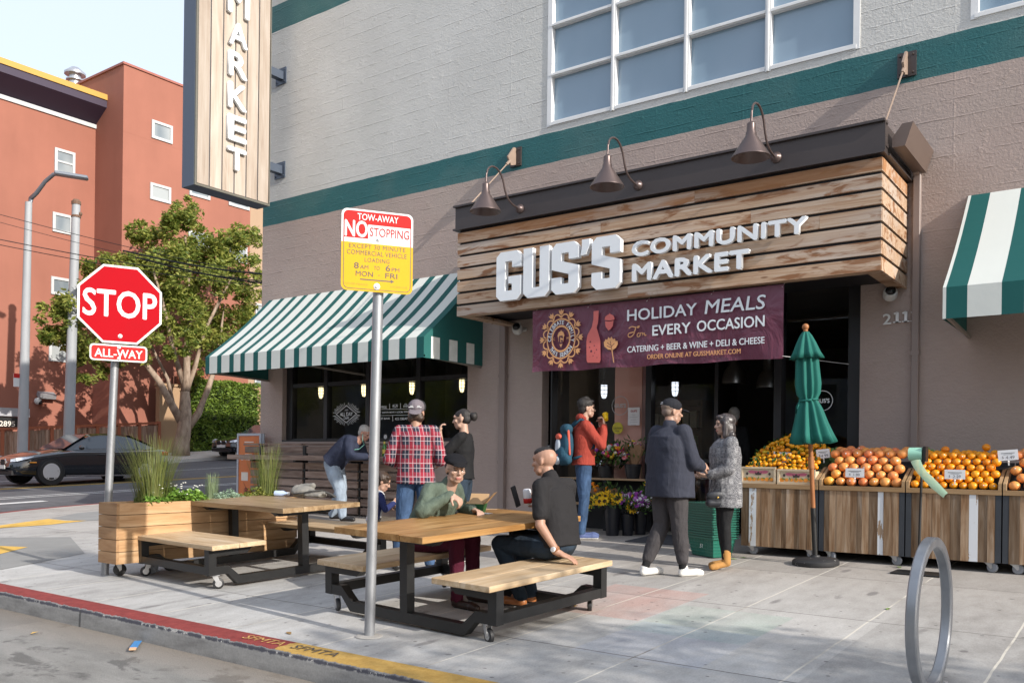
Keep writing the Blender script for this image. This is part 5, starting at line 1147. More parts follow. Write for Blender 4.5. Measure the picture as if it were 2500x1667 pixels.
for r0, r1 in ((.055, .046), (.018, .0)):
    for i in range(16):
        a, c = i*.3927, (i+1)*.3927; b.quad(*[(w*.38+r*math.cos(t2), -.0178, h*.22+r*1.2*math.sin(t2)) for r, t2 in ((r0, a), (r0, c), (r1, c), (r1, a))])
for i in range(6): a = i*1.047; b.beam((w*.38, -.0176, h*.22), (w*.38+.05*math.cos(a), -.0176, h*.22+.06*math.sin(a)), .004, .004)
b.beam((w*.28, -.0176, h*.34), (w*.5, -.0176, h*.16), .004, .004); b.done('print', MATS['print_maroon'], t_)
# bottle, cup, number stand on the bar
M_BOTG = mat('bottle_green', (.05, .20, .03), .08, .1, 8, spec=.7); M_CUPG = mat('cup_green', (.012, .16, .06), .45)
p = FY(938, 1110, fy-.14); t_ = thing('beer_bottle', 'green bottle with yellow label standing on the bar counter', 'bottle', (p.x, fy-.14, .99))
b = B(); b.lathe([(0, 0), (.034, 0), (.034, .13), (.028, .165), (.014, .195), (.013, .245), (.015, .25), (0, .25)], n=16); b.done('glass', M_BOTG, t_, 40); b = B(); b.lathe([(.0348, .04), (.0348, .11)], n=16); b.lathe([(.0165, .2), (.0145, .235)], n=12); b.done('paper_label', mat('label_yellow', (.66, .5, .10), .6, .3, 40), t_)
p = FY(951, 1110, fy-.15); t_ = thing('paper_cup', 'green paper cup of crumpled napkins on the bar counter', 'cup', (p.x, fy-.15, .99)); b = B(); b.lathe([(0, 0), (.052, 0), (.062, .072), (.064, .076), (.058, .07), (0, .06)], n=20); b.done('cup', M_CUPG, t_, 40)
b = B(); R = random.Random(1); [b.ball((R.uniform(-.03, .03), R.uniform(-.03, .03), .08+R.uniform(0, .02)), R.uniform(.012, .02), 6, 4) for _ in range(9)]; b.done('napkins', MATS['card_white'], t_)
p = FY(941, 1075, fy-.07); t_ = thing('number_stand', 'wire table number stand on the bar behind the green bottle', 'number stand', (p.x, fy-.07, .99)); b = B(); b.lathe([(.035, 0), (.035, .006), (0, .008)], n=14); b.cyl((0, 0, 0), (0, 0, .27), .003, n=5); b.tube([(.042*math.sin(a), 0, .315-.05*math.cos(a)) for a in [i*.3927 for i in range(17)]], .004, 5); b.done('wire', M_BLKST, t_); b = B(); b.lathe([(0, 0), (.036, 0), (.036, .003)], n=14, M=Matrix.Rotation(rad(90), 3, 'X'), c=(0, 0, .315)); b.done('disc', MATS['decal_grey'], t_)
# takeaway box, wallet, napkins on the near table
def on_table(px, py, tb, z=.70):
    """where the sight line meets a table top"""
    Mt = Matrix.LocRotScale(tb.location, tb.rotation_euler, None); n = Mt.to_3x3() @ UP; o = Mt @ Vector((0, 0, z)); r = ray(px, py); return CAMP+r*((o-CAMP).dot(n)/r.dot(n))
M_KRAFT = mat('kraft_card', (.42, .27, .14), .8, .06, 9); M_BOXG = mat('box_green', (.02, .10, .03), .5)
p = on_table(1163, 1250, tab1); t_ = thing('takeaway_box', 'open green and kraft takeaway food box on the near table', 'food box', p+Vector((0, 0, .001)), (TILT, 0, rad(24)))
def tray(b, w0, d0, w1, d1, h, th=.002):
    v = lambda w, d, z: [(-w/2, -d/2, z), (w/2, -d/2, z), (w/2, d/2, z), (-w/2, d/2, z)]
    a, c = v(w0, d0, .001), v(w1, d1, h)
    b.quad(*a[::-1])
    for i in range(4): b.quad(a[i], a[(i+1) % 4], c[(i+1) % 4], c[i])
b = B(); tray(b, .13, .11, .16, .135, .075); b.done('tray', M_BOXG, t_, fix=False); b = B(); tray(b, .126, .106, .156, .131, .0745); b.quad((-.08, -.0675, .075), (.08, -.0675, .075), (.02, -.03, .125), (-.02, -.03, .125)); b.quad((.08, -.0675, .076), (.08, .0675, .076), (.165, .075, .17), (.165, -.06, .17)); b.quad((-.08, .0675, .075), (.08, .0675, .075), (.09, .10, .15), (-.07, .10, .15)); b.quad((-.08, -.0675, .075), (-.08, .0675, .075), (-.13, .05, .10), (-.12, -.05, .10)); b.done('flaps', M_KRAFT, t_, fix=False)
b = B(); F = Matrix.Translation((.0, -.0615, .036)) @ Matrix.Rotation(rad(80), 4, 'X'); [flat(b, [(r*math.cos(i*.524), r*math.sin(i*.524)) for i in (k, k+1)]+[(r*.8*math.cos(i*.524), r*.8*math.sin(i*.524)) for i in (k+1, k)], F, .002) for r in (.014,) for k in range(12)]; b.box(-.003, .003, -.0655, -.0645, .03, .042); b.done('print', M_BO, t_)
b = B(); R = random.Random(2); [b.ball((R.uniform(-.05, .05), R.uniform(-.04, .04), .05+R.uniform(0, .02)), R.uniform(.012, .02), 6, 5) for _ in range(14)]; b.done('food', mat('food_brown', (.22, .15, .06), .7, .4, 30), t_)
p = on_table(1100, 1253, tab1); t_ = thing('wallet', 'black leather wallet lying on the near table', 'wallet', p, (TILT, 0, rad(30))); b = B(); b.box(-.06, .06, -.045, .045, .001, .022, bev=.006); b.done('leather', mat('leather_black', (.012, .012, .014), .4, .1, 30, .1, 200), t_); b = B(); b.box(-.058, .058, -.047, -.044, .008, .014); b.done('edge', M_BEDBLK, t_)
for px, py, lb, a in ((1196, 1243, 'tan paper napkin lying behind the takeaway box', 20), (1185, 1253, 'white paper slip lying beside the takeaway box', -15)):
    p = on_table(px, py, tab1); o = B(); o.box(-.06, .06, -.035, .035, .001, .003); o = o.done('paper_napkin', M_KRAFT if a > 0 else MATS['card_white']); o.location = p; o.rotation_euler = (TILT, 0, rad(a)); tag(o, lb, 'napkin')
# remesh helper: many overlapping solids grown into one smooth skin
def grow(prims, name, mats, parent, vox=.008, smooth=4, assign=None, noise_=0., solid=True):
    b = B()
    for p in prims:
        if p[0] == 'c':
            _, p0, r0, p1, r1 = p; p0, p1 = Vector(p0), Vector(p1); d = p1-p0; L = d.length
            if L < 1e-5: b.ball(p0, r0, 12, 8); continue
            q = d.to_track_quat('Z', 'Y').to_matrix(); prof = [(r0*math.sin(t), -r0*math.cos(t)) for t in [.05, .55, 1.05]]+[(r0, 0), (r1, L)]+[(r1*math.cos(t), L+r1*math.sin(t)) for t in [.5, 1.0, 1.5]]
            b.lathe([(max(r, .0015), z) for r, z in prof], c=p0, n=14, M=q)
        elif p[0] == 'e':
            _, c, r, e = p; b.ball(c, r, 16, 12, e if isinstance(e, Matrix) else Euler(e or (0, 0, 0)).to_matrix().to_4x4())
        elif p[0] == 'm': p[1](b)
    me = b.mesh(name, mats); o = bpy.data.objects.new(name, me); COL.objects.link(o)
    m = o.modifiers.new('r', 'REMESH'); m.mode = 'VOXEL'; m.voxel_size = vox
    if smooth: s_ = o.modifiers.new('s', 'SMOOTH'); s_.factor = .5; s_.iterations = smooth
    dg = bpy.context.evaluated_depsgraph_get(); m2 = bpy.data.meshes.new_from_object(o.evaluated_get(dg)); bpy.data.objects.remove(o); bpy.data.meshes.remove(me)
    m2.name = name
    if noise_:
        for v in m2.vertices:
            n = noise.noise_vector(v.co*9)*noise_+noise.noise_vector(v.co*23)*noise_*.4; v.co += n
    m2.shade_smooth()
    if assign:
        for f in m2.polygons: f.material_index = assign(f.center)
    return obj(name, m2, parent)
M_BAGG = mat('bag_grey', (.20, .19, .17), .85, .12, 14, .2, 90); M_BAGD = mat('bag_dark', (.05, .048, .045), .8, .1, 10)
p = on_table(748, 1214, tab2); t_ = thing('shoulder_bag', 'grey canvas bag slumped on the farther picnic table', 'bag', p, (0, 0, rad(12)))
grow([('e', (-.04, 0, .06), (.15, .10, .06), None), ('e', (.12, .0, .045), (.13, .09, .042), (0, .1, 0)), ('c', (-.10, .03, .11), .035, (.06, .03, .13), .03), ('e', (-.12, 0, .07), (.06, .08, .065), None), ('c', (.1, -.05, .07), .025, (.25, -.03, .05), .022), ('c', (.05, -.08, .03), .02, (.22, -.07, .03), .02)], 'fabric', M_BAGG, t_, .008, 3, noise_=.010)
b = B(); b.tube([(-.1, -.09, .04), (.02, -.105, .05), (.14, -.095, .075), (.24, -.04, .085)], .008, 6); b.tube([(.24, -.03, .07), (.32, -.01, .045), (.37, 0, .02), (.30, .02, .015)], .014, 6); b.done('strap', M_BAGD, t_)
p = on_table(686, 1211, tab2); t_ = thing('water_bottle', 'small clear blue bottle lying beside the grey bag', 'bottle', p+Vector((0, 0, .03)), (0, 0, rad(20))); b = B(); b.lathe([(0, -.07), (.032, -.07), (.033, .03), (.016, .06), (.016, .085), (0, .086)], n=14, M=Matrix.Rotation(rad(90), 3, 'Y')); b.done('body', mat('bottle_blue', (.42, .52, .72), .15, .1, 9), t_, 40); b = B(); b.cyl((.08, 0, 0), (.10, 0, 0), .017, n=10); b.done('cap', MATS['card_white'], t_)
# ---- shopping baskets, nested
M_BASK = mat('basket_green', (.008, .125, .085), .4, .06, 6); M_BWH = mat('basket_print', (.6, .65, .62), .5)
q = Vector((-3.92, -1.62, S*-1.62))
def basket():
    t_ = thing('shopping_basket', 'dark green plastic shopping basket in the nested stack behind the woman', 'basket', q, (0, 0, rad(-28)), 'nested green shopping baskets'); h = .21
    b = B(); v = lambda w, d, z: [Vector((-w/2, -d/2, z)), Vector((w/2, -d/2, z)), Vector((w/2, d/2, z)), Vector((-w/2, d/2, z))]
    n = 6; pr = None
    for k in range(n+1):
        u = k/n; rg = v(.36+.08*u, .24+.07*u, .004+h*u); pr_ = [b.b.verts.new(p) for p in rg]
        if pr:
            for i in range(4): b._f([pr[i], pr[(i+1) % 4], pr_[(i+1) % 4], pr_[i]])
        else: b._f(pr_[::-1])
        pr = pr_
    b.done('basin', M_BASK, t_, fix=False)
    b = B()
    for k in range(n):
        u = (k+.5)/n; rg = v(.365+.08*u, .245+.07*u, .004+h*u)
        for i in range(4): b.beam(rg[i], rg[(i+1) % 4], .006, .010)
    for u2 in range(9):
        for s_ in (-1, 1): x = (-.5+(u2+.5)/9); b.beam((x*.36, s_*.12, .006), (x*.44, s_*.155, h), .006, .006)
    b.done('lattice', M_BASK, t_)
    b = B(); rg = v(.475, .345, h)
    for i in range(4): b.beam(rg[i], rg[(i+1) % 4], .012, .013)
    b.done('rim', M_BASK, t_); return t_
bk = basket()
for k in range(1, 15): o = copy_tree(bk); o.location = q+Vector((RND.uniform(-.004, .004), RND.uniform(-.004, .004), .0265*k)); o.rotation_euler = (0, 0, rad(-28+RND.uniform(-1.5, 1.5)))
text('51', bk, M_BWH, Matrix.Translation((.02, -.155, .12)) @ Matrix.Rotation(rad(80), 4, 'X'), h=.04, off=.02, name='print')
# ---- flower stand
M_BUCK = mat('bucket_black', (.013, .014, .018), .35, .1, 6, spec=.5); M_SHELF = wood('flower_shelf', [(.20, .12, .06), (.34, .22, .12), (.44, .31, .19)], 0, 1., .6, .1, 18)
sx0, sx1 = FY(1360, 1226, -.18).x, FY(1600, 1158, -.05).x
t_ = thing('flower_stand', 'stepped timber flower stand before the left entrance glass', 'flower stand')
b = B(); b.box(sx0, FY(1490, 1226, -.28).x, -.38, -.12, .36, .385); b.box(sx0, sx1, -.12, .12, .70, .725); b.done('shelf', M_SHELF, t_)
b = B()
for x in (sx0+.03, (sx0+sx1)/2, sx1-.03): b.box(x-.02, x+.02, .07, .11, 0, .70); b.box(x-.02, x+.02, -.12, -.08, 0, .70)
b.box(sx0, sx1, .09, .11, .0, .70); b.done('frame', M_BEDBLK, t_)
def bucket(x, y, z, r, h, lb):
    t_ = thing('flower_bucket', lb, 'bucket', (x, y, z), group='black flower buckets at the entrance'); b = B(); b.lathe([(0, 0), (r*.72, 0), (r*.95, h*.86), (r*.99, h*.87), (r, h), (r*.93, h*.98), (r*.86, h*.6), (0, h*.55)], n=22); b.done('pail', M_BUCK, t_, 40); b = B(); b.lathe([(r*1.0, h*.985), (r*1.04, h), (r*.98, h*1.008)], n=22); b.done('rim', M_BUCK, t_); return Vector((x, y, z+h))
def petals(name, cols):
    t = NT(name); t.base(t.ramp(t.island(), [(i/len(cols), c) for i, c in enumerate(cols)], True), .6, 0, .3); return t.m
M_SUNF = petals('sunflower_petal', [(.78, .46, .008), (.72, .38, .004), (.80, .54, .02)]); M_SUNC = mat('sunflower_heart', (.06, .028, .008), .9)
M_MIX = petals('mixed_petals', [(.70, .66, .55), (.55, .05, .03), (.75, .30, .02), (.72, .55, .04), (.34, .06, .33), (.45, .55, .06), (.72, .70, .68), (.62, .22, .25), (.50, .03, .05), (.70, .42, .02)]); M_PURP = petals('purple_petals', [(.30, .06, .36), (.42, .14, .45), (.66, .62, .66), (.25, .04, .28), (.70, .68, .70)]); M_ORF = petals('orange_petals', [(.75, .20, .006), (.78, .28, .01), (.70, .16, .004)])
M_FLEAF = leafmat('bouquet_leaf', (.03, .07, .015), (.10, .18, .04), .2); M_WRAP = mat('bouquet_paper', (.26, .155, .085), .7, .15, 9, .3, 30)
M_CELLO = glass('bouquet_cellophane', (.82, .84, .84), 1.)
def bouquet(p, kind_, n, R_, hgt, lb, seed, grp='cut flowers at the entrance', wrap=None, size=.03, tilt=(0, 0)):
    t_ = thing('bouquet', lb, 'flowers', p, (tilt[0], tilt[1], 0), grp); R = random.Random(seed)
    b = B(); pet = {'sun': M_SUNF, 'mix': M_MIX, 'purp': M_PURP, 'org': M_ORF}[kind_]; bc = B()
    for i in range(n):
        a = R.uniform(0, 6.28); rr = R_*math.sqrt(R.random()); c = Vector((rr*math.cos(a), rr*math.sin(a)*.75, hgt*(1-.35*(rr/R_)**2)+R.uniform(-.03, .03))); nr = (c-Vector((0, .05, hgt*.2))+Vector((.12, -.35, .05))*R.uniform(.4, 1)*R_*3).normalized(); q = nr.to_track_quat('Z', 'Y').to_matrix(); s_ = size*R.uniform(.75, 1.25)
        if kind_ == 'sun':
            for k in range(13):
                e = 6.283*k/13+R.uniform(-.1, .1); d = Vector((math.cos(e), math.sin(e), 0)); sd = Vector((-d.y, d.x, 0)); z = R.uniform(-.1, .25)*s_
                b.quad(*[c+q @ v for v in (d*s_*.35, d*s_*.75-sd*s_*.22+UP*z*.5, d*s_*1.25+UP*z, d*s_*.75+sd*s_*.22+UP*z*.5)])
            bc.ball(c+nr*.004, (s_*.42, s_*.42, s_*.2), 8, 5, q.to_4x4())
        else: 
            for k in range(3): b.ball(c+Vector((R.uniform(-.5, .5), R.uniform(-.5, .5), R.uniform(-.4, .4)))*s_, (s_*R.uniform(.4, .75),)*3, 6, 4) if k else b.ball(c, (s_, s_, s_*.6), 7, 5, q.to_4x4())
    b.done('flower_heads', pet, t_, fix=False)
    if kind_ == 'sun': bc.done('hearts', M_SUNC, t_)
    else: bc.b.free()
    b = B()
    for i in range(int(n*3)+30):
        a = R.uniform(0, 6.28); rr = R_*math.sqrt(R.random())*1.1; c = Vector((rr*math.cos(a), rr*math.sin(a)*.75, hgt*R.uniform(.15, 1.05))); L = R.uniform(.04, .10); M = Euler((R.uniform(-.8, .8), R.uniform(-.8, .8), a)).to_matrix(); b.quad(*[c+M @ Vector(v) for v in ((0, 0, 0), (L*.4, -.012, L*.5), (L*.5, 0, L), (L*.2, .012, L*.5))])
    b.done('leaves', M_FLEAF, t_, fix=False)
    if wrap:
        b = B(); m_ = 18; r0, r1 = R_*.35, R_*1.12; lo = [Vector((r0*math.cos(6.283*i/m_), r0*math.sin(6.283*i/m_)*.8, -.02)) for i in range(m_)]; hi_ = [Vector((r1*math.cos(6.283*i/m_), r1*math.sin(6.283*i/m_)*.8, hgt*(.62+.3*R.random()))) for i in range(m_)]; b.loft([lo, hi_], cap=False); b.done('wrapping', wrap, t_, fix=False)
    return t_
def at_floor(px, py, y): v = FY(px, py, y); return v.x
bx = at_floor(1495, 1302, -.52); p = bucket(bx, -.52, S*-.52, .115, .40, 'tall black flower bucket of sunflowers nearest the pavement'); bouquet(p+Vector((-.17, 0, -.10)), 'sun', 17, .23, .21, 'bunch of sunflowers leaning left in the tall bucket', 1, size=.060, tilt=(rad(8), rad(-10))); bouquet(p+Vector((.16, .0, -.08)), 'sun', 8, .15, .18, 'smaller bunch of sunflowers on the right of the tall bucket', 2, size=.062, tilt=(rad(8), rad(10)))
bx = at_floor(1529, 1298, -.42)+.02; p = bucket(bx, -.42, S*-.42, .095, .29, 'short black flower bucket second from the front'); bouquet(p+Vector((.06, -.02, .02)), 'purp', 60, .22, .24, 'purple and white bouquet in clear wrap beside the sunflowers', 3, wrap=M_CELLO, size=.028, tilt=(rad(12), rad(14)))
bx = at_floor(1560, 1290, -.25)+.02; p = bucket(bx, -.25, 0, .10, .33, 'black flower bucket third from the front'); bouquet(p+Vector((.05, 0, .02)), 'purp', 26, .13, .20, 'pale purple bouquet partly behind the man in the dark jacket', 4, wrap=M_CELLO, size=.02, tilt=(rad(8), rad(12))); bouquet(p+Vector((.10, .05, .20)), 'sun', 4, .07, .16, 'few sunflowers beside the dark jacket', 11, size=.04)
bx = at_floor(1604, 1286, -.12)+.03; bucket(bx, -.12, 0, .10, .33, 'black flower bucket farthest from the pavement')
zz = .725
p = FY(1480, 1150, -.0); p = bucket(p.x, .0, zz, .12, .17, 'black bucket of mixed flowers on the upper shelf'); bouquet(p+Vector((-.13, -.03, -.02)), 'mix', 64, .23, .27, 'mixed red, white and yellow bouquet on the upper shelf, left bunch', 5, wrap=M_CELLO, size=.032, tilt=(rad(10), rad(-8))); bouquet(p+Vector((.16, -.03, -.02)), 'mix', 64, .22, .29, 'mixed white and orange bouquet on the upper shelf, right bunch', 6, wrap=M_CELLO, size=.032, tilt=(rad(10), rad(8)))
p = FY(1545, 1152, .0); p = bucket(p.x, .0, zz, .12, .20, 'black bucket with brown paper bouquets on the upper shelf'); bouquet(p+Vector((.02, 0, -.02)), 'mix', 14, .13, .34, 'brown paper wrapped bouquet right of the mixed flowers', 7, wrap=M_WRAP, size=.018)
for i, (px, py, lb) in enumerate(((1452, 1180, 'orange flowers in brown paper on the lower shelf behind the jeans'), (1490, 1182, 'brown paper bunch with small orange flowers on the lower shelf'), (1382, 1180, 'orange flowers low at the left of the stand'))): p = FY(px, py, -.26); bouquet(Vector((p.x, -.26, .43)), 'org', 9 if i != 1 else 5, .10, .20, lb, 12+i, wrap=M_WRAP, size=.034 if i != 1 else .02)
p = FY(1475, 1215, -.26); bucket(p.x-.25, -.25, .385, .09, .12, 'low black flower bucket on the lower shelf')
o = B(); o.box(FY(1690, 1310, -.4).x-.62, FY(1690, 1310, -.4).x+.10, -1.02, -.12, 0, .008); o = o.done('door_mat', mat('mat_grey', (.055, .055, .062), .95, .15, 30, .4, 150)); o.rotation_euler = (TILT, 0, 0); o.location.z = .004; tag(o, 'dark grey mat on the pavement before the entrance', 'mat')
p = FY(1327, 1095, .05); t_ = thing('wall_switch_box', 'small pale switch box on the left entrance frame', 'switch box', (p.x, .175, p.z)); b = B(); b.box(-.035, .035, -.03, .0, -.055, .055, bev=.006); b.done('box', mat('box_grey', (.35, .35, .34), .5), t_); b = B(); b.box(-.012, .012, -.036, -.03, -.02, .02); b.done('button', M_BEDBLK, t_)
# ---- litter and leaves
p = G(330, 1577, -.14); o = B(); o.beam((-.16, 0, .006), (.10, .0, .012), .05, .006); o.mi = 1; o.beam((.10, 0, .012), (.15, .0, .008), .045, .006); o = o.done('litter_strip', [mat('litter_blue', (.05, .22, .48), .6), mat('litter_tan', (.6, .36, .2), .7)]); o.location = p; o.rotation_euler = (0, 0, rad(-38)); tag(o, 'torn blue plastic strip lying in the gutter', 'litter')
M_LF1 = mat('dry_leaf', (.28, .17, .06), .8, .2, 9); M_LF2 = mat('fresh_leaf', (.18, .28, .06), .7)
for i, (px, py, g, a) in enumerate(((2168, 1487, 1, .2), (1700, 1395, 1, 1.), (2195, 1385, 1, .6), (1815, 1362, 1, 2.), (85, 1545, 2, .4), (1405, 1480, 0, .3), (1790, 1365, 1, 1.7), (860, 1478, 0, .9), (705, 1546, 0, 1.2))):
    p = G(px, py, 0 if py < 1500 or px > 600 else -.14); b = B(); b.quad((0, -.045, .004), (.02, 0, .012), (0, .045, .006), (-.02, 0, .008)); o = b.done('fallen_leaf', [M_LF1, M_LF2, MATS['ramp_yellow']][g], None, fix=False); o.location = p; o.rotation_euler = (0, 0, a); tag(o, ['dry brown fallen leaf on the pale pavement', 'fresh green fallen leaf on the pavement near the shop', 'yellow scrap of litter on the grey road'][g], 'leaf', ['dry leaves on the pavement', 'green leaves on the pavement', 'scraps on the road'][g])
# ================================================================ ACROSS THE CROSS STREET
def m_stucco(name, col, line=None):
    t = NT(name); P = t.co(); n1 = t.noise(P, .25, 5, .6); n2 = t.noise(t.map((1, 1, .25)), .9, 6, .65)
    c = t.mix(1., col, t.ramp(n1, [(.3, .90), (.7, 1.08)]), 'MULTIPLY'); c = t.mix(1., c, t.ramp(n2, [(.3, .94), (.7, 1.05)]), 'MULTIPLY'); t.base(c, .85, 0, .25); t.bump(t.noise(P, 18, 4), .2, .01); return t.m
M_RED = m_stucco('red_stucco', (.30, .122, .085)); M_BEIGE = m_stucco('beige_stucco', (.37, .26, .175)); M_PEACH = m_stucco('peach_wall', (.36, .235, .14))
M_WFR = mat('sash_white', (.46, .47, .47), .5, .05, 4); M_WPN = NT('far_pane'); _n = M_WPN.noise(M_WPN.map((1, 1, .4)), .7, 2); M_WPN = M_WPN.base(M_WPN.ramp(_n, [(.4, (.16, .19, .21)), (.6, (.34, .36, .36))]), .12, 0, .6)
XW = -40.0; yD = FX(232, 440, XW).y; XT = FY(300, 360, yD).x; yE = FX(611, 520, XT).y
red = thing('red_apartment_building', 'tall terracotta red apartment building with yellow and purple cornice across the street', 'building')
zW = FX(0, 232, XW).z; zT = FX(305, 158, XT).z
b = B(); b.box(XW-12, XW, yD-22, yD, -1, zW); b.done('wall', M_RED, red)
b = B(); b.box(XW-12, XT, yD, yE, -1, zT); b.box(XT-.02, XT+.003, yD+.01, yE-.01, zT-3.02, zT-2.98); b.done('wall', M_RED, red)
b = B(); b.box(XW-12.2, XT+.06, yD-.06, yE+.06, zT, zT+.10); b.done('coping', mat('coping_red', (.30, .10, .07), .6), red)
zc = zW; b = B(); b.box(XW-10, XW+1.0, yD-22, yD+.55, zc+.95, zc+1.2); b.done('cornice_fascia', mat('cornice_yellow', (.46, .27, .05), .6, .05, 1), red)
b = B(); P = [(XW, zc+.02), (XW+.95, zc+.62), (XW+.95, zc+.948), (XW-2, zc+.948), (XW-2, zc+.02)]; b.loft([[Vector((x, y, z)) for x, z in P] for y in (yD-22, yD+.5)]); b.done('cornice_soffit', mat('cornice_purple', (.035, .022, .045), .6, .05, 1), red)
b = B(); b.box(XW, XW+.07, yD-22, yD+.05, zc-.16, zc+.02); b.done('cornice_trim', M_WFR, red)
def win(par, X, x0, y0, x1, y1, bar=False):
    a, c = FX(x0, y0, X), FX(x1, y1, X); ya, yb, z1, z0 = a.y, c.y, a.z, c.z
    b = B(); t = .12; b.box(X, X+.06, ya, ya+t, z0, z1); b.box(X, X+.06, yb-t, yb, z0, z1); b.box(X, X+.06, ya+t, yb-t, z1-t, z1); b.box(X, X+.06, ya+t, yb-t, z0, z0+t)
    if bar: b.box(X, X+.05, ya+t, yb-t, (z0+z1)/2-.04, (z0+z1)/2+.04)
    f = b.done('window', M_WFR, par); b = B(); b.quad((X+.015, ya+t, z0+t), (X+.015, yb-t, z0+t), (X+.015, yb-t, z1-t), (X+.015, ya+t, z1-t)); b.done('pane', M_WPN, f)
for x0, y0, x1, y1, br in ((133, 360, 182, 435, True), (128, 517, 176, 575, False), (124, 674, 172, 725, False), (119, 835, 165, 885, False)): win(red, XW, x0, y0, x1, y1, br)
for x0, y0, x1, y1 in ((370, 292, 420, 353), (366, 445, 416, 499), (462, 430, 512, 490), (558, 463, 608, 515), (459, 560, 509, 625), (552, 590, 602, 645), (362, 600, 410, 655)): win(red, XT, x0, y0, x1, y1)
b = B(); q = FX(-20, 1010, XW); a = FX(48, 1040, XW); b.box(XW, XW+.9, q.y-3, a.y, q.z-.1, q.z+.25); b.done('canopy', mat('grey_trim', (.36, .36, .38), .6), red); b = B(); c = FX(44, 1040, XW+.9); b.box(XW+.5, XW+.9, q.y-2, c.y, c.z-.05, c.z+.35); n_ = b.done('number_panel', M_BLKST, red)
p = FX(18, 1034, XW+.92); text('2895', red, M_PW, facex(XW+.91, p.y, p.z), w=.62, h=.22, off=.02)
for (px, py, s) in ((110, 963, .3), (192, 932, .25)):
    pass
p = FX(108, 962, XW); t_ = thing('wall_floodlight', 'grey floodlight on the red wall beside the lamp post', 'floodlight', (XW+.05, p.y, p.z)); b = B(); b.box(0, .35, -.35, .35, -.08, .12, Matrix.Rotation(rad(25), 4, 'Y')); b.done('head', mat('flood_grey', (.25, .25, .26), .5), t_); b = B(); b.box(-.05, .08, -.12, .12, -.1, .1); b.done('mount', M_BLKST, t_)
p = FX(89, 979, XW); t_ = thing('wall_camera', 'white dome camera on the red wall below the floodlight', 'camera', (XW+.14, p.y, p.z)); b = B(); b.ball((0, 0, 0), (.16, .16, .16)); b.done('housing', M_CAMW, t_, True); b = B(); b.ball((.08, .06, -.06), .10); b.done('dome', M_CAMB, t_, True)
p = FX(183, 205, XT-6); vz = zT+.2; t_ = thing('roof_vent', 'small steel vent pipe on the red roof', 'vent', (XT-6, p.y, zT)); b = B(); b.cyl((0, 0, -.5), (0, 0, 1.4), .28, n=14); b.done('pipe', mat('vent_steel', (.45, .46, .48), .3, .05, 5, metal=.7), t_, 40); b = B(); b.lathe([(.5, 1.3), (.5, 1.4), (.2, 1.65), (0, 1.7)], n=14); b.lathe([(.42, 1.0), (.42, 1.06), (.28, 1.1)], n=14); b.done('cap', MATS['vent_steel'], t_, 40)
bei = thing('beige_apartment_building', 'beige stucco building beyond the red one beside the market corner', 'building')
b = B(); b.box(XW-12, XT-1.2, yE+.02, yE+26, -1, 14.5); b.done('wall', M_BEIGE, bei)
for y0, z0 in ((yE+1.3, 7.4), (yE+1.3, 4.6), (yE+4.5, 7.4)):
    b = B(); X = XT-1.2; b.box(X, X+.06, y0, y0+.1, z0, z0+1.7); b.box(X, X+.06, y0+1.3, y0+1.4, z0, z0+1.7); b.box(X, X+.06, y0+.1, y0+1.3, z0+1.6, z0+1.7); b.box(X, X+.06, y0+.1, y0+1.3, z0, z0+.1); f = b.done('window', M_WFR, bei); b = B(); b.quad((X+.015, y0+.1, z0+.1), (X+.015, y0+1.3, z0+.1), (X+.015, y0+1.3, z0+1.6), (X+.015, y0+.1, z0+1.6)); b.done('pane', M_WPN, f)
# board fence, peach wall, hedge
M_FEN = wood('fence_boards', [(.09, .04, .025), (.20, .11, .07), (.29, .20, .15), (.30, .15, .09)], 2, .6, .8, .3, 14); M_FENR = mat('fence_red', (.27, .075, .03), .7, .1, 3)
XF = -36.7; fe = thing('board_fence', 'weathered board fence with orange rail before the red building', 'fence'); b = B(); y0, y1 = FX(-60, 1042, XF).y, FX(388, 1029, XF).y; R = random.Random(8)
zt0, zt1 = FX(0, 1047, XF).z, FX(388, 1032, XF).z; yz0 = FX(0, 1047, XF).y
def ftop(y): return zt0+(zt1-zt0)*(y-yz0)/(y1-yz0)
y = y0
while y < y1: w = R.uniform(.12, .17); b.box(XF-.02, XF+.02+R.uniform(0, .015), y, y+w-.008, gz(XF, y)-.3, ftop(y)-R.uniform(.08, .12)); y += w
b.done('boards', M_FEN, fe)
b = B(); b.beam((XF, y0, ftop(y0)), (XF, y1, ftop(y1)), .16, .09); b.done('rail', M_FENR, fe)
for k in range(9): y = y0+(y1-y0)*k/8; b = B(); b.box(XF-.06, XF+.06, y-.07, y+.07, gz(XF, y)-.3, ftop(y)+.06); b.done('post', M_FENR, fe)
pw = thing('garden_wall', 'peach garden wall behind the street tree', 'wall'); X = XF-.2; ya, yb = FX(389, 1000, X).y, FX(500, 1000, X).y; zt = FX(440, 945, X).z; b = B(); b.box(X-.3, X, ya, yb, 0, zt); b.done('panel', M_PEACH, pw); b = B(); b.box(X-.36, X+.06, ya-.05, yb, zt, zt+.12); b.box(X-.01, X+.05, (ya+yb)/2-.1, (ya+yb)/2+.1, 0, zt-.02); b.done('trim', M_PEACH, pw)
b = B(); y = ya+1.
while y < yb: b.box(X-.2, X-.16, y, y+.13, zt+.12, zt+R.uniform(.75, .85)); y += .15
b.done('lattice', M_FENR, pw)
b = B(); b.box(X-.5, X-.3, yb, yb+12, -.5, zt+.4); o = b.done('side_wall', M_PEACH, None); tag(o, 'peach wall behind the clipped hedge', 'wall')
M_LEAFT = leafmat('tree_leaf', (.08, .14, .02), (.42, .43, .10), .42); M_LEAFH = leafmat('hedge_leaf', (.06, .12, .015), (.24, .33, .05), .3)
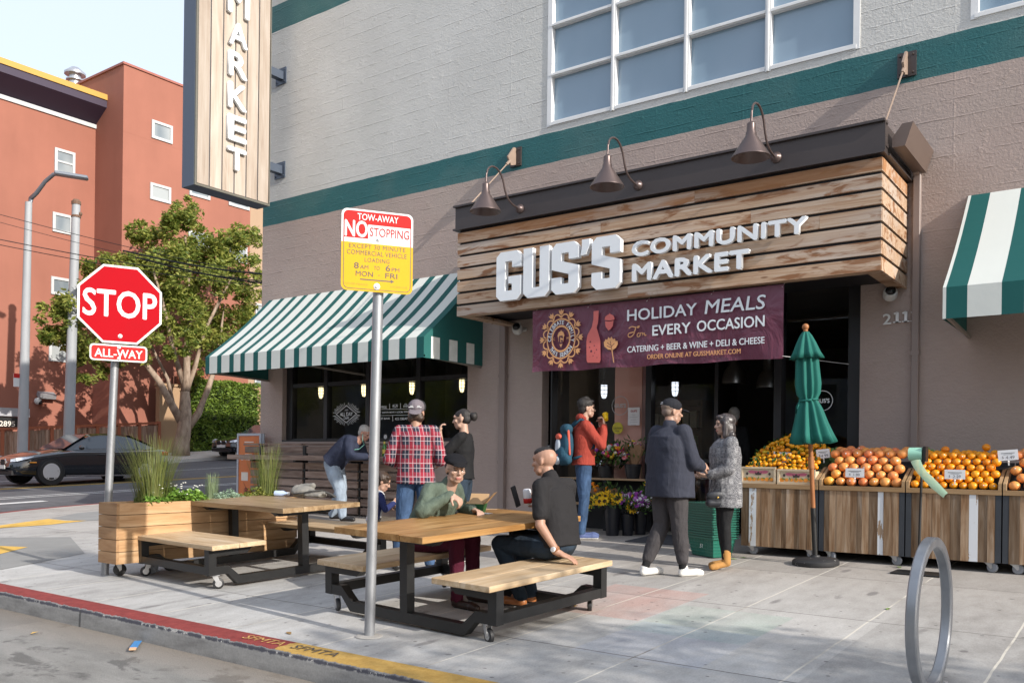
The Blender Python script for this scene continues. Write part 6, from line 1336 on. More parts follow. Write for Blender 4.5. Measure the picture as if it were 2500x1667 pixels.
M_BARK = NT('pale_bark'); _n = M_BARK.noise(M_BARK.map((1, 1, .4)), 5, 5, .65); M_BARK.bump(_n, .5, .03); M_BARK = M_BARK.base(M_BARK.ramp(_n, [(.3, (.13, .085, .06)), (.5, (.30, .22, .16)), (.7, (.40, .31, .24))]), .85)
def leaf(b, c, L, R, up=.4):
    M = Euler((R.uniform(-1.1, 1.1), R.uniform(-1.1, 1.1), R.uniform(0, 6.28))).to_matrix(); b.quad(*[c+M @ Vector(v) for v in ((0, -L*.5, 0), (L*.2, 0, L*.06), (0, L*.5, 0), (-L*.2, 0, L*.06))])
XH = XF+.35; ya, yb = FX(478, 1000, XH).y, FX(640, 1000, XH).y; z0, z1 = gz(XH, ya)-.1, FX(560, 934, XH).z
hg = thing('hedge', 'clipped green hedge between the street tree and the market corner', 'hedge', (XH, (ya+yb)/2, z0)); b = B(); R = random.Random(4); ly, hz_ = (yb-ya)/2, z1-z0
for i in range(9000):
    f = R.random(); v = R.uniform(-1, 1); 
    if f < .62: c = Vector((.15*noise.noise((v*4, R.random()*3, 1)), v*ly, R.random()*hz_))
    elif f < .85: c = Vector((-R.random()*1.2, v*ly, hz_))
    else: c = Vector((-R.random()*1.2, -ly, R.random()*hz_))
    n = noise.noise(c*1.3+Vector((3, 7, 1))); c += Vector((R.uniform(-.14, .05)+.22*n, R.uniform(-.1, .1), R.uniform(-.12, .08)+.14*n)); leaf(b, c, R.uniform(.12, .22), R)
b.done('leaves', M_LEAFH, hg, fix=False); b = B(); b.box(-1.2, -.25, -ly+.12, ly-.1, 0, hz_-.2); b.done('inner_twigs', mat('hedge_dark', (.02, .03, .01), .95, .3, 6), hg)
# street tree
dT = (FX(441, 1108, -34.5)-CAMP).dot(fw)
def TP(x, y, dd=0.): return DP(x*K, y*K, dT+dd)
tr = thing('street_tree', 'leafy street tree with pale forked trunk before the red building', 'tree', FX(441, 1106, -34.5)); o0 = Vector(tr.location)
L = lambda x, y, dd=0.: TP(x, y, dd)-o0
b = B(); b.tube([L(415, 1052), L(417, 1020), L(423, 985), L(425, 950), L(425, 900, .1)], [.42, .34, .30, .27, .20], 12); b.done('trunk', M_BARK, tr, True)
b = B()
for pts, r0 in ((((420, 975), (395, 930), (365, 875), (330, 830), (280, 790), (210, 740)), .20), (((424, 990), (455, 950), (475, 900), (492, 850), (505, 780), (515, 700)), .19), (((425, 910), (428, 860), (430, 800), (435, 730), (432, 640), (425, 540)), .20), (((428, 900), (405, 830), (388, 760), (370, 680), (345, 600)), .15), (((426, 905), (448, 840), (470, 760), (520, 660), (560, 590)), .14), (((400, 940), (385, 870), (330, 760), (300, 690)), .10)):
    n = len(pts); b.tube([FX(x*K, y*K, -34.5+.7*math.sin(i*1.3+r0*30)*(i/n))-o0 for i, (x, y) in enumerate(pts)], [r0*(1-.75*i/(n-1)) for i in range(n)], 8)
b.done('limbs', M_BARK, tr, True)
b = B(); R = random.Random(12)
blobs = ((430, 545, 75), (370, 560, 62), (320, 530, 34), (425, 490, 40), (505, 585, 72), (560, 560, 48), (545, 640, 58), (460, 640, 85), (370, 640, 80), (300, 620, 48), (230, 640, 52), (190, 700, 62), (140, 740, 52), (205, 770, 58), (190, 830, 46), (265, 720, 62), (340, 715, 70), (430, 715, 70), (520, 720, 55), (575, 690, 40), (480, 770, 58), (410, 790, 42), (300, 790, 46), (250, 840, 34), (520, 800, 30), (555, 745, 40), (455, 840, 22), (480, 560, 50), (120, 770, 30), (395, 500, 28))
kpm = dT*K/FPX
for (x, y, r) in blobs:
    cc = FX(x*K, y*K, -34.4+R.uniform(-1.4, 1.4))-o0; rr = r*K*(cc+o0-CAMP).dot(fw)/FPX
    for s_ in range(int(6+r/6)):
        a = R.uniform(0, 6.28); u = R.uniform(-1, 1); v = Vector((math.cos(a)*math.sqrt(1-u*u), math.sin(a)*math.sqrt(1-u*u), u)); c1 = cc+v*rr*R.uniform(.45, 1.0); r1 = rr*R.uniform(.22, .42)
        for k in range(int(70*(r1/.4))+14):
            w = Vector((R.gauss(0, 1), R.gauss(0, 1), R.gauss(0, .8))); w = w.normalized()*r1*R.random()**.4; leaf(b, c1+w, R.uniform(.17, .32), R)
b.done('crown', M_LEAFT, tr, fix=False)
# lamp post, plain post, wires
M_CONC = mat('post_concrete', (.31, .32, .33), .6, .12, 3, .15, 60, st=(1, 1, .3))
XP = -33.7; q = FX(54, 1100, XP); zb = gz(XP, q.y)-.1; p1 = FX(70, 494, XP); t_ = thing('lamp_post', 'tall pale street lamp post at the left with curved arm', 'street lamp', (q.x, q.y, zb)); b = B(); h = p1.z-zb; b.cyl((0, 0, 0), (p1.x-q.x, p1.y-q.y, h), .19, .12, n=14); b.done('post', M_CONC, t_, 40)
b = B(); e = FX(150*K, 402*K, XP+1.8)-Vector((q.x, q.y, zb)); s0 = Vector((p1.x-q.x, p1.y-q.y, h-.2)); b.tube([s0, s0+Vector((.04, .06, .35)), s0.lerp(e, .22)+UP*.28, s0.lerp(e, .45)+UP*.42, s0.lerp(e, .68)+UP*.40, s0.lerp(e, .87)+UP*.22, e], [.09, .085, .08, .075, .07, .06, .05], 8); b.done('arm', mat('arm_grey', (.20, .22, .25), .45, .05, 4, metal=.4), t_, 50)
b = B(); d = Vector((.55, .85, -.05)).normalized(); M = d.to_track_quat('X', 'Z').to_matrix().to_4x4(); M.translation = e; b.box(-.35, .75, -.17, .17, -.06, .07, M, .04); b.done('lamp_head', MATS['arm_grey'], t_)
a, c = FX(38, 912, XP-.12), FX(52, 945, XP-.12); b = B(); b.box(-.02, .0, a.y-q.y-.12, c.y-q.y+.1, c.z-zb, a.z-zb); b.done('notice', M_SWHT, t_); b = B(); b.box(.001, .004, a.y-q.y-.12, c.y-q.y+.1, a.z-zb-.16, a.z-zb); b.done('notice_band', MATS['sign_red_faded'], t_)
q = FX(166, 1085, XP+.4); zb = gz(XP, q.y)-.1; p1 = FX(186, 500, XP+.4); t_ = thing('utility_post', 'plain pale utility post beside the lamp post', 'post', (q.x, q.y, zb)); b = B(); b.cyl((0, 0, 0), (p1.x-q.x, p1.y-q.y, p1.z-zb), .21, .15, n=14); b.done('post', M_CONC, t_, 40); b = B(); tp = Vector((p1.x-q.x, p1.y-q.y, p1.z-zb)); b.lathe([(.17, 0), (.17, .12), (.1, .2), (0, .22)], n=12, c=tp); b.lathe([(.17, -.5), (.18, -.44), (.16, -.4)], n=12, c=tp); b.ball(tp+Vector((.12, .1, -.35)), .08, 8, 6); b.done('cap', mat('rust', (.14, .08, .05), .8, .3, 12), t_)
M_WIRE = mat('wire_black', (.012, .012, .014), .6)
for i, (x0, y0, x1, y1, r) in enumerate(((-15, 520, 700, 680, .010), (-15, 539, 700, 700, .008), (-15, 582, 700, 693, .014), (-15, 595, 700, 706, .012), (300, 612, 720, 676, .026), (330, 628, 720, 700, .026))):
    a, c = DP(x0, y0, 27), DP(x1, y1, 27); pts = [a.lerp(c, k/16)-UP*.25*math.sin(math.pi*k/16)*.5 for k in range(17)]; b = B(); b.tube(pts, r, 5, False); o = b.done('overhead_cable', M_WIRE); tag(o, ['topmost thin overhead cable before the red building', 'second thin overhead cable from the top', 'third overhead cable crossing before the tree', 'fourth overhead cable crossing just below the third', 'upper thick black cable bundle before the tree', 'lower thick black cable bundle before the tree'][i], 'cable', 'overhead cables')
# ---- dark saloon car
M_CARP = mat('car_paint_black', (.006, .008, .012), .12, .02, 2, spec=.6, coat=1.); M_CARG = NT('car_glass'); M_CARG = M_CARG.base((.045, .06, .075), .04, 0, .9); M_CHR = mat('chrome', (.55, .56, .58), .15, .02, 3, metal=1.); M_RIM = mat('alloy', (.62, .63, .65), .3, .03, 3, metal=.25); M_HL = mat('headlamp', (.62, .66, .72), .1, .2, 20, metal=.3); M_TL = mat('tail_red', (.45, .012, .012), .2); M_IND = mat('indicator', (.8, .3, .02), .3); M_PLATE = mat('plate_white', (.62, .62, .6), .5)
def sedan(label, loc, rz):
    t_ = thing('parked_car', label, 'car', loc, (0, 0, rz), 'cars on the cross street'); b = B(); rg = []
    for y, w, zb, zt, cr in ((2.33, .50, .34, .56, .0), (2.28, .68, .27, .62, .01), (2.12, .80, .22, .70, .02), (1.75, .87, .20, .80, .04), (1.25, .895, .19, .88, .05), (.85, .90, .19, .93, .04), (.2, .905, .19, .945, .0), (-.6, .905, .19, .96, .0), (-1.3, .90, .19, .985, .02), (-1.8, .885, .22, 1.01, .04), (-2.1, .83, .25, 1.01, .03), (-2.26, .76, .30, .96, .01), (-2.31, .62, .36, .80, .0)):
        half = [(.0, zb), (w*.86, zb), (w*.98, zb+.10), (w, (zb+zt)*.46), (w*.985, zt-.17), (w*.955, zt-.07), (w*.84, zt-.005), (w*.4, zt+cr*.8), (0, zt+cr)]
        rg.append([Vector((x, y, z)) for x, z in half]+[Vector((-x, y, z)) for x, z in half[-2:0:-1]])
    b.loft(rg); b.done('body', M_CARP, t_, 40)
    st_ = ((.98, .74, .93, .72, .935), (.62, .76, .94, .66, 1.16), (.22, .77, .945, .60, 1.365), (-.15, .775, .95, .585, 1.42), (-.6, .775, .955, .58, 1.43), (-1.05, .77, .965, .575, 1.385), (-1.5, .74, .985, .60, 1.22), (-1.95, .70, 1.01, .68, 1.02)); b = B()
    b.loft([[Vector(p) for p in ((-wb, y, zb-.03), (-wt, y, zt-.05), (-wt*.75, y, zt), (wt*.75, y, zt), (wt, y, zt-.05), (wb, y, zb-.03))] for y, wb, zb, wt, zt in st_]); b.done('roof', M_CARP, t_, 35)
    def sp(y, f):
        for (ya, wb, zb, wt, zt), (yb, wb2, zb2, wt2, zt2) in zip(st_[:-1], st_[1:]):
            if yb <= y <= ya: u = (ya-y)/(ya-yb); wb, zb, wt, zt = wb+(wb2-wb)*u, zb-.03+(zb2-zb)*u, wt+(wt2-wt)*u, zt-.05+(zt2-zt)*u; return Vector((wb+(wt-wb)*f+.006, y, zb+(zt-zb)*f))
    for s_ in (-1, 1):
        for ys in ((.72, .40, .1, -.2, -.36), (-.43, -.7, -1.0, -1.2), (-1.26, -1.45, -1.62)):
            b = B(); f1 = {.72: .35, -1.62: .5}; pr = None
            for y in ys:
                lo, hi_ = sp(y, .16), sp(y, f1.get(y, .93)); vs = [b.b.verts.new((s_*v.x, v.y, v.z)) for v in (lo, hi_)]
                if pr: b._f([pr[0], vs[0], vs[1], pr[1]])
                pr = vs
            b.done('side_window', M_CARG, t_)
        for y in (1.42, -1.39):
            b = B(); b.cyl((s_*.70, y, .325), (s_*.907, y, .335), .375, n=28); b.done('wheel_arch', M_BEDBLK, t_)
            c = Vector((s_*.80, y, .325)); b = B(); Q = Matrix.Rotation(rad(90)*s_, 3, 'Y'); b.lathe([(.2, -.1), (.30, -.1), (.325, -.06), (.325, .08), (.305, .112), (.235, .116), (.225, .07), (0, .05)], n=28, M=Q, c=c); w_ = b.done('wheel', M_TYRE, t_, 40)
            b = B()
            for k in range(5):
                for e in (-.16, .16): a = 6.283*k/5+e; a0 = 6.283*k/5+e*.4; p0, p1 = c+Q @ Vector((.04*math.cos(a0), .04*math.sin(a0), .105)), c+Q @ Vector((.215*math.cos(a), .215*math.sin(a), .11)); b.beam(p0, p1, .03, .03, up=Q @ UP)
            b.lathe([(.235, .115), (.212, .12), (.208, .09)], n=28, M=Q, c=c); b.lathe([(.05, .09), (.05, .118), (0, .122)], n=12, M=Q, c=c); b.done('rim', M_RIM, w_)
        b = B(); b.ball((s_*.99, .62, 1.0), (.10, .07, .065), 10, 8); b.beam((s_*.86, .60, .95), (s_*.95, .62, .99), .05, .03); b.done('mirror', M_CARP, t_, True)
        b = B(); hp = [(s_*.50, 2.275, .585), (s_*.70, 2.20, .60), (s_*.835, 2.00, .665), (s_*.86, 1.82, .735), (s_*.80, 1.98, .735), (s_*.66, 2.20, .69), (s_*.50, 2.255, .655)]; b._f([b.b.verts.new(Vector(p)*1.012+Vector((0, .02, 0))) for p in hp]); b.done('headlight', M_HL, t_)
        b = B(); b.box(min(s_*.84, s_*.885), max(s_*.84, s_*.885), 1.80, 1.98, .56, .595, bev=.01); b.done('indicator', M_IND, t_)
        b = B(); b.box(min(s_*.55, s_*.865), max(s_*.55, s_*.865), -2.22, -2.0, .80, .93, bev=.03); b.done('tail_light', M_TL, t_)
        b = B(); b.prism(rrect(.26, .20, .07), Matrix.Translation((s_*.16, 2.315, .58)) @ Matrix.Rotation(rad(-90), 4, 'X'), .03); b.done('grille', M_CHR, t_); b = B(); b.prism(rrect(.21, .155, .055), Matrix.Translation((s_*.16, 2.345, .58)) @ Matrix.Rotation(rad(-90), 4, 'X'), .008); b.done('grille_mesh', M_BEDBLK, t_)
        b = B(); b.ball((s_*.66, 2.22, .36), (.05, .03, .05), 8, 6); b.done('fog_lamp', M_CHR, t_)
        b = B()
        for y in (-.02, -1.03): b.box(min(s_*.905, s_*.925), max(s_*.905, s_*.925), y-.10, y+.10, .80, .825, bev=.006)
        b.done('door_handle', M_CARP, t_)
        b = B(); b.box(min(s_*.885, s_*.915), max(s_*.885, s_*.915), -1.0, 1.02, .20, .24); b.done('sill_trim', M_CHR, t_)
    b = B(); pts = [(-.66, .945, .955), (.66, .945, .955), (.555, .24, 1.365), (-.555, .24, 1.365)]; b._f([b.b.verts.new(Vector(p)+Vector((0, .014, .014))) for p in pts]); b.done('windscreen', M_CARG, t_)
    b = B(); b._f([b.b.verts.new(p) for p in ((-.56, -1.08, 1.39), (.56, -1.08, 1.39), (.62, -1.9, 1.065), (-.62, -1.9, 1.065))]); b.done('rear_window', M_CARG, t_)
    b = B(); b.box(-.26, .26, 2.33, 2.35, .40, .51); b.done('number_plate', M_PLATE, t_); b = B(); b.box(-.6, .6, 2.27, 2.33, .24, .36); b.done('air_intake', M_BEDBLK, t_)
    return t_
XC = -26.1; q = FX(121, 1180.5, XC); car = sedan('black saloon car driving on the cross street at the left', (XC-.96, q.y+1.42*1.07, q.z+.0), math.pi+rad(1.5)); car.scale = (1.07,)*3
q = FX(573, 1118, -31.6); c2 = copy_tree(car); c2.location = (-32.4, q.y+2.35, gz(-32.4, q.y+2)-.07); c2['label'] = 'dark car mostly hidden behind the orange poster stand'
# ---- the street tree beyond the right edge that shades the near pavement
c0 = Vector((7.3, -7.35, S*-7.35)); ot = thing('kerbside_tree', 'street tree beyond the right edge whose shade dapples the pavement', 'tree', c0); b = B(); b.tube([(0, 0, 0), (.02, 0, 1.2), (.05, .03, 2.4), (0, 0, 3.6)], [.12, .10, .085, .05], 10); b.done('trunk', M_BARK, ot, True); b = B(); R = random.Random(2)
for k in range(115):
    cc = Vector((R.uniform(-1.9, 1.9), R.uniform(-1.45, 1.45), 4.0+R.uniform(-.8, 1.0))); r1 = R.uniform(.2, .45)
    for i in range(60): w = Vector((R.gauss(0, 1), R.gauss(0, 1), R.gauss(0, 1))).normalized()*r1*R.random()**.4; leaf(b, cc+w, R.uniform(.10, .18), R)
b.done('crown', M_LEAFT, ot, fix=False)

# ---- the far side of the street behind the camera, mirrored in the shop glass
M_H = [m_stucco('house_cream', (.55, .50, .42)), m_stucco('house_blue', (.26, .31, .36)), m_stucco('house_ochre', (.45, .33, .2))]
for i, (x, w, h) in enumerate(((-47, 9, 8), (-36.5, 8, 10.5), (-27, 7.5, 7.5), (-18.5, 8, 9), (-9, 8.5, 7), (1, 9, 10))):
    ht = thing('terraced_house', ['cream house with a wide gable', 'blue house with two rows of windows', 'ochre house with low roof', 'cream house with tall front', 'blue house with low gable', 'ochre house of three floors'][i]+' on the far side of the street', 'house', (x, -27, -1.3), group='houses opposite the market'); b = B(); b.box(-w/2, w/2, -8, 0, 0, h); b.done('wall', M_H[i % 3], ht); b = B(); b.loft([[Vector((-w/2-.3, y, h)), Vector((0, y, h+1.8)), Vector((w/2+.3, y, h))] for y in (.3, -8)]); b.done('roof', mat('roof_slate', (.08, .08, .085), .8), ht)
    for zz in range(1, int(h//3)+1):
        for xx in (-w*.28, w*.28): b = B(); b.box(xx-.6, xx+.6, 0, .05, zz*3-1.9, zz*3-.3); f = b.done('window', M_WFR, ht); b = B(); b.box(xx-.5, xx+.5, .05, .06, zz*3-1.8, zz*3-.4); b.done('pane', M_CARG, f)
for i, (x, y, k) in enumerate(((-40, -22.5, 1.5), (-30.5, -22.5, 1.3), (-14, -22.5, 1.6), (-5, -22.5, 1.4))): o = copy_tree(ot); o.location = (x, y, -1.2); o.scale = (k,)*3; o.rotation_euler = (0, 0, i*1.3); o['label'] = 'street tree before the %s' % ['cream gabled house opposite', 'gap by the blue house opposite', 'tall cream house opposite', 'low blue house opposite'][i]; o['group'] = 'trees opposite the market'
# ================================================================ PEOPLE
def skin(name, c):
    t = NT(name); f = t.noise(t.co(), 26, 4); t.base(t.mix(f, tuple(x*.9 for x in c), tuple(min(1, x*1.08) for x in c)), .5, 0, .4); t.p.inputs['Subsurface Weight'].default_value = .0; return t.m
def cloth(name, c, fold=.5, fs=9., weave=0, rough=.85, var=.12, st=(1, 1, .45)):
    t = NT(name); f = t.noise(t.map(st), fs, 5, .6, .8); col = t.mix(1., c, t.ramp(f, [(.3, 1-var), (.7, 1+var)]), 'MULTIPLY') if isinstance(c, tuple) else c
    t.base(col, rough, 0, .2); t.bump(f, fold, .035); return t.m
SK1, SK2, SK3, SK4 = skin('skin_light', (.38, .225, .16)), skin('skin_tan', (.37, .21, .145)), skin('skin_pale', (.42, .265, .195)), skin('skin_ruddy', (.41, .215, .155))
M_EYE = mat('eye_dark', (.03, .02, .015), .2); M_LIP = mat('lip', (.36, .13, .11), .5); M_HBLK = mat('hair_black', (.014, .011, .010), .62, .3, 30, .4, 120, st=(1, 1, .2)); M_HBRN = mat('hair_brown', (.045, .026, .016), .45, .3, 30, .4, 120); M_HGRY = mat('hair_grey', (.40, .37, .34), .6, .2, 40, .4, 120); M_HSTUB = mat('hair_stubble', (.16, .115, .09), .7, .2, 60); M_HDARK = NT('hair_greyed')
_n = M_HDARK.noise(M_HDARK.map((60, 60, 3)), 1., 3); M_HDARK.bump(_n, .4, .01); M_HDARK = M_HDARK.base(M_HDARK.ramp(_n, [(.4, (.022, .018, .018)), (.68, (.10, .085, .085))]), .34, 0, .5)
V = Vector
def stand():
    return dict(pelvis=V((0, 0, .97)), waist=V((0, .0, 1.10)), chest=V((0, .005, 1.30)), neck=V((0, -.01, 1.47)), head=V((0, .02, 1.615)), face=V((0, 1, 0)), up=V((0, 0, 1)),
        sh=[V((-.175, -.01, 1.415)), V((.175, -.01, 1.415))], el=[V((-.235, -.02, 1.13)), V((.235, -.02, 1.13))], wr=[V((-.24, .08, .90)), V((.24, .08, .90))], hd=[V((0, .1, -1)), V((0, .1, -1))], pn=[V((1, 0, 0)), V((-1, 0, 0))], curl=[.5, .5],
        hip=[V((-.09, 0, .92)), V((.09, 0, .92))], kn=[V((-.10, .02, .50)), V((.10, .02, .50))], an=[V((-.10, -.03, .085)), V((.10, -.03, .085))], toe=[V((-.115, .16, .03)), V((.115, .16, .03))])
def hand(prims, w, d, pn, curl, s, left, splay=0.):
    """palm, four unequal bent fingers and a thumb; d points from the wrist to the knuckles, pn out of the palm"""
    d = d.normalized(); pn = (pn-d*pn.dot(d)).normalized(); sd = d.cross(pn)*(1 if left else -1)      # towards the thumb
    c = w+d*.048*s; R = Matrix((sd, d, pn)).transposed().to_4x4(); prims.append(('e', c, (.040*s, .052*s, .017*s), R)); prims.append(('c', w-d*.02*s, .026*s, w+d*.02*s, .027*s))
    for k, (off, L) in enumerate(((.030, .078), (.010, .086), (-.011, .080), (-.030, .062))):
        b0 = w+d*.088*s+sd*off*s; a1 = curl*(1.0+.08*k); f1 = (d*math.cos(a1*.75)+pn*math.sin(a1*.75)+sd*splay*off*6).normalized(); f2 = d*math.cos(a1*1.7)+pn*math.sin(a1*1.7); f3 = d*math.cos(a1*2.3)+pn*math.sin(a1*2.3)
        p1 = b0+f1*L*.45*s; p2 = p1+f2*L*.32*s; p3 = p2+f3*L*.25*s; r = (.0098-.0006*k)*s; prims += [('c', w+d*.05*s+sd*off*.8*s, r*1.1, b0, r*1.08), ('c', b0, r*1.08, p1, r), ('c', p1, r, p2, r*.93), ('c', p2, r*.93, p3, r*.8)]
    t0 = w+d*.030*s+sd*.030*s; t1 = t0+(sd*.75+d*.6+pn*.35).normalized()*.040*s; t2 = t1+(sd*.15+d*.9+pn*(.3+curl*.5)).normalized()*.034*s; prims += [('c', w+d*.015*s+sd*.012*s, .017*s, t0, .015*s), ('c', t0, .014*s, t1, .0115*s), ('c', t1, .0115*s, t2, .009*s)]
def headm(J):
    f = J['face'].normalized(); u = J['up']; r = f.cross(u).normalized(); u = r.cross(f); M = Matrix((r, f, u)).transposed().to_4x4(); M.translation = J['head']; return M
def person(label, loc, rz, J, h=1.75, sk=SK1, top=None, sleeve=1., topl=.0, trou=None, shoe=None, sole=None, fem=False, build=1., loose=1., hair=None, group=None, vox=.0065, shoe_h=.0, collar=None, cuff=.0, trou_len=1., nfold=.006, coat=0., sock=None, trl=1.):
    """J: joints in the figure's own space for a 1.75 m adult; x right, y forward"""
    s = h/1.75; t_ = thing('person', label, 'person', loc, (0, 0, rz), group)
    def sc3(v): return v*s
    J = {k: ([x*s for x in v] if isinstance(v, list) and isinstance(v[0], Vector) and k not in ('hd', 'pn') else (v*s if isinstance(v, Vector) and k not in ('face', 'up') else v)) for k, v in J.items()}
    HM = headm(J); k_ = .94 if h > 1.2 else 1.18; hs = s*k_ if h > 1.2 else s*1.35
    P = lambda x, y, z: HM @ V((x*hs, y*hs, z*hs)); R = HM.to_3x3().to_4x4(); rr = lambda *a: tuple(x*hs for x in a)
    A = []
    # head
    A += [('e', P(0, -.012, .035), rr(.076, .098, .088), R), ('e', P(0, .025, -.03), rr(.062, .070, .078), R), ('e', P(0, .050, -.085), rr(.036, .036, .028), R), ('c', P(-.035, .03, -.07), .03*hs, P(.035, .03, -.07), .03*hs), ('e', P(0, .078, .038), rr(.05, .022, .032), R), ('c', P(-.034, .080, .022), .011*hs, P(.034, .080, .022), .011*hs),
          ('c', P(0, .092, .012), .009*hs, P(0, .112, -.022), .013*hs), ('c', P(-.013, .098, -.026), .009*hs, P(.013, .098, -.026), .009*hs), ('c', P(-.018, .090, -.058), .008*hs, P(.018, .090, -.058), .008*hs), ('c', P(-.016, .088, -.068), .008*hs, P(.016, .088, -.068), .008*hs), ('e', P(.046, .066, -.014), rr(.022, .022, .02), R), ('e', P(-.046, .066, -.014), rr(.022, .022, .02), R)]
    for q in (-1, 1): A += [('e', P(q*.078, -.008, .0), rr(.010, .021, .033), R @ Matrix.Rotation(q*.25, 4, 'Z')), ('c', P(q*.08, -.02, .022), .007*hs, P(q*.078, -.004, -.026), .006*hs)]
    nk = J['neck']; A += [('c', nk-V((0, 0, .05*s)), .058*s*build, P(0, -.018, -.055), .050*s*(.9 if fem else 1))]
    for q, w in ((0, -1), (1, 1)):
        A += [('c', J['sh'][q], .045*s, J['el'][q], .036*s*build), ('c', J['el'][q], .037*s*build, J['wr'][q], .025*s)]; hand(A, J['wr'][q], J['hd'][q], J['pn'][q], J['curl'][q], s*(.9 if fem else 1.), q == 0)
        A += [('c', J['hip'][q], .065*s, J['kn'][q], .046*s), ('c', J['kn'][q], .046*s, J['an'][q], .034*s), ('c', J['an'][q]-V((0, 0, .035*s)), .020*s, J['toe'][q], .014*s), ('c', J['chest']+(nk-J['chest'])*.6, .05*s, J['sh'][q], .045*s)]
    A += [('c', J['pelvis'], .085*s, J['waist'], .075*s), ('c', J['waist'], .075*s, J['chest'], .085*s), ('c', J['chest'], .085*s, nk-V((0, 0, .03*s)), .055*s)]
    HI = HM.inverted()
    def asg(c):
        q = HI @ c; q = q/hs
        if q.y > .072 and abs(abs(q.x)-.031) < .0125 and abs(q.z-.006) < .0075: return 1
        if q.y > .078 and abs(q.x) < .023 and -.074 < q.z < -.052: return 2
        if q.y > .07 and .014 < abs(q.x) < .05 and .022 < q.z < .031: return 3
        return 0
    grow(A, 'body', [sk, M_EYE, M_LIP, hair or M_HBLK], t_, vox, 3, asg)
    b_ = build
    # top
    T = []
    hw = .085*s*b_; pel, wa, ch = J['pelvis'], J['waist'], J['chest']
    axis = (ch-pel).normalized(); side = (J['sh'][1]-J['sh'][0]).normalized(); fr = side.cross(axis)*-1; fr = axis.cross(side); R3 = Matrix((side, fr, axis)).transposed().to_4x4()
    wid = (.155 if fem else .168)*s*b_; dep = (.105 if fem else .115)*s*b_*loose
    hem = pel-axis*(.03*s+coat*s); path = [(nk-axis*.055*s, 1.0, 1.0), (ch+axis*.075*s, 1.03, 1.04), (ch-axis*.04*s, 1.06, 1.10), (wa.lerp(ch, .4), (.93 if fem else 1.01), 1.04), (wa, (.88 if fem else .98), 1.0), (pel.lerp(wa, .4), (.98 if fem else .99), 1.02), (pel, 1.03, 1.06), (hem, 1.05, 1.08)]
    def trunk(bb):
        rg = []
        for i, (c0, w0, d0) in enumerate(path):
            lf = 1+(loose-1)*min(1, i*.3); W_, D_ = wid*w0*lf**.8, dep*d0*lf**.3; k0 = .60 if i == 0 else 1
            rg.append([c0+side*W_*k0*math.copysign(abs(math.cos(a_))**.85, math.cos(a_))+fr*D_*k0*math.copysign(abs(math.sin(a_))**.85, math.sin(a_)) for a_ in [2*math.pi*j/24 for j in range(24)]])
        bb.loft(rg)
    T += [('m', trunk), ('e', ch+axis*.03*s, (wid*1.05, dep*1.08, .15*s), R3)]
    T += [('c', J['sh'][0]*.92+nk*.08, .060*s*b_, J['sh'][1]*.92+nk*.08, .060*s*b_), ('e', nk-axis*.07*s, (.12*s*b_, .085*s*b_, .07*s), R3), ('e', nk-axis*.03*s, (.070*s*b_, .066*s*b_, .030*s), R3)]
    for q in (0, 1): T += [('c', nk-axis*.03*s+(J['sh'][q]-nk)*.2, .055*s*b_, J['sh'][q], .062*s*b_)]
    for q in (0, 1):
        sh, el, wr = J['sh'][q], J['el'][q], J['wr'][q]; lo = loose**.5
        if sleeve <= .5: e = sh.lerp(el, sleeve*2*.72); T += [('c', sh, .064*s*b_, e, .060*s*b_)]
        else: f = (sleeve-.5)*2; e = el.lerp(wr, f*.94); T += [('c', sh, .064*s*b_*lo, el, .056*s*b_*lo), ('c', el, .057*s*b_*lo, e, .044*s*b_*lo)]
    if collar: T += [('c', nk-axis*.02*s, .066*s*b_, nk+(P(0, -.018, -.055)-nk)*.18, .062*s*b_)]
    tops = grow(T, 'shirt', top if isinstance(top, list) else [top], t_, vox, 9, noise_=nfold)
    # trousers
    L = [('e', pel-axis*.015*s, (wid*.93, dep*.93, .10*s), R3)]
    for q in (0, 1):
        hp, kn, an = J['hip'][q], J['kn'][q], J['an'][q]; e = kn.lerp(an, trou_len)
        L += [('c', hp, .090*s*b_*trl**.5, hp.lerp(kn, .5), .085*s*b_*trl), ('c', hp.lerp(kn, .5), .085*s*b_*trl, kn, .067*s*b_*trl), ('c', kn, .067*s*b_*trl, kn.lerp(an, .4), .064*s*trl*b_), ('c', kn.lerp(an, .4), .064*s*b_*trl, e, .054*s*trl), ('c', hp, .085*s*b_, pel-axis*.02*s, .08*s*b_)]
    grow(L, 'trousers', [trou], t_, vox, 4, noise_=nfold)
    for q in (0, 1):
        an, to = J['an'][q], J['toe'][q]; d = (to-an); d.z = 0; L_ = d.length; d.normalize(); heel = V((an.x, an.y, min(an.z, to.z)))-d*.035*s; z0 = to.z-.03*s; up = V((0, 0, 1))
        pitch = an.z-.085*s-z0
        hb = V((heel.x, heel.y, z0+max(0, pitch)))
        S_ = [('e', hb+d*.03*s+up*.045*s, (.036*s, .045*s, .045*s), None), ('c', hb+d*.02*s+up*.038*s, .037*s, to-d*.02*s+up*.010*s, .036*s), ('c', to-d*.05*s+up*.012*s, .040*s, to+up*.004*s, .034*s), ('c', an+d*.01, .042*s, an-up*.02*s, .045*s)]
        if shoe_h: S_ += [('c', an-up*.03*s, .050*s, an.lerp(J['kn'][q], shoe_h), .055*s)]
        zf = z0
        o = grow(S_, 'shoe', [shoe, sole or shoe], t_, .005, 3, lambda c: 1 if c.z < zf+.024*s+max(0, pitch)*.0 and pitch < .02 else 0)
        for v in o.data.vertices:
            if v.co.z < zf: v.co.z = zf
        if sock: grow([('c', an-up*.02*s, .041*s, an.lerp(J['kn'][q], .28), .042*s)], 'sock', [sock], t_, .006, 2)
    return t_, J, HM, hs, s
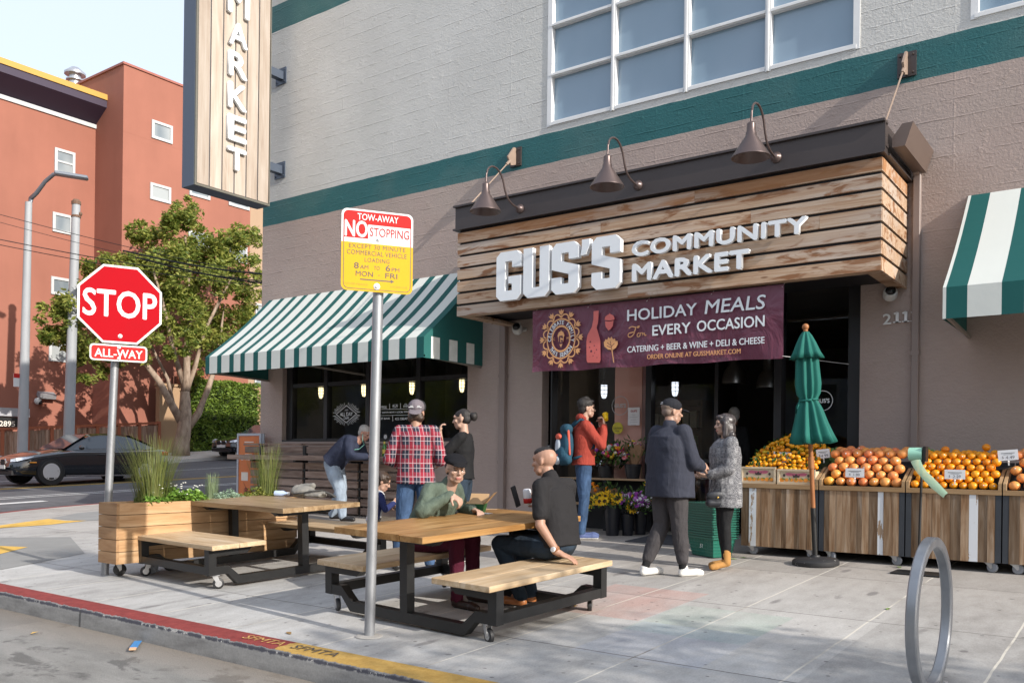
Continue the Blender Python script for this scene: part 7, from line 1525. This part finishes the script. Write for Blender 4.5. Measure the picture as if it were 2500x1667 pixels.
def hairdo(t_, HM, hs, prims, mt, noise_=.006, name='hair', vox=.006):
    R = HM.to_3x3().to_4x4(); out = []
    for p in prims:
        if p[0] == 'e': out.append(('e', HM @ (V(p[1])*hs), tuple(x*hs for x in p[2]), R @ (Euler(p[3]).to_matrix().to_4x4() if len(p) > 3 else Matrix())))
        else: out.append(('c', HM @ (V(p[1])*hs), p[2]*hs, HM @ (V(p[3])*hs), p[4]*hs))
    return grow(out, name, [mt], t_, vox, 3, noise_=noise_)
def gp(px, py, y=None): q = G(px, py); return Vector((q.x, q.y, S*q.y))
def yaw(dx, dy): return math.atan2(dy, dx)-math.pi/2       # rotation that turns local +y to the given direction
SH = [('e', (0, -.030, .058), (.084, .108, .088)), ('e', (0, -.058, .0), (.078, .060, .075))]        # close crop of hair
TR_JEANL, TR_JEAN, TR_JEAND = cloth('jeans_pale', (.27, .325, .39), .7, 8, var=.25), cloth('jeans_blue', (.045, .082, .155), .6, 8, var=.4), cloth('jeans_dark', (.022, .034, .05), .5, 8, var=.35)
C_NAVY = cloth('fleece_navy', (.030, .036, .062), .6); C_BLK = cloth('cotton_black', (.014, .014, .015), .5); C_RED = cloth('hoodie_red', (.31, .050, .034), .7); C_OLIVE = cloth('field_jacket_green', (.085, .11, .085), .75, 10, var=.22); C_DENB = cloth('chore_jacket', (.034, .037, .052), .55, 7, var=.2); C_GREYT = cloth('trousers_grey', (.050, .046, .048), .6, 9); C_PLUM = cloth('trousers_plum', (.075, .010, .024), .5)
SHB, SHBR, SHT, SHW, SHBL = mat('shoe_black', (.015, .014, .014), .4), mat('boot_brown', (.035, .018, .013), .35), mat('shoe_tan', (.38, .14, .045), .32, .12, 12), mat('shoe_white', (.66, .64, .60), .6, .06, 12), mat('shoe_blue', (.08, .11, .24), .7); SOLW, SOLD = mat('sole_white', (.70, .69, .66), .6), mat('sole_dark', (.02, .016, .014), .6)
# --- 1 the old man bent over the bar
J = stand(); lean = .30
J.update(pelvis=V((0, -.04, .93)), waist=V((0, .06, 1.05)), chest=V((0, .22, 1.19)), neck=V((0, .37, 1.31)), head=V((0, .49, 1.38)), face=V((.15, .9, -.45)), up=V((0, .35, 1)), sh=[V((-.17, .31, 1.27)), V((.17, .31, 1.27))], el=[V((-.22, .38, 1.02)), V((.24, .36, 1.02))], wr=[V((-.10, .58, 1.02)), V((.10, .58, 1.02))], hd=[V((.5, .7, 0)), V((-.5, .7, 0))], pn=[V((0, 0, -1)), V((0, 0, -1))],
    hip=[V((-.09, -.05, .90)), V((.09, -.05, .90))], kn=[V((-.13, .02, .50)), V((.13, .14, .49))], an=[V((-.14, -.14, .085)), V((.16, .20, .085))], toe=[V((-.15, .06, .03)), V((.18, .40, .03))])
g = Vector((-10.58, -.98, S*-.98)); t_, J_, HM, hs, s = person('elderly man in navy sweater and pale jeans bending over the bar counter', g, yaw(.86, .30), J, 1.75, SK4, C_NAVY, 1., trou=TR_JEANL, shoe=SHB, sole=SOLD, hair=M_HGRY, build=1.16, loose=1.16, trl=1.22)
hairdo(t_, HM, hs, SH, M_HGRY)
b = B(); P_ = [HM @ (V(p)*hs) for p in ((.08, .02, .0), (.07, .06, -.10), (.03, .10, -.16), (.05, .06, -.26), (.12, .02, -.30))]; b.tube(P_, .004, 5); b.done('lanyard', mat('cord_mint', (.22, .52, .44), .5), t_)
# --- 2 the man in the plaid shirt
def m_plaid():
    t = NT('plaid_shirt'); x, y, z = t.sep()
    def band(v, pitch, a, w): f = t.math('FRACT', t.math('MULTIPLY_ADD', v, 1/pitch, a)); return t.math('LESS_THAN', f, w)
    a = t.math('ADD', x, t.math('MULTIPLY', y, .55))
    c = t.mix(t.math('MULTIPLY', band(a, .115, 0, .42), .75), (.026, .028, .045), (.30, .024, .040)); c = t.mix(t.math('MULTIPLY', band(z, .135, .1, .40), .55), c, (.34, .03, .048))
    for v, p, o in ((a, .115, .05), (a, .115, .36), (a, .115, .70), (z, .135, .06), (z, .135, .42)): c = t.mix(t.math('MULTIPLY', band(v, p, o, .045), .7), c, (.50, .44, .46))
    f = t.noise(t.map((1, 1, .45)), 8, 5, .6, .8); t.base(t.mix(1., c, t.ramp(f, [(.3, .8), (.7, 1.15)]), 'MULTIPLY'), .85, 0, .2); t.bump(f, .6, .035); return t.m
J = stand(); J.update(head=V((-.01, .03, 1.60)), face=V((-.1, 1, -.05)), el=[V((-.27, -.05, 1.13)), V((.27, -.04, 1.13))], wr=[V((-.20, .16, 1.06)), V((.20, .18, 1.10))], hd=[V((.3, 1, .1)), V((-.3, 1, .1))], kn=[V((-.13, .0, .50)), V((.13, .01, .50))], an=[V((-.17, -.06, .085)), V((.16, -.02, .085))], toe=[V((-.24, .11, .03)), V((.22, .15, .03))])
g = Vector((-6.02, -4.12, S*-4.12)); t_, J_, HM, hs, s = person('man in red and navy plaid shirt, backwards grey cap, seen from behind', g, yaw(-.50, .86), J, 1.72, SK2, m_plaid(), 1., trou=TR_JEAN, shoe=SHB, sole=SOLD, hair=M_HBRN, build=1.1, loose=1.06, coat=.06)
hairdo(t_, HM, hs, [('e', (0, -.06, -.02), (.082, .06, .065)), ('e', (.05, -.06, -.05), (.045, .05, .045)), ('e', (-.05, -.06, -.05), (.045, .05, .045))], M_HBRN, .010)
M_CAPG = cloth('cap_grey', (.155, .135, .150), .2); M_CAPD = cloth('cap_mesh_dark', (.03, .03, .032), .2)
hairdo(t_, HM, hs, [('e', (0, -.022, .072), (.092, .112, .085))], M_CAPG, 0, 'cap'); hairdo(t_, HM, hs, [('e', (.045, .025, .078), (.058, .08, .074))], M_CAPD, 0, 'cap_mesh')
hairdo(t_, HM, hs, [('e', (0, -.135, .005), (.074, .062, .014), (.55, 0, 0)), ('c', (-.06, -.10, .03), .012, (.06, -.10, .03), .012)], M_CAPG, 0, 'cap_peak')
b = B(); 
for zz, w in ((.070, .052), (.056, .07)): b._f([b.b.verts.new(HM @ (V(p)*hs)) for p in ((-w, -.128, zz), (w, -.128, zz), (w, -.127, zz+.006), (-w, -.127, zz+.006))])
b.done('cap_print', M_SWHT, t_)
# --- 3 the woman with the bun beside him
J = stand(); J.update(face=V((0, 1, -.08)), wr=[V((-.03, .27, 1.46)), V((.22, .06, .93))], el=[V((-.23, .18, 1.20)), V((.22, -.03, 1.14))], hd=[V((.15, -.05, .9)), V((0, .2, -1))], pn=[V((.4, -.8, .1)), V((-1, 0, 0))], curl=[.7, .5], an=[V((-.09, -.03, .085)), V((.10, .0, .085))])
g = Vector((-5.98, -3.42, S*-3.42)); t_, J_, HM, hs, s = person('dark haired woman in black tee with hand raised to her face', g, yaw(-.86, -.42), J, 1.64, SK3, C_BLK, .5, trou=TR_JEAND, shoe=SHB, sole=SOLW, fem=True, loose=1.1, hair=M_HBLK)
hairdo(t_, HM, hs, [('e', (0, -.022, .052), (.083, .100, .086)), ('e', (0, -.055, .005), (.078, .062, .066)), ('e', (0, -.150, .025), (.052, .048, .056)), ('e', (.02, -.165, .055), (.03, .03, .03))], M_HBLK, .009)
b = B(); b.ball(HM @ (V((.084, -.01, -.045))*hs), .008, 7, 5); b.done('earring', M_RIM, t_)
# --- 4 the man in the flat cap, eating
J = stand(); sz = .44
J.update(pelvis=V((0, -.02, .55)), waist=V((0, .05, .68)), chest=V((0, .17, .86)), neck=V((0, .27, 1.01)), head=V((.015, .35, 1.13)), face=V((.50, .82, -.10)), sh=[V((-.17, .21, .965)), V((.17, .21, .965))], el=[V((-.28, .20, .79)), V((.30, .24, .795))], wr=[V((-.20, .38, .79)), V((.12, .39, .93))], hd=[V((.35, .9, .0)), V((-.15, .85, -.45))], pn=[V((.3, 0, -1)), V((-.2, -.4, -1))], curl=[.5, .95],
    hip=[V((-.10, 0, .52)), V((.10, 0, .52))], kn=[V((-.13, .43, .56)), V((.12, .45, .55))], an=[V((-.13, .43, .13)), V((.14, .48, .11))], toe=[V((-.15, .62, .06)), V((.17, .69, .045))])
g = Vector((-4.91, -5.25, S*-5.25-.035)); t_, J_, HM, hs, s = person('man in black flat cap, glasses and green jacket eating at the table', g, yaw(1, .04), J, 1.72, SK3, C_OLIVE, 1., trou=C_PLUM, shoe=SHBR, sole=SOLD, hair=M_HBLK, loose=1.12, collar=True, shoe_h=.30, nfold=.009)
hairdo(t_, HM, hs, [('e', (0, -.045, .03), (.079, .078, .055)), ('e', (0, -.06, -.01), (.07, .05, .05))], M_HBLK)
hairdo(t_, HM, hs, [('e', (0, -.022, .088), (.098, .116, .056), (-.10, 0, 0)), ('e', (0, .045, .078), (.092, .085, .036), (-.20, 0, 0)), ('e', (0, .105, .054), (.066, .045, .011), (-.35, 0, 0))], cloth('cap_black', (.008, .008, .010), .2), 0, 'flat_cap')
def specs(t_, HM, hs, mt, r=.024):
    b = B()
    for q in (-1, 1): b.tube([HM @ (V((q*.033+r*math.cos(a), .098-.25*abs(r*math.cos(a)+0)*0, .004+r*.9*math.sin(a)))*hs) for a in [i*.3927 for i in range(17)]], 0.0013, 4, False); b.tube([HM @ (V((q*.057, .096, .010))*hs), HM @ (V((q*.079, .0, .012))*hs)], .0018, 4)
    b.tube([HM @ (V((-.010, .100, .008))*hs), HM @ (V((.010, .100, .008))*hs)], .0018, 4); b.done('glasses', mt, t_)
specs(t_, HM, hs, mat('specs_bronze', (.12, .08, .05), .4, metal=.5))
# --- 5 the man in the black polo, back to us
J = stand(); J.update(pelvis=V((0, -.03, .53)), waist=V((0, -.02, .66)), chest=V((0, .03, .85)), neck=V((0, .06, 1.02)), head=V((0, .12, 1.15)), face=V((-.12, 1, -.06)), sh=[V((-.185, .02, .965)), V((.185, .02, .965))], el=[V((-.26, -.03, .68)), V((.27, .08, .74))], wr=[V((-.17, -.13, .475)), V((.17, .27, .84))], hd=[V((.35, -.55, -.25)), V((-.3, .9, .2))], pn=[V((.2, .1, -1)), V((-1, -.2, 0))], curl=[.22, .9],
    hip=[V((-.10, 0, .50)), V((.10, 0, .50))], kn=[V((-.14, .44, .50)), V((.13, .46, .53))], an=[V((-.10, .26, .10)), V((.15, .34, .09))], toe=[V((-.11, .45, .04)), V((.18, .53, .03))])
g = Vector((-3.71, -5.06, S*-5.06)); t_, J_, HM, hs, s = person('man with shaved sides in black polo and dark jeans seated back to us', g, yaw(-1, .02), J, 1.74, SK2, cloth('polo_black', (.020, .019, .020), .45, 6, var=.1), .5, trou=TR_JEAND, shoe=SHT, sole=SOLD, hair=M_HSTUB, collar=True, build=1.06, loose=1.05)
hairdo(t_, HM, hs, [('e', (0, .0, .078), (.060, .090, .050))], M_HBLK, .004, 'hair')
M = headm(J_); wr = J_['wr'][0]; d = (wr-J_['el'][0]).normalized(); b = B(); q = d.to_track_quat('Z', 'Y').to_matrix(); b.lathe([(.030, -.012), (.034, 0), (.030, .012)], n=16, M=q, c=wr-d*.03); b.done('watch_strap', mat('strap_brown', (.22, .09, .035), .5), t_); b = B(); o = wr-d*.03+V((-.033, .0, 0)); b.lathe([(0, 0), (.020, 0), (.022, .006), (.018, .012), (0, .013)], n=16, M=V((-1, 0, .2)).to_track_quat('Z', 'Y').to_matrix(), c=o+V((.004, 0, 0))); b.done('watch', M_RIM, t_)
# his can and phone
Mp = Matrix.LocRotScale(t_.location, t_.rotation_euler, None); w = Mp @ (J_['wr'][1]+J_['hd'][1].normalized()*.09+V((-.035, .0, .01)))
cn = thing('drink_can', 'white drink can held by the man in the black polo', 'can', w-Vector((0, 0, .06)), (rad(8), 0, 0)); b = B(); b.lathe([(.0, 0), (.026, 0), (.033, .01), (.033, .112), (.027, .122), (0, .12)], n=20); b.done('body', mat('can_white', (.72, .73, .75), .25), cn, 40); b = B(); b.lathe([(.0335, .01), (.0335, .05)], n=20); b.done('print', MATS['sign_red_faded'], cn, True)
ph = thing('phone', 'black phone held upright by the man in the polo', 'phone', w+Vector((-.085, -.05, .0)), (rad(10), rad(-14), rad(10))); b = B(); b.box(-.005, .005, -.042, .042, -.085, .085, bev=.003); b.done('case', M_BEDBLK, ph); b = B(); b.box(-.0062, -.0052, -.037, .037, -.078, .078); b.done('screen', M_CAMB, ph)
# --- 6 the child on the bench of the farther table
J = stand(); J.update(pelvis=V((0, -.02, .58)), waist=V((0, .0, .72)), chest=V((0, .04, .92)), neck=V((0, .07, 1.07)), head=V((.0, .12, 1.23)), face=V((.2, .9, -.35)), sh=[V((-.17, .05, 1.0)), V((.17, .05, 1.0))], el=[V((-.25, .08, .76)), V((.27, .10, .78))], wr=[V((-.08, .28, .80)), V((.12, .30, .88))], hd=[V((.6, .7, .3)), V((-.5, .6, .6))], hip=[V((-.09, 0, .56)), V((.09, 0, .56))], kn=[V((-.12, .40, .56)), V((.12, .40, .54))], an=[V((-.12, .42, .18)), V((.12, .42, .16))], toe=[V((-.13, .6, .12)), V((.13, .6, .10))])
def m_raglan():
    t = NT('raglan_top'); x, y, z = t.sep(); sl_ = t.math('GREATER_THAN', t.math('ABSOLUTE', x), .092); st_ = t.math('LESS_THAN', t.math('FRACT', t.math('MULTIPLY', z, 1/.028)), .16); c = t.mix(t.math('MULTIPLY', st_, .35), (.50, .51, .53), (.2, .2, .24)); c = t.mix(sl_, c, (.022, .03, .10)); f = t.noise(t.co(), 9, 5); t.base(c, .85, 0, .2); t.bump(f, .4, .03); return t.m
q = FY(908, 1258, -3.90); g = Vector((q.x, -3.86, S*-3.86+.06)); t_, J_, HM, hs, s = person('small child in grey top with navy sleeves sitting on the bench', g, yaw(.45, .85), J, 1.12, SK1, m_raglan(), 1., trou=cloth('trousers_taupe', (.09, .075, .06), .5), shoe=SHB, sole=SOLW, hair=M_HBRN)
hairdo(t_, HM, hs, [('e', (0, -.02, .05), (.094, .108, .094)), ('e', (0, -.055, -.01), (.086, .066, .075)), ('e', (.03, .04, .085), (.06, .055, .035))], M_HBRN, .012)
# --- 7 the youth in the red hoodie with a rucksack
J = stand(); J.update(face=V((0, 1, .0)), head=V((0, .035, 1.62)), el=[V((-.20, .16, 1.18)), V((.23, .18, 1.16))], wr=[V((-.10, .24, 1.38)), V((.04, .25, 1.41))], hd=[V((.15, -.1, 1)), V((-.05, -.10, 1))], pn=[V((.6, -.7, 0)), V((-.3, -.9, 0))], curl=[.8, .85], kn=[V((-.09, .03, .50)), V((.10, .0, .50))], an=[V((-.09, .0, .085)), V((.11, -.04, .085))], toe=[V((-.10, .2, .03)), V((.125, .15, .03))])
g = Vector((-5.93, -1.04, S*-1.04)); t_, J_, HM, hs, s = person('tall youth in red hoodie and blue jeans drinking from a yellow cup', g, yaw(.74, .67), J, 1.80, SK3, C_RED, 1., trou=TR_JEAN, shoe=SHBL, sole=SOLW, hair=M_HBLK, loose=1.12, coat=.02)
hairdo(t_, HM, hs, [('e', (0, -.026, .066), (.090, .110, .092)), ('e', (0, -.060, .0), (.080, .058, .078)), ('e', (0, .055, .098), (.066, .052, .036)), ('e', (0, -.01, .125), (.055, .066, .048)), ('e', (0, -.02, .03), (.085, .03, .05))], M_HBLK, .011)
hairdo(t_, HM, hs, [('e', (0, -.088, -.115), (.098, .060, .058)), ('c', (-.08, -.05, -.13), .032, (.08, -.05, -.13), .032)], C_RED, .005, 'hood')
b = B(); b.box(-.15, .15, -.10, .02, .93*s, .975*s); 
Mp = Matrix.LocRotScale(t_.location, t_.rotation_euler, None)
b.b.free(); cw_ = Mp @ (J_['wr'][1]+V((-.01, .02, .115))); yc = thing('cup', 'yellow cup held to the mouth of the youth in red', 'cup', cw_, (rad(0), rad(-40), yaw(.74, .67))); b = B(); b.lathe([(0, -.05), (.028, -.05), (.038, .05), (.036, .05), (.02, -.04)], n=16); b.done('beaker', mat('cup_yellow', (.80, .50, .01), .4), yc, 40); b = B(); b.lathe([(.038, .046), (.041, .05), (.038, .054)], n=16); b.done('lip', mat('cup_lip', (.8, .52, .02), .4), yc)
M_BPK, M_BPR, M_BPL = cloth('pack_blue', (.022, .065, .10), .3, 12), mat('pack_red', (.52, .085, .05), .7, .1, 9), mat('pack_grey', (.42, .47, .52), .7, .1, 9)
bp = thing('rucksack', 'blue, red and pale grey rucksack on the back of the youth', 'rucksack', t_.location, (0, 0, t_.rotation_euler.z)); k = s
grow([('e', V((0, -.22, 1.16))*k, (.155*k, .095*k, .25*k), None), ('e', V((0, -.27, 1.05))*k, (.145*k, .09*k, .14*k), None), ('c', V((-.08, -.22, 1.36))*k, .07*k, V((.08, -.22, 1.36))*k, .07*k), ('c', V((-.11, -.23, .99))*k, .07*k, V((.11, -.23, .99))*k, .07*k)], 'pack', [M_BPK], bp, .008, 4, noise_=.005)
grow([('e', V((0, -.315, 1.14))*k, (.085*k, .045*k, .12*k), None)], 'front_pocket', [M_BPL], bp, .007, 3); grow([('e', V((0, -.315, 1.27))*k, (.10*k, .04*k, .045*k), None), ('c', V((-.13, -.22, 1.36))*k, .018*k, V((-.15, -.20, 1.05))*k, .014*k), ('c', V((.13, -.22, 1.36))*k, .018*k, V((.15, -.20, 1.05))*k, .014*k), ('c', V((-.07, -.345, 1.04))*k, .014*k, V((.07, -.345, 1.04))*k, .014*k)], 'red_trim', [M_BPR], bp, .007, 2); grow([('e', V((0, -.33, .99))*k, (.10*k, .05*k, .07*k), None)], 'lower_pocket', [M_BPL], bp, .007, 3)
b = B()
for q in (-1, 1): b.tube([V(p)*k for p in ((q*.09, -.15, 1.40), (q*.11, -.06, 1.485), (q*.135, .06, 1.43), (q*.145, .125, 1.30), (q*.15, .10, 1.15), (q*.155, -.05, 1.03), (q*.14, -.15, 1.00))], .020, 6)
b.done('strap', M_BPK, bp, True)
# --- 8 the man in the dark work jacket
J = stand(); J.update(face=V((.45, .9, -.12)), el=[V((-.24, .0, 1.14)), V((.26, .04, 1.13))], wr=[V((-.14, .2, 1.08)), V((.17, .26, 1.08))], hd=[V((.4, .9, .1)), V((.0, 1, .1))], pn=[V((.7, 0, -.6)), V((-.8, 0, -.5))], curl=[.9, .95], hip=[V((-.09, 0, .92)), V((.09, .0, .92))], kn=[V((-.10, .0, .50)), V((.11, .02, .50))], an=[V((-.14, -.20, .085)), V((.13, .06, .085))], toe=[V((-.13, .02, .03)), V((.20, .24, .03))])
g = Vector((-3.72, -3.08, S*-3.08)); t_, J_, HM, hs, s = person('man in dark work jacket, black cap and white trainers facing the woman', g, yaw(.28, .95), J, 1.68, SK1, C_DENB, 1., trou=C_GREYT, shoe=SHW, sole=SOLW, hair=M_HSTUB, build=1.16, loose=1.32, coat=.16, collar=True, trou_len=.80, sock=C_BLK, trl=1.08)
hairdo(t_, HM, hs, [('e', (0, -.03, .055), (.084, .10, .075)), ('e', (0, -.06, .0), (.074, .055, .055))], M_HSTUB, 0)
M_CAPK = cloth('cap_navy_black', (.018, .019, .024), .2); hairdo(t_, HM, hs, [('e', (0, -.018, .070), (.090, .112, .082))], M_CAPK, 0, 'cap'); hairdo(t_, HM, hs, [('e', (0, .125, .035), (.070, .062, .012), (-.12, 0, 0))], M_CAPK, 0, 'cap_peak')
b = B()
for zz, w, yy_ in ((.088, .030, -.127), (.073, .040, -.130)): b._f([b.b.verts.new(HM @ (V(p)*hs)) for p in ((-w, yy_, zz), (w, yy_, zz), (w, yy_+.001, zz+.007), (-w, yy_+.001, zz+.007))])
b.done('cap_print', M_SWHT, t_)
b = B(); b.box(.165, .19, -.06, .06, .80, .92); b.mi = 1; b.box(.192, .197, -.035, .035, .905, .955); b.done('pocket', [C_DENB, M_KRAFT], t_)
# --- 9 the woman in the checked coat
def m_check():
    t = NT('check_coat'); x, y, z = t.sep(); a = t.math('ADD', x, y)
    def sq(v, p, w=.5): return t.math('LESS_THAN', t.math('FRACT', t.math('MULTIPLY', v, 1/p)), w)
    def xor(p, q): return t.math('ABSOLUTE', t.math('SUBTRACT', p, q))
    f1 = xor(sq(a, .016), sq(z, .016)); bg_ = t.math('MAXIMUM', sq(a, .085, .5), sq(z, .10, .5)); n = t.noise(t.co(), 60, 3)
    c = t.ramp(t.math('ADD', t.math('MULTIPLY', f1, .62), t.math('MULTIPLY', t.math('SUBTRACT', 1., bg_), .35)), [(0, (.03, .03, .035)), (.6, (.22, .22, .235)), (1, (.36, .36, .365))]); c = t.mix(.35, c, t.ramp(n, [(.4, (.03, .03, .035)), (.6, (.34, .34, .345))])); f = t.noise(t.map((1, 1, .45)), 9, 5); t.base(c, .9, 0, .2); t.bump(f, .4, .03); return t.m
J = stand(); J.update(face=V((-.05, 1, .02)), el=[V((-.22, .02, 1.13)), V((.23, .0, 1.12))], wr=[V((-.12, .24, 1.05)), V((.13, .26, 1.04))], hd=[V((.2, 1, .15)), V((-.2, 1, .15))], pn=[V((.5, 0, .8)), V((-.5, 0, .8))], curl=[.7, .8], an=[V((-.08, .0, .12)), V((.09, -.05, .12))], kn=[V((-.08, .02, .51)), V((.09, .0, .51))], toe=[V((-.11, .17, .03)), V((.11, .12, .03))])
g = Vector((-3.44, -2.42, S*-2.42)); t_, J_, HM, hs, s = person('woman with grey bob in checked coat, black trousers and tan boots', g, yaw(-.76, -.60), J, 1.54, SK3, m_check(), .94, trou=C_BLK, shoe=mat('suede_tan', (.40, .20, .055), .85, .12, 12), sole=mat('heel_brown', (.14, .06, .03), .6), fem=True, build=1.12, loose=1.30, coat=.24, hair=M_HDARK, shoe_h=.26, trl=.92)
hairdo(t_, HM, hs, [('e', (0, -.026, .058), (.100, .116, .096)), ('e', (0, -.05, -.04), (.108, .090, .110)), ('c', (-.082, .012, .03), .036, (-.094, .015, -.115), .036), ('c', (.082, .012, .03), .036, (.094, .015, -.115), .036), ('c', (-.08, -.07, -.115), .050, (.08, -.07, -.115), .050), ('e', (0, .062, .096), (.074, .042, .030)), ('e', (-.086, .0, -.04), (.03, .06, .09)), ('e', (.086, .0, -.04), (.03, .06, .09))], M_HDARK, .005)
b = B(); b._f([b.b.verts.new(V(p)*s) for p in ((-.055, .128, 1.36), (.055, .128, 1.36), (.075, .142, 1.15), (.06, .140, .93), (-.06, .140, .93), (-.075, .142, 1.15))]); b.done('black_top', C_BLK, t_)
hb = thing('handbag', 'small black handbag with brass clasp on the woman\'s hip', 'handbag', t_.location, (0, 0, t_.rotation_euler.z)); k = s
grow([('e', V((-.15, .14, .80))*k, (.045*k, .12*k, .085*k), None), ('c', V((-.15, .06, .75))*k, .045*k, V((-.15, .22, .75))*k, .045*k)], 'pouch', [mat('leather_bag', (.016, .017, .022), .42, .1, 30, .1, 200)], hb, .007, 3); grow([('e', V((-.175, .14, .835))*k, (.03*k, .125*k, .055*k), None)], 'flap', [MATS['leather_bag']], hb, .006, 3)
b = B(); b.ball(V((-.208, .14, .815))*k, .012, 8, 6); b.done('clasp', mat('brass', (.75, .50, .14), .25, metal=1.), hb); b = B(); b.tube([V(p)*k for p in ((-.15, .24, .82), (-.12, .19, .98), (-.05, .15, 1.2), (.06, .10, 1.40), (.12, .0, 1.46), (.10, -.11, 1.38), (-.02, -.16, 1.1), (-.12, -.08, .90), (-.15, .04, .82))], .006, 5); b.done('strap', MATS['leather_bag'], hb)
# --- 10 the grey haired man inside
J = stand(); J['face'] = V((-.55, .8, 0)); q = FY(1790, 1005, .75); g = Vector((q.x, .75, 0)); t_, J_, HM, hs, s = person('grey haired man in black jacket standing inside the doorway', g, yaw(.2, 1), J, 1.72, SK4, C_BLK, 1., trou=C_BLK, shoe=SHB, sole=SOLD, hair=M_HGRY, collar=True, vox=.010, loose=1.1)
hairdo(t_, HM, hs, SH, M_HGRY, .003)
